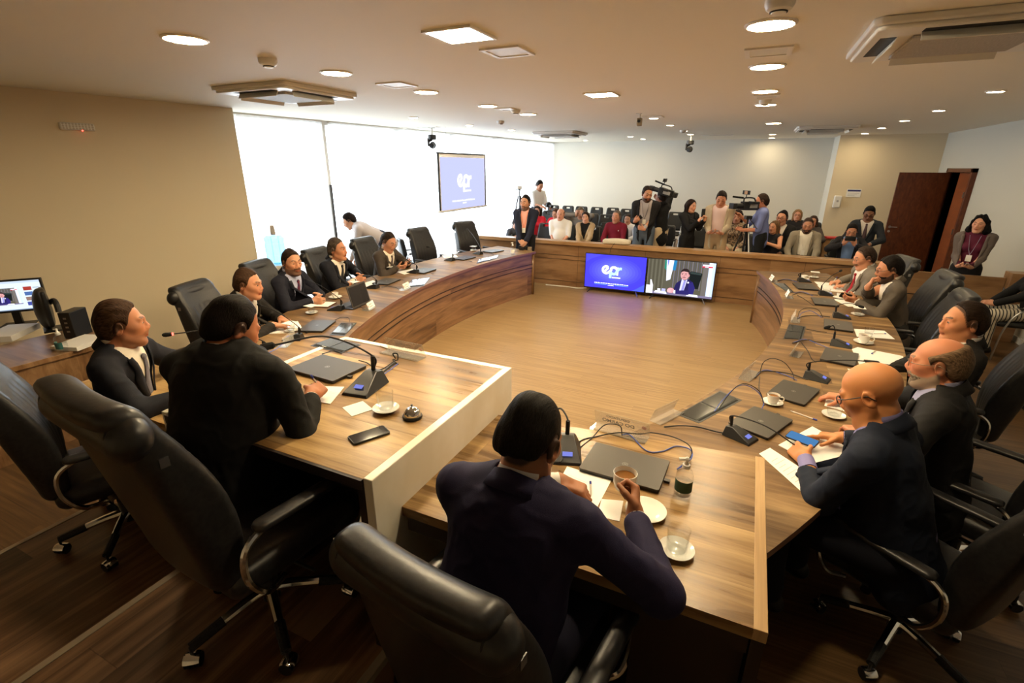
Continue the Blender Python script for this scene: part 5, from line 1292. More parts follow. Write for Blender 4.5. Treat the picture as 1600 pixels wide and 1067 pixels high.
def stand(p, H, label, legs=.42, name='tripod', head=True, mt=None, thick=.016):
    t = thing(name, label, 'tripod', p, R(20), 'tripods and stands')
    mt = mt or M_black
    for k in range(3):
        a = R(-70+120*k); m = MB(); m.tube([(.03*math.cos(a), .03*math.sin(a), H*.92), (legs*.5*math.cos(a), legs*.5*math.sin(a), H*.46)], thick, 0, 8); m.tube([(legs*.5*math.cos(a), legs*.5*math.sin(a), H*.48), (legs*math.cos(a), legs*math.sin(a), .01)], thick*.7, 0, 8); m.obj('leg', M_steel if k == 0 and head else mt, t)
    m = MB(); m.cyl((0, 0, H*.5), (0, 0, H), thick*.9); m.obj('column', mt, t)
    if head:
        m = MB(); m.box((-.05, -.06, H-.02), (.05, .06, H+.04)); m.tube([(0, -.05, H), (.05, -.35, H-.15)], .008); m.obj('pan_head', mt, t, bevel=.005)
    return t
# ------------------------------------------------------------------ people
def fabric(rgb, rough=.8, key=''):
    k = 'cloth %s%s' % (rgb, key)
    if k in MATS: return MATS[k]
    c = srgb(*rgb); f_ = 1.22 if max(c[:3]) < .1 else 1.05; d = tuple(x*f_+.0005 for x in c[:3])
    return var_mat(k, c, d, (420, 420, 420), rough, .15 if f_ > 1.1 else .04, 2, sheen=0, spec=.25)
def skin_mat():
    if 'skin' in MATS: return MATS['skin']
    m = mat('skin', (.5, .3, .2), .5, spec=.4); n = m.node_tree.nodes; l = m.node_tree.links; p = n['Principled BSDF']
    a = n.new('ShaderNodeVertexColor'); a.layer_name = 'Col'; l.new(a.outputs[0], p.inputs['Base Color'])
    p.inputs['Subsurface Weight'].default_value = .12; p.inputs['Subsurface Radius'].default_value = (.012, .005, .003); p.inputs['Subsurface Scale'].default_value = .6
    return m
def hair_mat(rgb):
    k = 'hair %s' % (rgb,)
    if k in MATS: return MATS[k]
    c = srgb(*rgb); m = var_mat(k, tuple(x*.4 for x in c[:3]), tuple(x*1.25+.001 for x in c[:3]), (330, 28, 90), .6, .7, 4, spec=.12)
    return m
M_eye = mat('eye white', (.62, .58, .54), .25); M_iris = mat('brown iris', (.02, .010, .006), .15)
def folds(seed):
    """cloth creases: narrow ridges along a few slanting directions"""
    a = waves(seed, 1., 30); b = waves(seed+50, 1., 55); c = waves(seed+90, 1., 18)
    return lambda V: (.0042*np.exp(-(a(V)/.35)**2)*np.clip(c(V)+.6, 0, 1.2)+.0022*np.exp(-(b(V)/.4)**2)-.002).astype(np.float32)
def interp(x, xs, ys): return np.interp(x, xs, ys).astype(np.float32)
HAIRLINE = ([-.12, -.06, -.03, -.005, .012, .026, .040, .058, .072, .11], [-.080, -.068, -.036, -.010, -.022, .012, .058, .083, .096, .110])
def ik(S, W, l1, l2, pole):
    S = np.array(S, float); W = np.array(W, float); d = W-S; L = np.linalg.norm(d); mx = (l1+l2)*.995
    if L > mx: W = S+d/L*mx; d = W-S; L = mx
    u = d/L; a = (l1*l1-l2*l2+L*L)/(2*L); h = math.sqrt(max(l1*l1-a*a, 1e-6)); p = np.array(pole, float); p = p-u*(p@u)
    return S+u*a+h*nrm(p), W
def rotv(axis, a):
    return np.array(Matrix.Rotation(a, 3, Vector(axis)))
def hand_prims(s, W, d, n, side, k=1.0, curl=.5, spread=.0, thumb=.5, sc=1.0, point=False):
    """side=+1 right, -1 left; d: wrist to knuckles, n: out of the palm. Returns the palm centre"""
    W = np.array(W, float); d = nrm(d); n = np.array(n, float); n = nrm(n-d*(d@n)); t = nrm(np.cross(d, n))*side      # t: towards the thumb
    B = np.stack([t, d, n], 1).astype(np.float32)
    s.box(W+d*.050*sc, (.037*sc, .046*sc, .0135*sc), .012*sc, .012, 'u', B); s.cap(W-d*.02, W+d*.02, .024*sc, .023*sc, .02)
    s.ell(W+d*.028*sc+t*.022*sc+n*.008*sc, (.017*sc, .028*sc, .014*sc), .012, 'u', B)
    for i, (o, L, r) in enumerate(((.030, .074, .0088), (.0105, .082, .0090), (-.010, .076, .0086), (-.029, .060, .0076))):
        c = curl*(1+.10*i); f = d; q = W+d*(.088-.004*abs(i-1))*sc+t*o*sc
        if point and i == 0: c = .12
        f = nrm(d+t*spread*(1.5-i)*.2); ax = np.cross(f, n)
        for seg, (fr, ang) in enumerate(((.46, 55), (.30, 75), (.24, 45))):
            f = rotv(ax, R(ang)*c) @ f; e = q+f*L*fr*sc
            s.cap(q, e, r*sc*(1-.08*seg), r*sc*(.93-.08*seg), .004); q = e
    q = W+d*.022*sc+t*.034*sc; f = nrm(d*.75+t*(.75-.35*thumb)+n*(.25+.55*thumb))
    e = q+f*.042*sc; s.cap(q, e, .0125*sc, .0108*sc, .010); f = nrm(f+d*.35+n*.2*thumb-t*.25*thumb); s.cap(e, e+f*.034*sc, .0105*sc, .0088*sc, .004)
    return W+d*.06*sc
def person(label, H, floor, mode='sit', rz=0., lean=10., seat=.47, yaw=0., pitch=0., roll=0., R_=None, L_=None, jacket=None, shirt=(215, 212, 205), tie=None, trousers=(22, 22, 24), skin=(196, 140, 108), hair=('short', (28, 20, 16)),
           beard=None, glasses=None, wide=1.0, belly=0., h=.007, sleeve='long', s=None, side_lean=0., lanyard=None, female=False, group=None, legs=True, knees=.0, collar=True, shoes=None, vopen=.085, vbottom=.14, pattern=None, feet=None, eyes=True, badge=None, cuff=None, cross=0.):
    phi = R(lean); psi = phi*.55+.20; Hl = H.z-floor
    k1 = .10+.49*math.cos(phi)+.138*math.cos(psi) if mode == 'sit' else .95+.49*math.cos(phi)+.138*math.cos(psi)
    s_ = s or max(.86, min(1.12, (Hl-seat)/k1 if mode == 'sit' else Hl/k1))
    u = np.array([math.sin(R(side_lean)), math.sin(phi), math.cos(phi)]); u = nrm(u); fr = nrm(np.array([0, math.cos(phi), -math.sin(phi)])); X = np.cross(fr, u)
    pz = Hl-s_*(.49*math.cos(phi)+.138*math.cos(psi))
    P = np.array([0, 0, pz]); NB = P+u*.49*s_; HC = NB+s_*.138*np.array([math.sin(R(side_lean)), math.sin(psi), math.cos(psi)])
    rzr = R(rz); c_, n_ = math.cos(rzr), math.sin(rzr)
    ox, oy = H.x-(c_*HC[0]-n_*HC[1]), H.y-(n_*HC[0]+c_*HC[1])
    def loc(v): dx, dy = v[0]-ox, v[1]-oy; return np.array([c_*dx+n_*dy, -n_*dx+c_*dy, v[2]-floor])
    def ldir(v): return np.array([c_*v[0]+n_*v[1], -n_*v[0]+c_*v[1], v[2]])
    T = lambda x, w, v=0.: P+X*x*s_+u*w*s_+fr*v*s_                   # torso coordinates
    wd = wide*(.9 if female else 1.03)
    # arms
    sho = {1: T(.172*wd, .435), -1: T(-.172*wd, .435)}; arms = {}
    for sd, A in ((1, R_), (-1, L_)):
        A = dict(A or {})
        if 'w' in A: W = loc(A['w'])
        elif 'l' in A: W = np.array(A['l'], float)*np.array([1, 1, 1])
        elif mode == 'sit': W = np.array([sd*.11, .33, seat+.16])
        else: W = sho[sd]+np.array([sd*.05, .06, -.52*s_])
        pole = np.array(A.get('pole', (sd*.75, -.3, -.35) if mode == 'sit' else (sd*.25, -1, -.45)), float)
        E, W = ik(sho[sd], W, .285*s_, .255*s_, pole)
        d = ldir(A['d']) if 'd' in A else (np.array(A['dl'], float) if 'dl' in A else nrm(nrm(W-E)+np.array([-sd*.3, .2, -.2])))
        n = ldir(A['n']) if 'n' in A else np.array(A.get('nl', (-sd*.3, -.1, -1)), float)
        arms[sd] = (E, W, nrm(d), n, A)
    # head frame
    Rh = np.array((Matrix.Rotation(R(yaw), 3, 'Z') @ Matrix.Rotation(-R(pitch), 3, 'X') @ Matrix.Rotation(R(roll), 3, 'Y'))); hs = s_*(1.06 if not female else .98); Rhf = Rh.astype(np.float32)
    TH = lambda p: HC+Rh @ (np.array(p, float)*hs)
    inv = lambda V: ((V-HC.astype(np.float32))@Rhf)/hs
    b = SDF()
    def E_(c, r, k=.02, op='u', extra=None): b.ell(TH(c), np.array(r)*hs, k*hs, op, Rhf if extra is None else (Rhf@extra.astype(np.float32)))
    def K_(a, e, ra, rb=None, k=.02, op='u'): b.cap(TH(a), TH(e), ra*hs, (ra if rb is None else rb)*hs, k*hs, op)
    # body: torso, arms, hands
    b.ecap(T(0, .02), T(0, .16), .135*s_*wd, .125*s_*wd, .70, X, .04); b.ecap(T(0, .24), T(0, .37), .135*s_*wd, .145*s_*wd, .62, X, .05)
    b.cap(T(-.15*wd, .432), T(.15*wd, .432), .046*s_, None, .05); b.cap(T(0, .52, -.01), T(.12*wd, .455, -.01), .042*s_, .036*s_, .04); b.cap(T(0, .52, -.01), T(-.12*wd, .455, -.01), .042*s_, .036*s_, .04)
    b.cap(T(0, .46, -.005), TH((0, -.022, -.06)), .056*s_*(1 if not female else .82), .049*s_*(1 if not female else .8), .03)
    for sd in (1, -1):
        E, W, d, n, A = arms[sd]
        b.cap(sho[sd], E, .046*s_, .038*s_, .03); b.cap(E, W, .039*s_, .026*s_, .02)
        hand_prims(b, W, d, n, sd, curl=A.get('curl', .45), thumb=A.get('thumb', .5), sc=s_*(1. if not female else .9), point=A.get('point', False))
    hip = {sd: T(sd*.09*wd, .0) for sd in (1, -1)}; knee = {}; ank = {}
    for sd in (1, -1):
        if mode == 'sit':
            knee[sd] = hip[sd]+np.array([sd*(.06+knees), .41*s_, -.03*s_]); fz = .07; ank[sd] = np.array([knee[sd][0]+sd*.0-cross*sd, knee[sd][1]-.03+(.0), max(fz, knee[sd][2]-.42*s_)])
        else:
            ank[sd] = np.array([sd*.105*wd, -.02, .08*s_]) if not feet else np.array(feet[0 if sd > 0 else 1]); knee[sd], ank[sd] = ik(hip[sd], ank[sd], .44*s_, .43*s_, (sd*.1, 1, 0))
        b.cap(hip[sd], knee[sd], .072*s_, .050*s_, .03)
        if legs: b.cap(knee[sd], ank[sd], .047*s_, .034*s_, .02)
    # head
    E_((0, -.011, .033), (.0755, .095, .082)); E_((0, .028, -.040), (.060, .064, .078), .035); E_((0, .074, -.103), (.023, .019, .018), .03)
    for sd in (-1, 1):
        K_((sd*.052, .004, -.058), (sd*.026, .062, -.098), .017, .015, .03); E_((sd*.040, .052, -.012), (.026, .030, .024), .03); K_((sd*.010, .089, .024), (sd*.044, .076, .026), .010, .009, .016)
    for sd in (-1, 1): b.ell(TH((sd*.031, .101, .006)), np.array((.017, .017, .012))*hs, .014*hs, 's', Rhf)
    for sd in (-1, 1): E_((sd*.031, .078, .006), (.0145, .0135, .0125), .004)
    nl = .1055
    K_((0, .086, .014), (0, nl, -.021), .0085, .0115, .014); E_((0, nl-.003, -.025), (.0125, .011, .0095), .008)
    for sd in (-1, 1): E_((sd*.012, .100, -.029), (.008, .011, .008), .006)
    E_((0, .087, -.048), (.028, .016, .014), .02); E_((0, .094, -.0585), (.024, .008, .0055), .004); E_((0, .092, -.0685), (.021, .009, .0065), .004); E_((0, .107, -.0632), (.022, .012, .0012), .003, 's')
    for sd in (-1, 1):
        er = np.array(Matrix.Rotation(R(-18)*sd, 3, 'Z') @ Matrix.Rotation(R(-12), 3, 'X')); E_((sd*.081, -.012, -.004), (.009, .020, .034), .008, 'u', er); E_((sd*.088, -.008, .0), (.006, .011, .018), .006, 's', er)
    sk = np.array(srgb(*skin)[:3], np.float32); hc = np.array(srgb(*hair[1])[:3], np.float32)
    style = hair[0]
    def colour(V):
        q = inv(V); C_ = np.repeat(sk[None], len(V), 0)
        def mix(w, c): nonlocal C_; w = np.clip(w, 0, 1)[:, None]; C_ = C_*(1-w)+np.asarray(c, np.float32)*w
        x, y, z = q[:, 0], q[:, 1], q[:, 2]; hd = (np.linalg.norm(q, axis=1) < .2)
        mix(hd*np.exp(-((np.abs(x)-.042)/.02)**2-((z+.02)/.02)**2)*(y > .02)*.35, sk*np.array([1.05, .78, .72]))
        mix(hd*np.exp(-(x/.016)**2-((z+.02)/.014)**2)*(y > .085)*.35, sk*np.array([1.05, .78, .72]))
        mix(hd*((np.abs(z+.0635) < .0105) & (np.abs(x) < .024) & (y > .07))*.75, sk*np.array([.86, .50, .47]))
        mix(hd*(((x/.026)**2+((z+.0632)/.0016)**2 < 1) & (y > .07))*.9, sk*.2)
        mix(hd*np.exp(-((np.abs(x)-.080)/.02)**2-((z)/.035)**2)*(np.abs(y+.01) < .03)*.25, sk*np.array([1.05, .7, .62]))
        for sd in (-1, 1):                                                # brows
            t = (sd*x-.012)/.036; mix(hd*((t > 0) & (t < 1) & (np.abs(z-(.0275+.007*np.sin(np.clip(t, 0, 1)*2.6))) < .0045) & (y > .05))*.85, hc*.8 if style != 'bald' else sk*.45)
        if h > .0062 or not eyes:
            for sd in (-1, 1): mix(hd*(((sd*x-.031)/.013)**2+((z-.006)/.006)**2 < 1)*(y > .06)*.8, (.03, .02, .018))
        if beard:
            bc = np.array(srgb(*beard[1])[:3]); st = beard[0]
            m_ = interp(y, [-.02, .0, .03, .06, .12], [-.0, -.03, -.048, -.05, -.044])
            w = np.clip((m_-z)/.01, 0, 1)*(y > -.015)*(z > -.135)*hd*(1-((x/.026)**2+((z+.063)/.0115)**2 < 1)); w = np.maximum(w, hd*((np.abs(x) < .034) & (z < -.040) & (z > -.056) & (y > .08)))
            if st == 'moustache': w = w*((z > -.056) & (np.abs(x) < .04) & (y > .07))
            mix(w*{'stubble': .45, 'full': .92, 'short': .75, 'moustache': .9}[st], bc)
        if style not in ('bald', 'ring'):
            w = np.clip((z-interp(y, *HAIRLINE)-.004)/.006, 0, 1)*hd; mix(w*.9, hc)
        if style == 'ring': w = np.clip((z-interp(y, *HAIRLINE))/.01, 0, 1)*(z < .055+.5*np.minimum(-y, 0))*hd*(y < .02); mix(w*.5, hc)
        return C_
    body = b.obj('person', skin_mat(), None, h=h, colour=colour)
    body.location = (ox, oy, floor); body.rotation_euler = (0, 0, rzr); tag(body, label, 'person', group)
    seed = int(abs(ox*1000)+abs(oy*777)) % 9973
    # hair
    hm = hair_mat(hair[1])
    hb = SDF(); hh = max(h*.9, .005) if h < .0075 else h
    def HE(c, r, k=.015, op='u'): hb.ell(TH(c), np.array(r)*hs, k*hs, op, Rhf)
    line = HAIRLINE
    if style in ('short', 'recede', 'buzz', 'ring', 'sidepart', 'curlyshort', 'fade'):
        th = {'short': (.0065, .018), 'sidepart': (.007, .020), 'recede': (.005, .009), 'buzz': (.003, .005), 'fade': (.0035, .017), 'ring': (.009, .006), 'curlyshort': (.013, .022)}[style]
        HE((0, -.011, .033), (.0755+th[0], .095+th[0], .082+th[0])); HE((0, -.014, .068), (.060+th[0]*.4, .080, .048+th[1]), .02); HE((0, -.055, -.01), (.068, .050+th[0], .07), .03)
        lx, lz = list(line[0]), list(line[1])
        if style == 'fade': lz = [a+(.030 if x < -.02 else .022 if x < .015 else 0) for x, a in zip(lx, lz)]
        if style == 'recede': lz = [a+(.020 if x > .02 else 0)+(.03 if x > .05 else 0) for x, a in zip(lx, lz)]
        hn = waves(seed+7, .0035, 140)
        def cut(V):
            q = inv(V); zl = interp(q[:, 1], lx, lz)+hn(V)
            if style == 'recede': zl = zl+.02*np.exp(-((np.abs(q[:, 0])-.045)/.02)**2)*(q[:, 1] > .02)
            d = (zl-q[:, 2])*hs*.7
            if style == 'ring': d = np.maximum(d, (q[:, 2]-(.058-.42*q[:, 1]))*hs*.7)
            er = np.sqrt(((q[:, 1]+.006)/.024)**2+((q[:, 2]+.004)/.036)**2)-1
            return np.maximum(d, -er*.024*hs*(np.abs(q[:, 0]) > .05)-.001*(np.abs(q[:, 0]) <= .05)-9*(np.abs(q[:, 0]) <= .05)).astype(np.float32)
        hb.fun('i', TH((0, 0, .03)), .3, .016, cut)
    elif style in ('long', 'bob', 'curly', 'tied'):
        HE((0, -.018, .040), (.090, .108, .096)); HE((0, -.045, .0), (.086, .085, .085), .03)
        lo = {'long': -.30, 'bob': -.15, 'curly': -.17, 'tied': -.09}[style]
        if style != 'tied':
            for sd in (-1, 1):
                hb.cap(TH((sd*.075, -.01, .03)), TH((sd*(.085 if style != 'curly' else .10), -.005, lo*.55)), .026*hs, (.026 if style != 'curly' else .045)*hs, .03); hb.cap(TH((sd*.085, -.01, lo*.55)), TH((sd*.075, -.02, lo)), .028*hs, .02*hs, .03); hb.cap(TH((sd*.05, -.075, 0)), TH((sd*.06, -.075, lo)), .035*hs, .028*hs, .03)
        def face_(V):
            q = inv(V); x, y, z = np.abs(q[:, 0]), q[:, 1], q[:, 2]
            e = np.maximum(np.maximum(x-interp(z, [-.3, -.05, .04, .075, .1], [.062, .062, .060, .035, -.02]), (.030-.1*np.clip(z, -.1, .1))-y), z-.088)
            return (e*hs*.8).astype(np.float32)
        hb.fun('s', TH((0, .08, 0)), .25, .012, face_)
    if style != 'bald':
        amp = {'curly': .007, 'curlyshort': .005, 'buzz': .0008, 'ring': .001, 'recede': .0018}.get(style, .0032)
        w1 = waves(seed, amp, 70 if 'curly' in style else 42); w2 = waves(seed+2, amp*.5, 60)
        hb.obj('hair', hm, body, h=hh, disp=lambda V: w1(V)+w2(inv(V)*np.array([3.2, .5, 1.2], np.float32)))
    if beard and beard[0] == 'full' and h < .0085:
        bb = SDF(); t_ = .0032
        bb.ell(TH((0, .028, -.044)), np.array((.060+t_, .064+t_, .078+t_))*hs, .03*hs, 'u', Rhf); bb.ell(TH((0, .070, -.104)), np.array((.024+t_, .022+t_, .022+t_))*hs, .03*hs, 'u', Rhf); bb.ell(TH((0, .090, -.047)), np.array((.032, .016, .011))*hs, .015*hs, 'u', Rhf)
        def bcut(V):
            q = inv(V); return ((q[:, 2]-interp(q[:, 1], [-.02, .0, .03, .06, .12], [-.0, -.03, -.05, -.052, -.040]))*hs*.8).astype(np.float32)
        bb.fun('i', TH((0, .03, -.06)), .3, .004, bcut); bb.fun('i', TH((0, .03, -.06)), .3, .004, lambda V: ((-.004-inv(V)[:, 1])*hs).astype(np.float32)); bb.ell(TH((0, .105, -.063)), np.array((.026, .03, .010))*hs, .004*hs, 's', Rhf)
        bb.obj('beard', hair_mat(beard[1]), body, h=hh, disp=waves(seed+1, .0016, 80))
    if eyes and h <= .0062:
        for sd in (-1, 1):
            m = MB(); M4 = Matrix.Translation(TH((sd*.031, .0780, .0055))) @ Matrix(Rh.tolist()).to_4x4() @ Matrix.Diagonal((1.0, 1.0, .60, 1)) @ Matrix.Rotation(-PI/2, 4, 'X')
            r = .0138*hs; m.lathe([(r*math.sin(R(a)), r*math.cos(R(a))) for a in (70, 58, 46, 36)], 0, 14, M4, cap=False); m.lathe([(r*1.01*math.sin(R(a)), r*1.01*math.cos(R(a))) for a in (36, 20)]+[(.0001, r*1.01)], 1, 14, M4, cap=False)
            m.obj('eye', [M_eye, M_iris], body)
    if glasses:
        m = MB(); G = []
        for sd in (-1, 1):
            m.tube([TH((sd*.033+.021*math.cos(a), .101-.2*abs(.033*sd+.021*math.cos(a))**1.5, .002+.0155*math.sin(a))) for a in [2*PI*i/16 for i in range(16)]], glasses[1]*hs, 0, 6, closed=True)
        m.tube([TH((-.012, .104, .006)), TH((0, .107, .009)), TH((.012, .104, .006))], glasses[1]*hs, 0, 6)
        for sd in (-1, 1): m.tube([TH((sd*.054, .093, .008)), TH((sd*.079, .06, .010)), TH((sd*.086, -.012, .012)), TH((sd*.083, -.035, -.01))], glasses[1]*hs, 0, 6)
        m.obj('glasses', mat('frame %s' % (glasses[0],), srgb(*glasses[0]), .3), body)
    # ---------------- clothing
    def cyl_fn(a, e, r, r2=None):
        a = np.asarray(a, np.float32); e = np.asarray(e, np.float32); ax = e-a; L = float(np.linalg.norm(ax)); ax = ax/L
        def fn(q):
            w = (q-a)@ax; rad = np.linalg.norm(q-a-w[:, None]*ax, axis=1); rr = r+(0 if r2 is None else (r2-r)*np.clip(w/L, 0, 1))
            return np.maximum(rad-rr, np.maximum(-w, w-L)).astype(np.float32)
        return (a+e)/2, L/2+max(r, r2 or r), fn
    def torso(g, low=-.02, arm_g=None, cut=.0, short=False):
        q = SDF()
        q.ecap(T(0, low), T(0, .16, .004), (.142+g)*s_*wd, (.134+g)*s_*wd, .74, X, .04); q.ecap(T(0, .24), T(0, .36), (.138+g)*s_*wd, (.150+g)*s_*wd, .66, X, .05)
        if belly: q.ell(T(0, .14, .05+belly*.5), np.array((.135, .10+belly, .15))*s_*wd, .06, 'u', np.stack([X, fr, u], 1).astype(np.float32))
        if female: 
            for sd in (1, -1): q.ell(T(sd*.065, .30, .085), np.array((.06, .05, .06))*s_, .03)
        q.cap(T(-.150*wd, .432), T(.150*wd, .432), (.044+g)*s_, None, .05)
        for sd in (1, -1): q.cap(T(0, .495, -.012), T(sd*.135*wd, .452, -.006), (.040+g*.6)*s_, (.034+g)*s_, .05)
        if arm_g is not None:
            for sd in (1, -1):
                E, W, d, n, A = arms[sd]; v = W-E; L = np.linalg.norm(v); We = E+v*(1-(cut+.02)/L)
                q.cap(sho[sd], E, (.050+arm_g)*s_, (.042+arm_g)*s_, .035)
                if not short: q.cap(E, We, (.043+arm_g)*s_, (.031+arm_g*.9)*s_, .02)
        return q
    chest_fn = lambda wid, wb, wt: (lambda q: (lambda a: np.maximum(np.maximum(np.abs(a[:, 0])-np.where(a[:, 2] > wb, .006+wid*np.clip((a[:, 2]-wb)/(wt-wb), 0, 1.3), .004), .015-a[:, 1]), wb*.0-a[:, 2]+wb-.0).astype(np.float32)*s_*.8)(((q-P.astype(np.float32))@np.stack([X, fr, u], 1).astype(np.float32))/s_))
    nb0, nb1 = T(0, .485, -.012), T(0, .485, -.012)+nrm(TH((0, -.02, -.06))-T(0, .47))*.062*s_
    sm_ = fabric(shirt, .75) if not pattern else pattern
    hcl = max(h*1.5, .0095)
    jsdf = None
    nax = nrm(.75*u+.25*nrm(nb1-nb0)); ns = X; cb = T(0, .506, -.014); nf = np.cross(nax, ns)*1.0
    if nf@fr < 0: nf = -nf
    def ring(name, mt, rows, a_end, base):
        """collar band round the neck; rows: (radius, height at the back, height at the front)"""
        n = 28; vs = []; fs = []
        for i in range(n+1):
            a = R(-a_end+2*a_end*i/n); t = (1-math.cos(a*180/max(a_end, 1)))/2 if False else min(1, abs(a)/R(a_end))**1.5
            for r, hb_, hf_ in rows:
                rr = (r if not isinstance(r, tuple) else r[0]+(r[1]-r[0])*t)*s_
                vs.append(base-nf*math.cos(a)*rr*1.02+ns*math.sin(a)*rr+nax*(hb_+(hf_-hb_)*t)*s_)
        k = len(rows)
        for i in range(n):
            for j in range(k-1): fs.append((i*k+j, (i+1)*k+j, (i+1)*k+j+1, i*k+j+1))
        m = MB(); m.add(vs, fs); o = m.obj(name, mt, body, smooth=70); so = o.modifiers.new('thick', 'SOLIDIFY'); so.thickness = .003; so.offset = 0
        return o
    if (jacket or collar) and collar: ring('shirt_collar', sm_, [(.058, -.01, -.014), (.0600, .055, .022), (.0625, .057, .024), (.070, .020, -.018)], 168, cb)
    if jacket: ring('jacket_collar', fabric(jacket, .78), [((.065, .070), .0, -.03), ((.0665, .072), .050, -.004), ((.072, .080), .055, -.0), ((.085, .094), .030, -.014), ((.101, .108), .006, -.040)], 122, cb)
    if jacket:
        sh = torso(.006, .06); 
        if collar:
            c, r, fn = cyl_fn(nb0+u*.0*s_, nb1+u*.06*s_, .060*s_); sh.fun('s', c, r, .006, fn)
        sh.obj('shirt', sm_, body, h=hcl)
        jm = fabric(jacket, .78)
        j0 = torso(.020, -.10 if mode == 'sit' else -.15, .015, .018)
        for sd in (1, -1): j0.cap(T(sd*.06*wd, .478, -.012), T(sd*.182*wd, .446, -.008), .030*s_, .040*s_, .03)
        c, r, fn = cyl_fn(nb0+u*.012*s_, nb1+u*.06*s_-fr*.006*s_, .068*s_); j0.fun('s', c, r, .006, fn)
        jsdf = SDF(); jsdf.p = list(j0.p); jsdf.fun('s', T(0, .22, .15), .5*s_, .006, chest_fn(vopen, vbottom, .47))
        wv = waves(seed+3, .0038, 26); wv2 = folds(seed+4)
        jsdf.obj('jacket', jm, body, h=hcl, disp=lambda V: wv(V)+wv2(V))
    else:
        t0 = torso(.012, -.05, .012, .012, sleeve == 'short')
        if sleeve == 'none': t0 = torso(.012, -.05)
        if collar:
            c, r, fn = cyl_fn(nb0+u*.0*s_, nb1+u*.06*s_, .061*s_); t0.fun('s', c, r, .006, fn)
        else:
            c, r, fn = cyl_fn(nb0-u*.02*s_, nb1+u*.05*s_, .072*s_); t0.fun('s', c, r, .006, fn)
        wv = waves(seed+3, .0038, 16)
        t0.obj('shirt', sm_, body, h=hcl, disp=wv); j0 = t0
    def surf(sdf, x, w, off=0.):
        """point of the garment's front at torso coordinates x, w"""
        vs = np.linspace(.32, .0, 65); pts = np.stack([T(x, w, v) for v in vs]).astype(np.float32); d = sdf(pts); i = int(np.argmax(d < .001)) if (d < .001).any() else len(vs)-1
        return pts[i].astype(float)+fr*off
    if jacket and h < .0085:
        for sd in (1, -1):                                               # lapels
            ws = [max(vbottom+.01, .06), .20, .28, .35, .40, .44, .475]; inn = [.006+vopen*(w-vbottom)/(.47-vbottom) for w in ws]; wid = [.004, .022, .040, .052, .030, .036, .030]
            vs = []; off = .0075
            for w, a, q in zip(ws, inn, wid):
                vs += [surf(j0, sd*a, w, off), surf(j0, sd*(a+q*.5), w-.002, off+.002), surf(j0, sd*(a+q), w-.004, off-.004)]
            n = len(ws); fs = []
            for i in range(n-1):
                for k in range(2):
                    f = (3*i+k, 3*i+k+1, 3*i+k+4, 3*i+k+3); fs.append(f if sd > 0 else f[::-1])
            m = MB(); m.add(vs, fs); o = m.obj('lapel', jm, body, smooth=60); so = o.modifiers.new('thick', 'SOLIDIFY'); so.thickness = .004
    if tie:
        base = sh if jacket else j0
        ws = [.455, .43, .40, .30, .20, .12]; wid = [.017, .013, .017, .027, .034, .037]; vs = []
        for w, a in zip(ws, wid):
            c = surf(base, 0, w, .007); vs += [c-X*a*s_, c+fr*.004, c+X*a*s_]
        m = MB(); m.add(vs, [(3*i+k, 3*i+k+3, 3*i+k+4, 3*i+k+1) for i in range(len(ws)-1) for k in range(2)]); kc = surf(base, 0, .447, .008); m.ball(kc, .016*s_, sq=(1.1, .8, 1.2))
        tm = tie if not isinstance(tie, tuple) else fabric(tie, .6)
        o = m.obj('tie', tm, body, smooth=60); so = o.modifiers.new('thick', 'SOLIDIFY'); so.thickness = .004
    if lanyard:
        base = jsdf if jacket else j0; ref = sh if jacket else j0; m = MB()
        for sd in (1, -1): m.tube([surf(ref, sd*.06, .47, .006), surf(ref, sd*.045, .38, .008), surf(ref, sd*.025, .28, .010), surf(ref, 0, .20, .012)], .0065*s_, 0, 6, flat=.4)
        m.obj('lanyard', fabric(lanyard, .6), body); m = MB(); c = surf(ref, 0, .155, .016); m.cbox((0, 0, 0), (.06, .004, .085), M=Matrix.Translation(c) @ Matrix([list(X)+[0], list(fr)+[0], list(u)+[0], [0, 0, 0, 1]]).transposed()); m.obj('badge_card', M_paper, body)
    if badge:
        c = surf(j0, -.085, .36, .004); m = MB(); m.ball(c, .012, sq=(1, .5, 1)); m.obj('pin', fabric(badge, .4), body)
    if cuff or jacket:
        for sd in (1, -1):
            E, W, d, n, A = arms[sd]; v = nrm(W-E); m = MB(); m.tube([W-v*.085, W-v*.045, W-v*.006], [.034*s_, .0345*s_, .0335*s_], 0, 14); m.obj('cuff', sm_ if not cuff else fabric(cuff), body)
    # trousers, shoes
    q = SDF(); g = .016
    q.ecap(T(0, -.02), T(0, .10), (.135+g)*s_*wd, (.128+g)*s_*wd, .74, X, .05)
    for sd in (1, -1):
        q.cap(hip[sd], knee[sd], (.076+g)*s_, (.058+g)*s_, .03)
        if legs: q.cap(knee[sd], ank[sd]+np.array([0, 0, .03]), (.056+g)*s_, (.047+g)*s_, .02)
    wt = waves(seed+9, .004, 14); q.obj('trousers', fabric(trousers, .8), body, h=max(hcl, .014), disp=wt)
    if legs:
        for sd in (1, -1):
            q = SDF(); a = ank[sd]; q.ecap(a+np.array([0, -.05, -.035]), a+np.array([sd*.02, .13, -.045]), .042*s_, .040*s_, .75, (1, 0, 0), .03); q.cap(a+np.array([0, -.03, .0]), a+np.array([0, 0, .03]), .045*s_, .045*s_, .03)
            q.obj('shoe', mat('shoe %s' % (shoes or (14, 13, 13),), srgb(*(shoes or (14, 13, 13))), .35), body, h=.012)
    return dict(obj=body, arms={sd: (loc_world(body, arms[sd][1]), arms[sd]) for sd in (1, -1)}, rz=rzr)
def loc_world(o, v):
    return Matrix.Translation(o.location) @ Matrix.Rotation(o.rotation_euler.z, 4, 'Z') @ Vector(v)
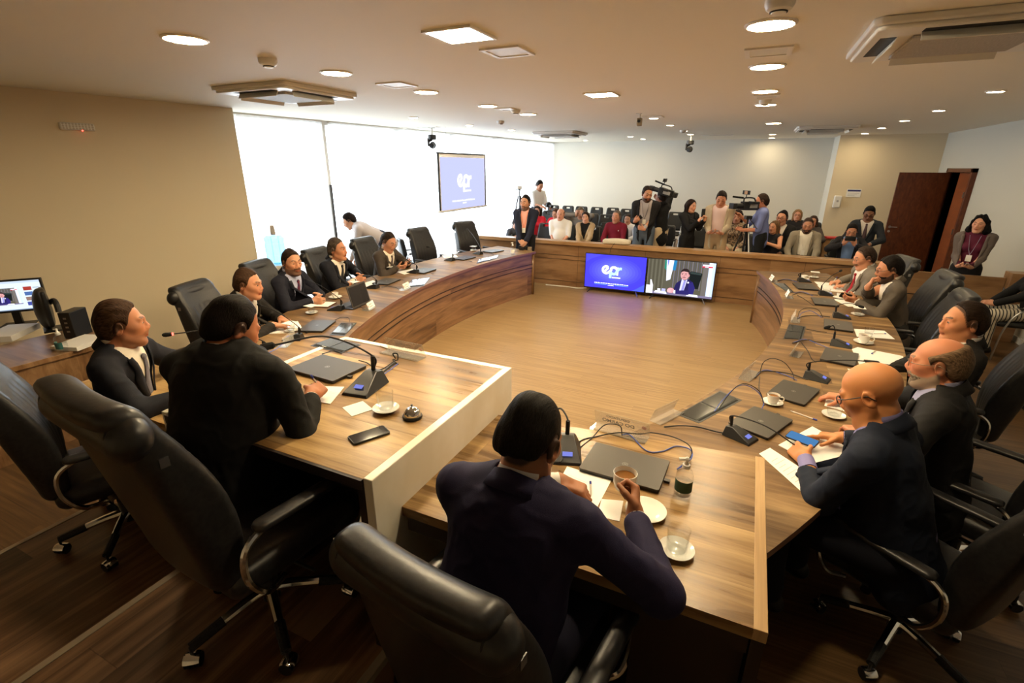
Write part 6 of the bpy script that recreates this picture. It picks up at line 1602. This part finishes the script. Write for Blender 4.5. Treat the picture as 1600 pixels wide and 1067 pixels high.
# ------------------------------------------------------------------ the people in the room
def A3(px, py, z): return at(px, py, z)
def arm_(px, py, z, **k): return dict(w=at(px, py, z), **k)
PPL = {}
def add(key, *a, **k):
    PPL[key] = person(*a, **k)
DN = (0, 0, -1)
# foreground
add('p1', 'man in profile with short brown hair, dark suit and grey tie at the left', at(190, 507, 1.405), Z1, rz=-50, yaw=22, lean=8, seat=.50, pitch=2, wide=1.08, jacket=(22, 23, 30), shirt=(222, 214, 200), tie=(112, 110, 120), hair=('sidepart', (66, 46, 32)), skin=(188, 128, 94), h=.0055, beard=('stubble', (120, 84, 64)), L_=dict(l=(-.18, .40, .84), nl=DN), R_=dict(l=(.16, .42, .84), nl=DN))
add('p2', 'broad dark-haired man in a black suit writing at the head desk, back to the camera', at(363, 512, 1.58), Z2, rz=12, lean=20, seat=.50, pitch=28, yaw=-22, wide=1.4, belly=.04, jacket=(17, 16, 15), shirt=(226, 220, 208), hair=('short', (24, 18, 15)), skin=(176, 112, 78), h=.0055, trousers=(14, 13, 13),
    R_=arm_(486, 618, PZ+.055, d=(-.15, .6, .05), n=(-.6, .1, -.6), curl=.85, thumb=.9, pole=(.40, -.9, -.3)), L_=arm_(432, 600, PZ+.05, d=(.55, .35, -.15), n=(.2, -.2, -1), curl=.75, thumb=.7, pole=(-1, -.3, -.3)))
add('p3', 'man in a navy suit seen from behind, lifting a coffee cup', at(828, 688, 1.41), Z1, rz=-4, lean=22, seat=.48, pitch=26, yaw=-6, wide=1.16, jacket=(34, 31, 58), shirt=(210, 205, 200), hair=('fade', (24, 19, 16)), skin=(156, 102, 70), h=.0055, trousers=(24, 24, 40), eyes=False,
    R_=arm_(992, 806, NZ+.085, d=(-.12, .55, .30), n=(-1, .1, .05), curl=1.0, thumb=1.0, pole=(.8, -.5, -.5)), L_=arm_(876, 752, NZ+.05, d=(.9, .1, -.2), n=(.1, -.1, -1), curl=.55, thumb=.6, pole=(-1, -.3, -.3)))
add('p4', 'bald man with black-rimmed glasses and navy suit bent over his phone', at(1362, 615, 1.27), 0, rz=66, lean=20, pitch=30, wide=1.06, belly=.03, jacket=(24, 30, 44), shirt=(132, 128, 176), hair=('bald', (60, 44, 34)), skin=(196, 132, 84), glasses=((14, 13, 13), .0022), h=.0055, trousers=(20, 22, 32),
    L_=arm_(1258, 716, TZ+.045, d=(-.35, .65, .0), n=(.5, .35, -.5), curl=.55, thumb=.8, pole=(-.8, -.4, -.5)), R_=arm_(1316, 684, TZ+.06, d=(-.9, .15, -.15), n=(-.1, -.2, -1), curl=.6, thumb=.4, point=True, pole=(.8, -.3, -.5)))
add('p5', 'grey-haired man with white beard and thin glasses beside the bald man', at(1466, 568, 1.25), 0, rz=72, lean=10, pitch=8, wide=1.12, belly=.06, jacket=(26, 25, 25), shirt=(146, 146, 176), hair=('ring', (112, 90, 68)), skin=(198, 130, 96), glasses=((120, 104, 84), .0014), beard=('full', (150, 134, 116)), h=.0055,
    R_=arm_(1322, 622, TZ+.05, d=(-1, .2, -.1), n=(0, 0, -1)), L_=dict(l=(-.20, .36, TZ+.05), nl=DN))
add('p6', 'clean-shaven dark-haired man in a dark suit looking left at the right table', at(1506, 504, 1.25), 0, rz=92, lean=-4, yaw=6, pitch=2, wide=1.08, jacket=(26, 23, 21), shirt=(220, 212, 204), tie=(70, 64, 72), hair=('recede', (40, 28, 20)), skin=(196, 132, 92), h=.006, L_=dict(l=(-.17, .34, .70), nl=DN), R_=dict(l=(.17, .34, .70), nl=DN))
add('p7', 'man in a grey suit with black beard and glasses, hand at his mouth', at(1390, 421, 1.21), 0, rz=94, lean=14, pitch=14, jacket=(88, 80, 72), shirt=(222, 214, 202), hair=('sidepart', (26, 20, 18)), beard=('full', (30, 22, 20)), glasses=((20, 18, 18), .002), skin=(186, 128, 96), h=.006, trousers=(44, 42, 40),
    R_=arm_(1357, 448, 1.06, d=(.25, .1, .8), n=(.7, -.1, -.2), curl=.8, pole=(.6, .1, -1)), L_=arm_(1338, 470, TZ+.10, d=(-.9, -.05, .15), n=(.1, .6, .5), curl=.5, thumb=.8, pole=(-.7, -.5, -.6)))
add('p8', 'man in a light grey suit with red tie and moustache writing at the right table', at(1351, 403, 1.20), 0, rz=104, lean=12, pitch=18, wide=1.1, belly=.05, jacket=(116, 108, 98), shirt=(226, 220, 214), tie=(148, 24, 34), hair=('recede', (52, 40, 34)), beard=('moustache', (50, 40, 36)), glasses=((110, 96, 92), .0014), skin=(200, 142, 110), h=.006, trousers=(80, 74, 68),
    R_=arm_(1311, 440, TZ+.045, d=(-.8, -.3, -.1), n=(0, 0, -1), curl=.8, thumb=.8), L_=arm_(1322, 447, TZ+.05, d=(-.9, .2, -.1), n=(0, 0, -1), curl=.5))
# left table
add('p9', 'brown-haired man in a charcoal suit leaning over papers, nearest the beige wall', at(388, 444, 1.20), 0, rz=-62, lean=18, pitch=6, yaw=-2, jacket=(34, 31, 29), shirt=(224, 218, 208), hair=('sidepart', (66, 46, 32)), skin=(196, 138, 106), h=.0058, cuff=(226, 222, 216),
    R_=arm_(428, 508, TZ+.05, d=(.75, .45, -.1), n=(0, 0, -1), curl=.5), L_=arm_(440, 498, TZ+.05, d=(.8, -.1, -.1), n=(0, 0, -1), curl=.5))
add('p10', 'bearded man in a dark suit with a red and navy plaid tie, hands clasped', at(456, 410, 1.22), 0, rz=-78, lean=12, yaw=-24, pitch=3, jacket=(26, 27, 38), shirt=(178, 184, 212), tie=var_mat('plaid tie', srgb(120, 40, 52), srgb(52, 46, 84), (60, 60, 60), .6, 0, 1), hair=('fade', (44, 33, 26)), beard=('short', (54, 40, 32)), skin=(198, 144, 112), h=.0058,
    R_=arm_(489, 470, TZ+.05, d=(.8, .35, .0), n=(0, 1, -.3), curl=.8), L_=arm_(497, 462, TZ+.06, d=(.75, -.5, .0), n=(0, -1, -.3), curl=.8))
add('p11', 'grey-haired man in a black suit with dark tie speaking at the left table', at(527, 390, 1.22), 0, rz=-82, lean=12, yaw=6, pitch=0, jacket=(25, 26, 34), shirt=(226, 218, 204), tie=(46, 46, 50), hair=('sidepart', (78, 68, 60)), skin=(186, 128, 96), h=.006, badge=(190, 176, 90),
    R_=arm_(556, 437, TZ+.05, d=(.8, .35, .0), n=(0, 1, -.3), curl=.8), L_=arm_(562, 431, TZ+.06, d=(.75, -.5, .0), n=(0, -1, -.3), curl=.8))
add('p12', 'man in a brown suit looking down at the phone in his hands', at(607, 378, 1.20), 0, rz=-88, lean=14, pitch=24, yaw=-4, jacket=(62, 54, 48), shirt=(224, 214, 198), tie=(90, 78, 78), hair=('short', (44, 34, 28)), skin=(192, 138, 110), h=.006,
    R_=arm_(622, 418, TZ+.08, d=(.9, .2, .15), n=(.1, .5, .6), curl=.5, thumb=.8), L_=arm_(636, 411, TZ+.10, d=(.8, -.4, .1), n=(0, -.6, .6), curl=.6, thumb=.8))
add('p13', 'man in a pale grey shirt bending over by the bright window', at(546, 345, 1.34), 0, 'stand', rz=128, lean=62, pitch=30, wide=1.2, shirt=(190, 184, 190), hair=('short', (34, 26, 24)), skin=(196, 146, 120), h=.007, trousers=(46, 48, 62), s=1.0,
    R_=dict(l=(.18, .52, .62)), L_=dict(l=(-.16, .56, .70)), eyes=False)
# standing by the low wall
add('p14', 'bearded man in a navy jacket standing with hands clasped in front of the low wall', at(821, 317, 1.585), 0, 'stand', rz=-172, lean=1, yaw=-14, pitch=2, jacket=(30, 34, 50), shirt=(232, 176, 160), lanyard=(236, 120, 60), hair=('short', (24, 20, 20)), beard=('short', (34, 28, 26)), skin=(196, 146, 118), h=.0062, trousers=(18, 18, 22), shoes=(196, 194, 192), vopen=.065, vbottom=-.1,
    R_=dict(l=(.03, .26, .92), dl=(-.7, .2, -.5), nl=(0, -1, -.2), curl=.6), L_=dict(l=(-.07, .24, .90), dl=(.6, .3, -.6), nl=(0, -1, -.2), curl=.6))
FAR = dict(h=.0082, eyes=False)
add('p15', 'photographer in a white T-shirt looking down at his camera by the window', aty(843, 290, 11.9), TIER, 'stand', rz=-118, lean=8, pitch=30, shirt=(220, 220, 220), collar=False, sleeve='short', hair=('short', (26, 22, 22)), skin=(190, 138, 112), trousers=(60, 62, 70), R_=dict(l=(.12, .36, 1.02), curl=.7), L_=dict(l=(-.12, .38, 1.02), curl=.7), **FAR)
add('p16', 'bald man in a white short-sleeved shirt seated in the front row', aty(876, 335, 9.95), .1, rz=-176, lean=-2, wide=1.16, belly=.06, shirt=(232, 230, 228), sleeve='short', hair=('ring', (120, 100, 86)), skin=(214, 156, 132), trousers=(36, 38, 48), R_=dict(l=(.05, .30, .60), curl=.7), L_=dict(l=(-.10, .30, .62), curl=.6), **FAR)
add('p17', 'smiling woman in a beige blazer and black top in the front row', aty(915, 340, 9.95), .1, rz=-176, lean=0, yaw=4, roll=4, jacket=(184, 162, 132), shirt=(20, 19, 20), collar=False, hair=('tied', (50, 36, 30)), skin=(214, 164, 140), trousers=(30, 30, 34), female=True, vopen=.10, R_=dict(l=(.04, .30, .58)), L_=dict(l=(-.08, .32, .60)), **FAR)
add('p18', 'grey-haired man in a burgundy sweater with a white badge in the front row', aty(963, 339, 9.95), .1, rz=176, lean=2, yaw=-6, pitch=2, shirt=(118, 26, 46), hair=('recede', (110, 100, 94)), skin=(196, 140, 116), trousers=(24, 24, 28), badge=(230, 230, 235), R_=dict(l=(.17, .26, .54)), L_=dict(l=(-.03, .30, .66), curl=.6), **FAR)
add('p19', 'dark-haired woman in red behind the standing man in navy', aty(839, 330, 10.7), .1, rz=-165, lean=0, shirt=(200, 40, 58), collar=False, hair=('bob', (44, 32, 30)), skin=(206, 156, 136), trousers=(40, 44, 60), female=True, **FAR)
add('p20', 'long-haired woman in red leaning behind the bald man in white', aty(868, 334, 10.7), .1, rz=-178, lean=10, pitch=14, yaw=-14, shirt=(206, 30, 48), collar=False, hair=('long', (88, 62, 50)), skin=(206, 154, 132), trousers=(40, 60, 90), female=True, **FAR)
add('p21', 'person in grey holding both hands to the face behind the beige jacket', aty(907, 333, 10.75), .1, rz=-178, lean=8, pitch=20, shirt=(128, 122, 116), hair=('short', (110, 96, 82)), skin=(196, 150, 128), trousers=(30, 30, 34), R_=dict(l=(.07, .20, 1.10), dl=(-.2, .1, 1), nl=(-.4, -.8, 0), curl=.4), L_=dict(l=(-.07, .20, 1.10), dl=(.2, .1, 1), nl=(.4, -.8, 0), curl=.4), **FAR)
add('p22', 'person in grey top and blue jeans at the window end of the front row', aty(806, 350, 10.3), .1, rz=-120, lean=14, pitch=20, shirt=(70, 74, 84), hair=('short', (52, 44, 42)), skin=(200, 156, 138), trousers=(52, 84, 128), sleeve='short', **FAR)
add('p23', 'person in a white shirt almost hidden behind the man in burgundy', aty(981, 343, 10.9), .1, rz=176, lean=0, shirt=(226, 228, 236), hair=('short', (60, 50, 46)), skin=(196, 150, 128), trousers=(40, 44, 52), **FAR)
add('p24', 'bearded man in a black blazer over a grey shirt standing, phone in hand', aty(1011, 303, 9.62), .1, 'stand', rz=-176, lean=3, pitch=16, yaw=30, wide=1.08, jacket=(28, 27, 29), shirt=(164, 158, 162), hair=('short', (44, 34, 30)), beard=('full', (54, 38, 32)), skin=(188, 134, 106), trousers=(92, 104, 120), vopen=.10, vbottom=-1.2, lanyard=(70, 66, 70), h=.0075, eyes=False,
    R_=dict(l=(.14, .32, 1.16), dl=(-.5, .5, .4), nl=(-.6, -.1, .6), curl=.6, thumb=.9), L_=dict(l=(-.02, .28, 1.02), dl=(.7, .1, .2), nl=(-.1, -.9, .1), curl=1))
add('p25', 'cameraman in black with beige trousers carrying a video camera on his shoulder', aty(1033, 309, 10.05), .1, 'stand', rz=62, lean=4, jacket=(20, 20, 22), shirt=(40, 40, 42), hair=('buzz', (36, 28, 26)), skin=(150, 102, 80), trousers=(196, 176, 146), R_=dict(l=(.16, .26, 1.50), dl=(0, .6, .5), nl=(-.5, 0, .5), curl=.7), L_=dict(l=(-.10, .36, 1.36), curl=.6), **FAR)
add('p26', 'long-haired woman in black holding her phone up in both hands', aty(1080, 322, 9.62), .1, 'stand', rz=-134, lean=-2, pitch=6, yaw=10, jacket=(24, 24, 27), shirt=(34, 33, 36), collar=False, hair=('long', (40, 26, 22)), skin=(202, 150, 124), trousers=(20, 20, 22), female=True, vopen=.06, vbottom=.2, h=.0075, eyes=False,
    R_=dict(l=(.05, .31, 1.22), dl=(-.2, .4, .8), nl=(-.6, .2, 0), curl=.6, thumb=.9), L_=dict(l=(-.06, .33, 1.23), dl=(.2, .4, .8), nl=(.6, .2, 0), curl=.6, thumb=.9))
add('p27', 'man in a beige blazer and pale pink shirt looking down at his phone', aty(1127, 311, 9.62), .1, 'stand', rz=178, lean=3, pitch=24, yaw=4, wide=1.06, jacket=(182, 168, 146), shirt=(214, 190, 190), hair=('short', (36, 28, 26)), skin=(184, 128, 102), trousers=(176, 150, 118), vopen=.11, vbottom=-1.2, h=.0075, eyes=False,
    R_=dict(l=(.10, .30, 1.02), dl=(-.8, .3, .1), nl=(-.1, .1, .9), curl=.6, thumb=.9), L_=dict(l=(-.10, .30, 1.02), dl=(.8, .3, .1), nl=(.1, .1, .9), curl=.6, thumb=.9))
add('p28', 'cameraman in a blue T-shirt and black trousers bent to a tripod camera', aty(1190, 315, 9.78), .1, 'stand', rz=96, lean=5, pitch=4, wide=1.05, shirt=(112, 124, 178), collar=False, sleeve='short', hair=('short', (50, 38, 32)), skin=(196, 132, 104), trousers=(24, 24, 26), h=.0075, eyes=False,
    R_=dict(l=(.06, .40, 1.32), curl=.8), L_=dict(l=(-.20, .34, 1.08), dl=(.4, .8, .3), nl=(.6, 0, -.6), curl=.8))
add('p29', 'person in a patterned blouse sitting behind the tripod', aty(1152, 338, 10.8), .1, rz=176, lean=4, pitch=10, shirt=(110, 92, 80), pattern=var_mat('leopard blouse', srgb(48, 38, 34), srgb(176, 150, 124), (40, 40, 40), .8, 0, 1), collar=False, hair=('bob', (40, 30, 28)), skin=(196, 144, 120), trousers=(190, 176, 150), female=True, **FAR)
add('p30', 'man with glasses, black suit and orange tie seated behind the blue-shirted cameraman', aty(1222, 341, 10.5), .1, rz=170, lean=0, yaw=-12, wide=1.1, jacket=(26, 25, 27), shirt=(222, 214, 206), tie=(196, 104, 44), hair=('short', (24, 20, 20)), glasses=((24, 22, 22), .0022), skin=(192, 136, 108), trousers=(22, 22, 24), h=.0075, eyes=False)
add('p31', 'bare-armed woman with a raised phone beside the blue-shirted cameraman', aty(1209, 355, 10.0), .1, rz=150, lean=0, shirt=(32, 30, 34), collar=False, sleeve='none', hair=('long', (110, 82, 56)), skin=(206, 148, 116), trousers=(26, 26, 28), female=True, L_=dict(l=(-.06, .30, .86), dl=(.2, .1, 1), nl=(.5, .5, 0), curl=.6), **FAR)
add('p32', 'blonde woman with glasses in the back row', aty(1246, 336, 11.4), TIER, rz=176, lean=0, shirt=(34, 32, 36), collar=False, hair=('long', (150, 118, 84)), glasses=((90, 60, 60), .002), skin=(204, 150, 126), trousers=(26, 26, 28), female=True, **FAR)
add('p33', 'brown-haired woman half hidden behind the man in the light grey suit', aty(1270, 346, 11.3), TIER, rz=170, lean=0, shirt=(70, 64, 62), collar=False, hair=('bob', (66, 48, 40)), skin=(200, 146, 120), trousers=(26, 26, 28), female=True, **FAR)
add('p34', 'bearded man in a light grey suit looking at his phone in the front row', aty(1262, 352, 10.0), .1, rz=176, lean=4, pitch=18, wide=1.06, jacket=(142, 134, 120), shirt=(228, 224, 214), hair=('recede', (62, 48, 42)), beard=('full', (64, 50, 44)), skin=(190, 136, 110), trousers=(136, 128, 116), vopen=.09, vbottom=-1.2, lanyard=(226, 222, 216), h=.0075, eyes=False, R_=dict(l=(.16, .28, .56), curl=.6), L_=dict(l=(-.16, .28, .54), curl=.5))
add('p35', 'man in a dark jacket and blue shirt holding his phone before his face', aty(1331, 361, 9.9), .1, rz=172, lean=6, pitch=22, jacket=(30, 30, 36), shirt=(108, 136, 186), hair=('short', (26, 22, 22)), skin=(186, 132, 106), trousers=(24, 24, 28), vopen=.10, vbottom=-1.2, h=.0075, eyes=False, R_=dict(l=(.08, .28, .92), dl=(-.4, .3, .6), nl=(-.4, -.6, .2), curl=.7), L_=dict(l=(-.08, .28, .92), dl=(.4, .3, .6), nl=(.4, -.6, .2), curl=.7))
add('p36', 'dark-suited man with a dark tie looking down beside the open door', aty(1358, 334, 11.3), TIER, rz=172, lean=2, pitch=26, jacket=(38, 42, 50), shirt=(214, 206, 200), tie=(80, 62, 66), hair=('short', (18, 16, 16)), glasses=((30, 26, 26), .002), skin=(140, 96, 74), trousers=(30, 32, 38), s=1.05, **FAR)
add('p37', 'woman with curly black hair in a grey blazer standing by the right wall', at(1531, 350, 1.50), 0, 'stand', rz=158, lean=0, yaw=-10, pitch=4, jacket=(98, 88, 84), shirt=(84, 26, 48), collar=False, hair=('curly', (14, 12, 13)), skin=(204, 150, 122), trousers=(26, 26, 28), female=True, wide=1.08, vopen=.11, vbottom=-1.2, lanyard=(170, 170, 190), h=.0065, eyes=False,
    R_=dict(l=(.06, .28, .96), dl=(-.7, .4, .1), nl=(0, -.1, 1), curl=.5, thumb=.8), L_=dict(l=(-.06, .28, .96), dl=(.7, .4, .1), nl=(0, -.1, 1), curl=.5, thumb=.8))
add('p38', 'seated person in black with striped trousers cut by the right edge', Vector((3.16, 7.75, 1.18)), 0, rz=92, lean=0, shirt=(20, 20, 22), collar=False, hair=('long', (30, 24, 22)), skin=(196, 140, 112), trousers=(200, 192, 176), female=True, R_=dict(l=(.06, .36, .66), dl=(-.4, .7, .1), nl=(-.5, 0, -.5)), L_=dict(l=(-.06, .38, .66), dl=(.4, .7, .1), nl=(.5, 0, -.5)), h=.0075, eyes=False)
if 'p38' in PPL:
    zz = bpy.data.materials.new('striped cloth'); zz.use_nodes = True; n = zz.node_tree.nodes; l = zz.node_tree.links
    tc = n.new('ShaderNodeTexCoord'); wv = n.new('ShaderNodeTexWave'); wv.inputs['Scale'].default_value = 9; wv.inputs['Distortion'].default_value = 1.5; wv.bands_direction = 'Y'; cr = n.new('ShaderNodeValToRGB'); cr.color_ramp.elements[0].position = .22; cr.color_ramp.elements[0].color = (.015, .014, .014, 1); cr.color_ramp.elements[1].position = .3; cr.color_ramp.elements[1].color = (.62, .56, .46, 1)
    l.new(tc.outputs['Object'], wv.inputs['Vector']); l.new(wv.outputs['Fac'], cr.inputs['Fac']); l.new(cr.outputs['Color'], n['Principled BSDF'].inputs['Base Color'])
    for o in PPL['p38']['obj'].children:
        if o.name.startswith('trousers'): o.data.materials[0] = zz
# things held in hands
cup(at(975, 762, NZ+.075), R(-72), 'white cup of milky coffee lifted by the navy-suited man', 1.15, .75, straight=True)
def frame(c, yv, zv):
    """matrix with local y along yv and local z as near to zv as possible"""
    y = Vector(yv).normalized(); x = y.cross(Vector(zv)).normalized(); z = x.cross(y)
    return Matrix(((x.x, y.x, z.x, c[0]), (x.y, y.y, z.y, c[1]), (x.z, y.z, z.z, c[2]), (0, 0, 0, 1)))
def inhand(key, sd, off=(0, 0, 0)):
    w, (E, W, d, n, A) = PPL[key]['arms'][sd]; o = PPL[key]['obj']; M3 = Matrix.Rotation(o.rotation_euler.z, 3, 'Z')
    d = M3 @ Vector(d); n = M3 @ Vector(nrm(np.array(n))); return w+d*.085+n*.022, d, n
def hold_phone(key, sd, label, on=False, up=(0, 0, 1)):
    if key not in PPL: return
    c, d, n = inhand(key, sd); phone(frame(c+n*.008, d, n), label, on)
p = at(1253, 687, TZ+.04); phone(Matrix.Translation(p) @ rotz(R(64)) @ Matrix.Rotation(R(-8), 4, 'Y'), 'smartphone with a lit blue screen in the hand of the bald man', True)
hold_phone('p7', -1, 'black smartphone in the hand of the man in grey with the beard')
hold_phone('p12', -1, 'black smartphone held by the man in the brown suit')
hold_phone('p16', 1, 'black smartphone in the lap of the bald man in white'); hold_phone('p18', -1, 'black smartphone held by the man in burgundy'); hold_phone('p24', 1, 'dark smartphone in the right hand of the man in the black blazer')
hold_phone('p27', 1, 'dark smartphone read by the man in the beige blazer'); hold_phone('p34', 1, 'dark smartphone held by the man in the light grey suit'); hold_phone('p37', 1, 'dark smartphone held by the curly-haired woman')
hold_phone('p31', -1, 'black smartphone raised by the bare-armed woman')
if 'p26' in PPL: c, d, n = inhand('p26', 1); o = PPL['p26']['obj']; f = Matrix.Rotation(o.rotation_euler.z, 3, 'Z') @ Vector((0, 1, 0)); phone(frame(c+Vector((0, 0, .05)), (0, 0, 1), -f), 'black smartphone held upright by the long-haired woman in black', False, 1.05)
if 'p35' in PPL: c, d, n = inhand('p35', 1); o = PPL['p35']['obj']; f = Matrix.Rotation(o.rotation_euler.z, 3, 'Z') @ Vector((0, 1, 0)); phone(frame(loc_world(o, (0, .34, 1.02)), Matrix.Rotation(o.rotation_euler.z, 3, 'Z') @ Vector((1, 0, 0)), f), 'pale smartphone held in both hands by the man in the blue shirt')
def held_pen(key, sd, label):
    if key not in PPL: return
    c, d, n = inhand(key, sd); pen(c-n*.0+Vector((0, 0, -.03))+d*.02, c+Vector((0, 0, .09))-d*.05, label)
held_pen('p2', 1, 'pen in the right hand of the man in the black suit'); held_pen('p8', 1, 'pen in the hand of the man with the red tie')
if 'p3' in PPL: c, d, n = inhand('p3', -1); pen(c+d*.04+Vector((0, 0, -.01)), c-d*.02+Vector((.03, .08, .01)), 'blue pen in the left hand of the navy-suited man')
if 'p2' in PPL: c, d, n = inhand('p2', -1); pen(c-Vector((.05, .02, .0)), c+Vector((.07, .02, -.01)), 'blue pen cap held in the left hand of the man in the black suit')
# cameras
if 'p25' in PPL:
    o = PPL['p25']['obj']; M3 = Matrix.Rotation(o.rotation_euler.z, 3, 'Z'); c = aty(1038, 300, 9.95); video_camera(frame(c, M3 @ Vector((-.25, 1, .25)), (0, 0, 1)) @ Matrix.Scale(.86, 4), 'black video camera on the shoulder of the cameraman in black', emis('camera light', (.9, .95, 1), 2))
c = aty(1168, 322, 9.62); video_camera(frame(c, (-.75, -.65, .02), (0, 0, 1)) @ Matrix.Scale(.95, 4), 'black video camera on a tripod before the blue-shirted cameraman', mat('amber lamp', (.45, .25, .12), .3))
p = aty(1160, 396, 9.75); p.z = .1; stand(Vector((p.x, 9.72, .1)), 1.27, 'black and silver tripod carrying the video camera', .36)
p = aty(812, 290, 10.6); stand(Vector((p.x, 10.6, .1)), 1.60, 'slim black light stand by the windows', .35, 'light_stand', False)
t = thing('flash_head', 'small pale flash head on top of the slim stand', 'flash', (p.x, 10.6, 1.70), R(30)); m = MB(); m.box((-.05, -.03, .02), (.05, .03, .09)); m.obj('lamp', M_plastic, t, bevel=.006); m = MB(); m.box((-.09, -.02, 0), (.03, .02, .02)); m.cyl((0, 0, -.02), (0, 0, .02), .014); m.obj('clamp', M_black, t)
if 'p15' in PPL:
    c, d, n = inhand('p15', 1); o = PPL['p15']['obj']; M3 = Matrix.Rotation(o.rotation_euler.z, 3, 'Z'); t = thing('photo_camera', 'black photo camera held by the photographer in white', 'camera', (0, 0, 0)); t.matrix_world = frame(loc_world(o, (0, .46, 1.06)), M3 @ Vector((.0, 1, -.2)), (0, 0, 1))
    m = MB(); m.box((-.07, -.03, -.05), (.07, .03, .05)); m.box((-.025, -.03, .05), (.025, .03, .075)); m.obj('body', M_black, t, bevel=.006); m = MB(); m.cyl((0, .03, 0), (0, .15, 0), .036, .04); m.obj('lens', M_black, t)
if 'p14' in PPL:
    o = PPL['p14']['obj']; t = thing('photo_camera', 'black photo camera hanging at the waist of the man in the navy jacket', 'camera', (0, 0, 0)); t.matrix_world = Matrix.Translation(loc_world(o, (-.02, .22, .80))) @ Matrix.Rotation(o.rotation_euler.z, 4, 'Z')
    m = MB(); m.box((-.08, -.03, -.05), (.08, .04, .05)); m.box((-.03, -.02, .05), (.03, .03, .075)); m.obj('body', M_black, t, bevel=.008); m = MB(); m.cyl((.0, .03, 0), (0, .12, -.01), .036, .04); m.obj('lens', M_black, t); m = MB(); m.box((-.16, -.02, -.05), (-.09, .03, .03)); m.obj('flash_unit', mat('tan plastic'), t, bevel=.006)
# papers held on laps
for key, l, w in (('p17', 'open notebook on the lap of the woman in beige', .13), ('p35', 'white sheet on the lap of the man in the blue shirt', .15)):
    if key in PPL:
        o = PPL[key]['obj']; m = MB(); m.sheet([(-w, .22, .0), (w, .22, .0), (w, .46, .03), (-w, .46, .03)], .004); q = m.obj('paper_sheet', M_paper); q.location = loc_world(o, (0, 0, .66)); q.rotation_euler = (0, 0, o.rotation_euler.z); tag(q, l, 'paper', 'papers on laps')
# ------------------------------------------------------------------ daylight, camera, colour
sc = bpy.context.scene
w = bpy.data.worlds.new('overcast sky'); sc.world = w; w.use_nodes = True
w.node_tree.nodes['Background'].inputs[0].default_value = (.82, .91, 1.0, 1); w.node_tree.nodes['Background'].inputs[1].default_value = 7.5
for a, b in ((4.9, 8.2), (8.2, 11.6), (11.6, 14.9)):
    l = bpy.data.lights.new('window portal', 'AREA'); l.shape = 'RECTANGLE'; l.size = CEIL_Z; l.size_y = b-a; l.cycles.is_portal = True
    o = bpy.data.objects.new('window_portal', l); C.objects.link(o); o.location = (WW((a+b)/2)-.15, (a+b)/2, CEIL_Z/2); o.rotation_euler = (0, R(-90), R(-5.7))
cam = bpy.data.cameras.new('camera'); co = bpy.data.objects.new('camera', cam); C.objects.link(co)
cam.sensor_width = 36; cam.lens = 36*CAM_F/1600; cam.clip_start = .05; cam.clip_end = 200
r_, u_, f_ = CM
co.matrix_world = Matrix(((r_[0], u_[0], -f_[0], 0), (r_[1], u_[1], -f_[1], 0), (r_[2], u_[2], -f_[2], CAM_H), (0, 0, 0, 1)))
sc.camera = co
sc.view_settings.view_transform = 'Standard'; sc.view_settings.look = 'None'; sc.view_settings.exposure = 0.6; sc.view_settings.gamma = 1; sc.view_settings.use_curve_mapping = False
sc.cycles.use_denoising = True; sc.cycles.max_bounces = 8; sc.cycles.transparent_max_bounces = 24; sc.cycles.sample_clamp_indirect = 6; sc.cycles.caustics_reflective = False; sc.cycles.caustics_refractive = False
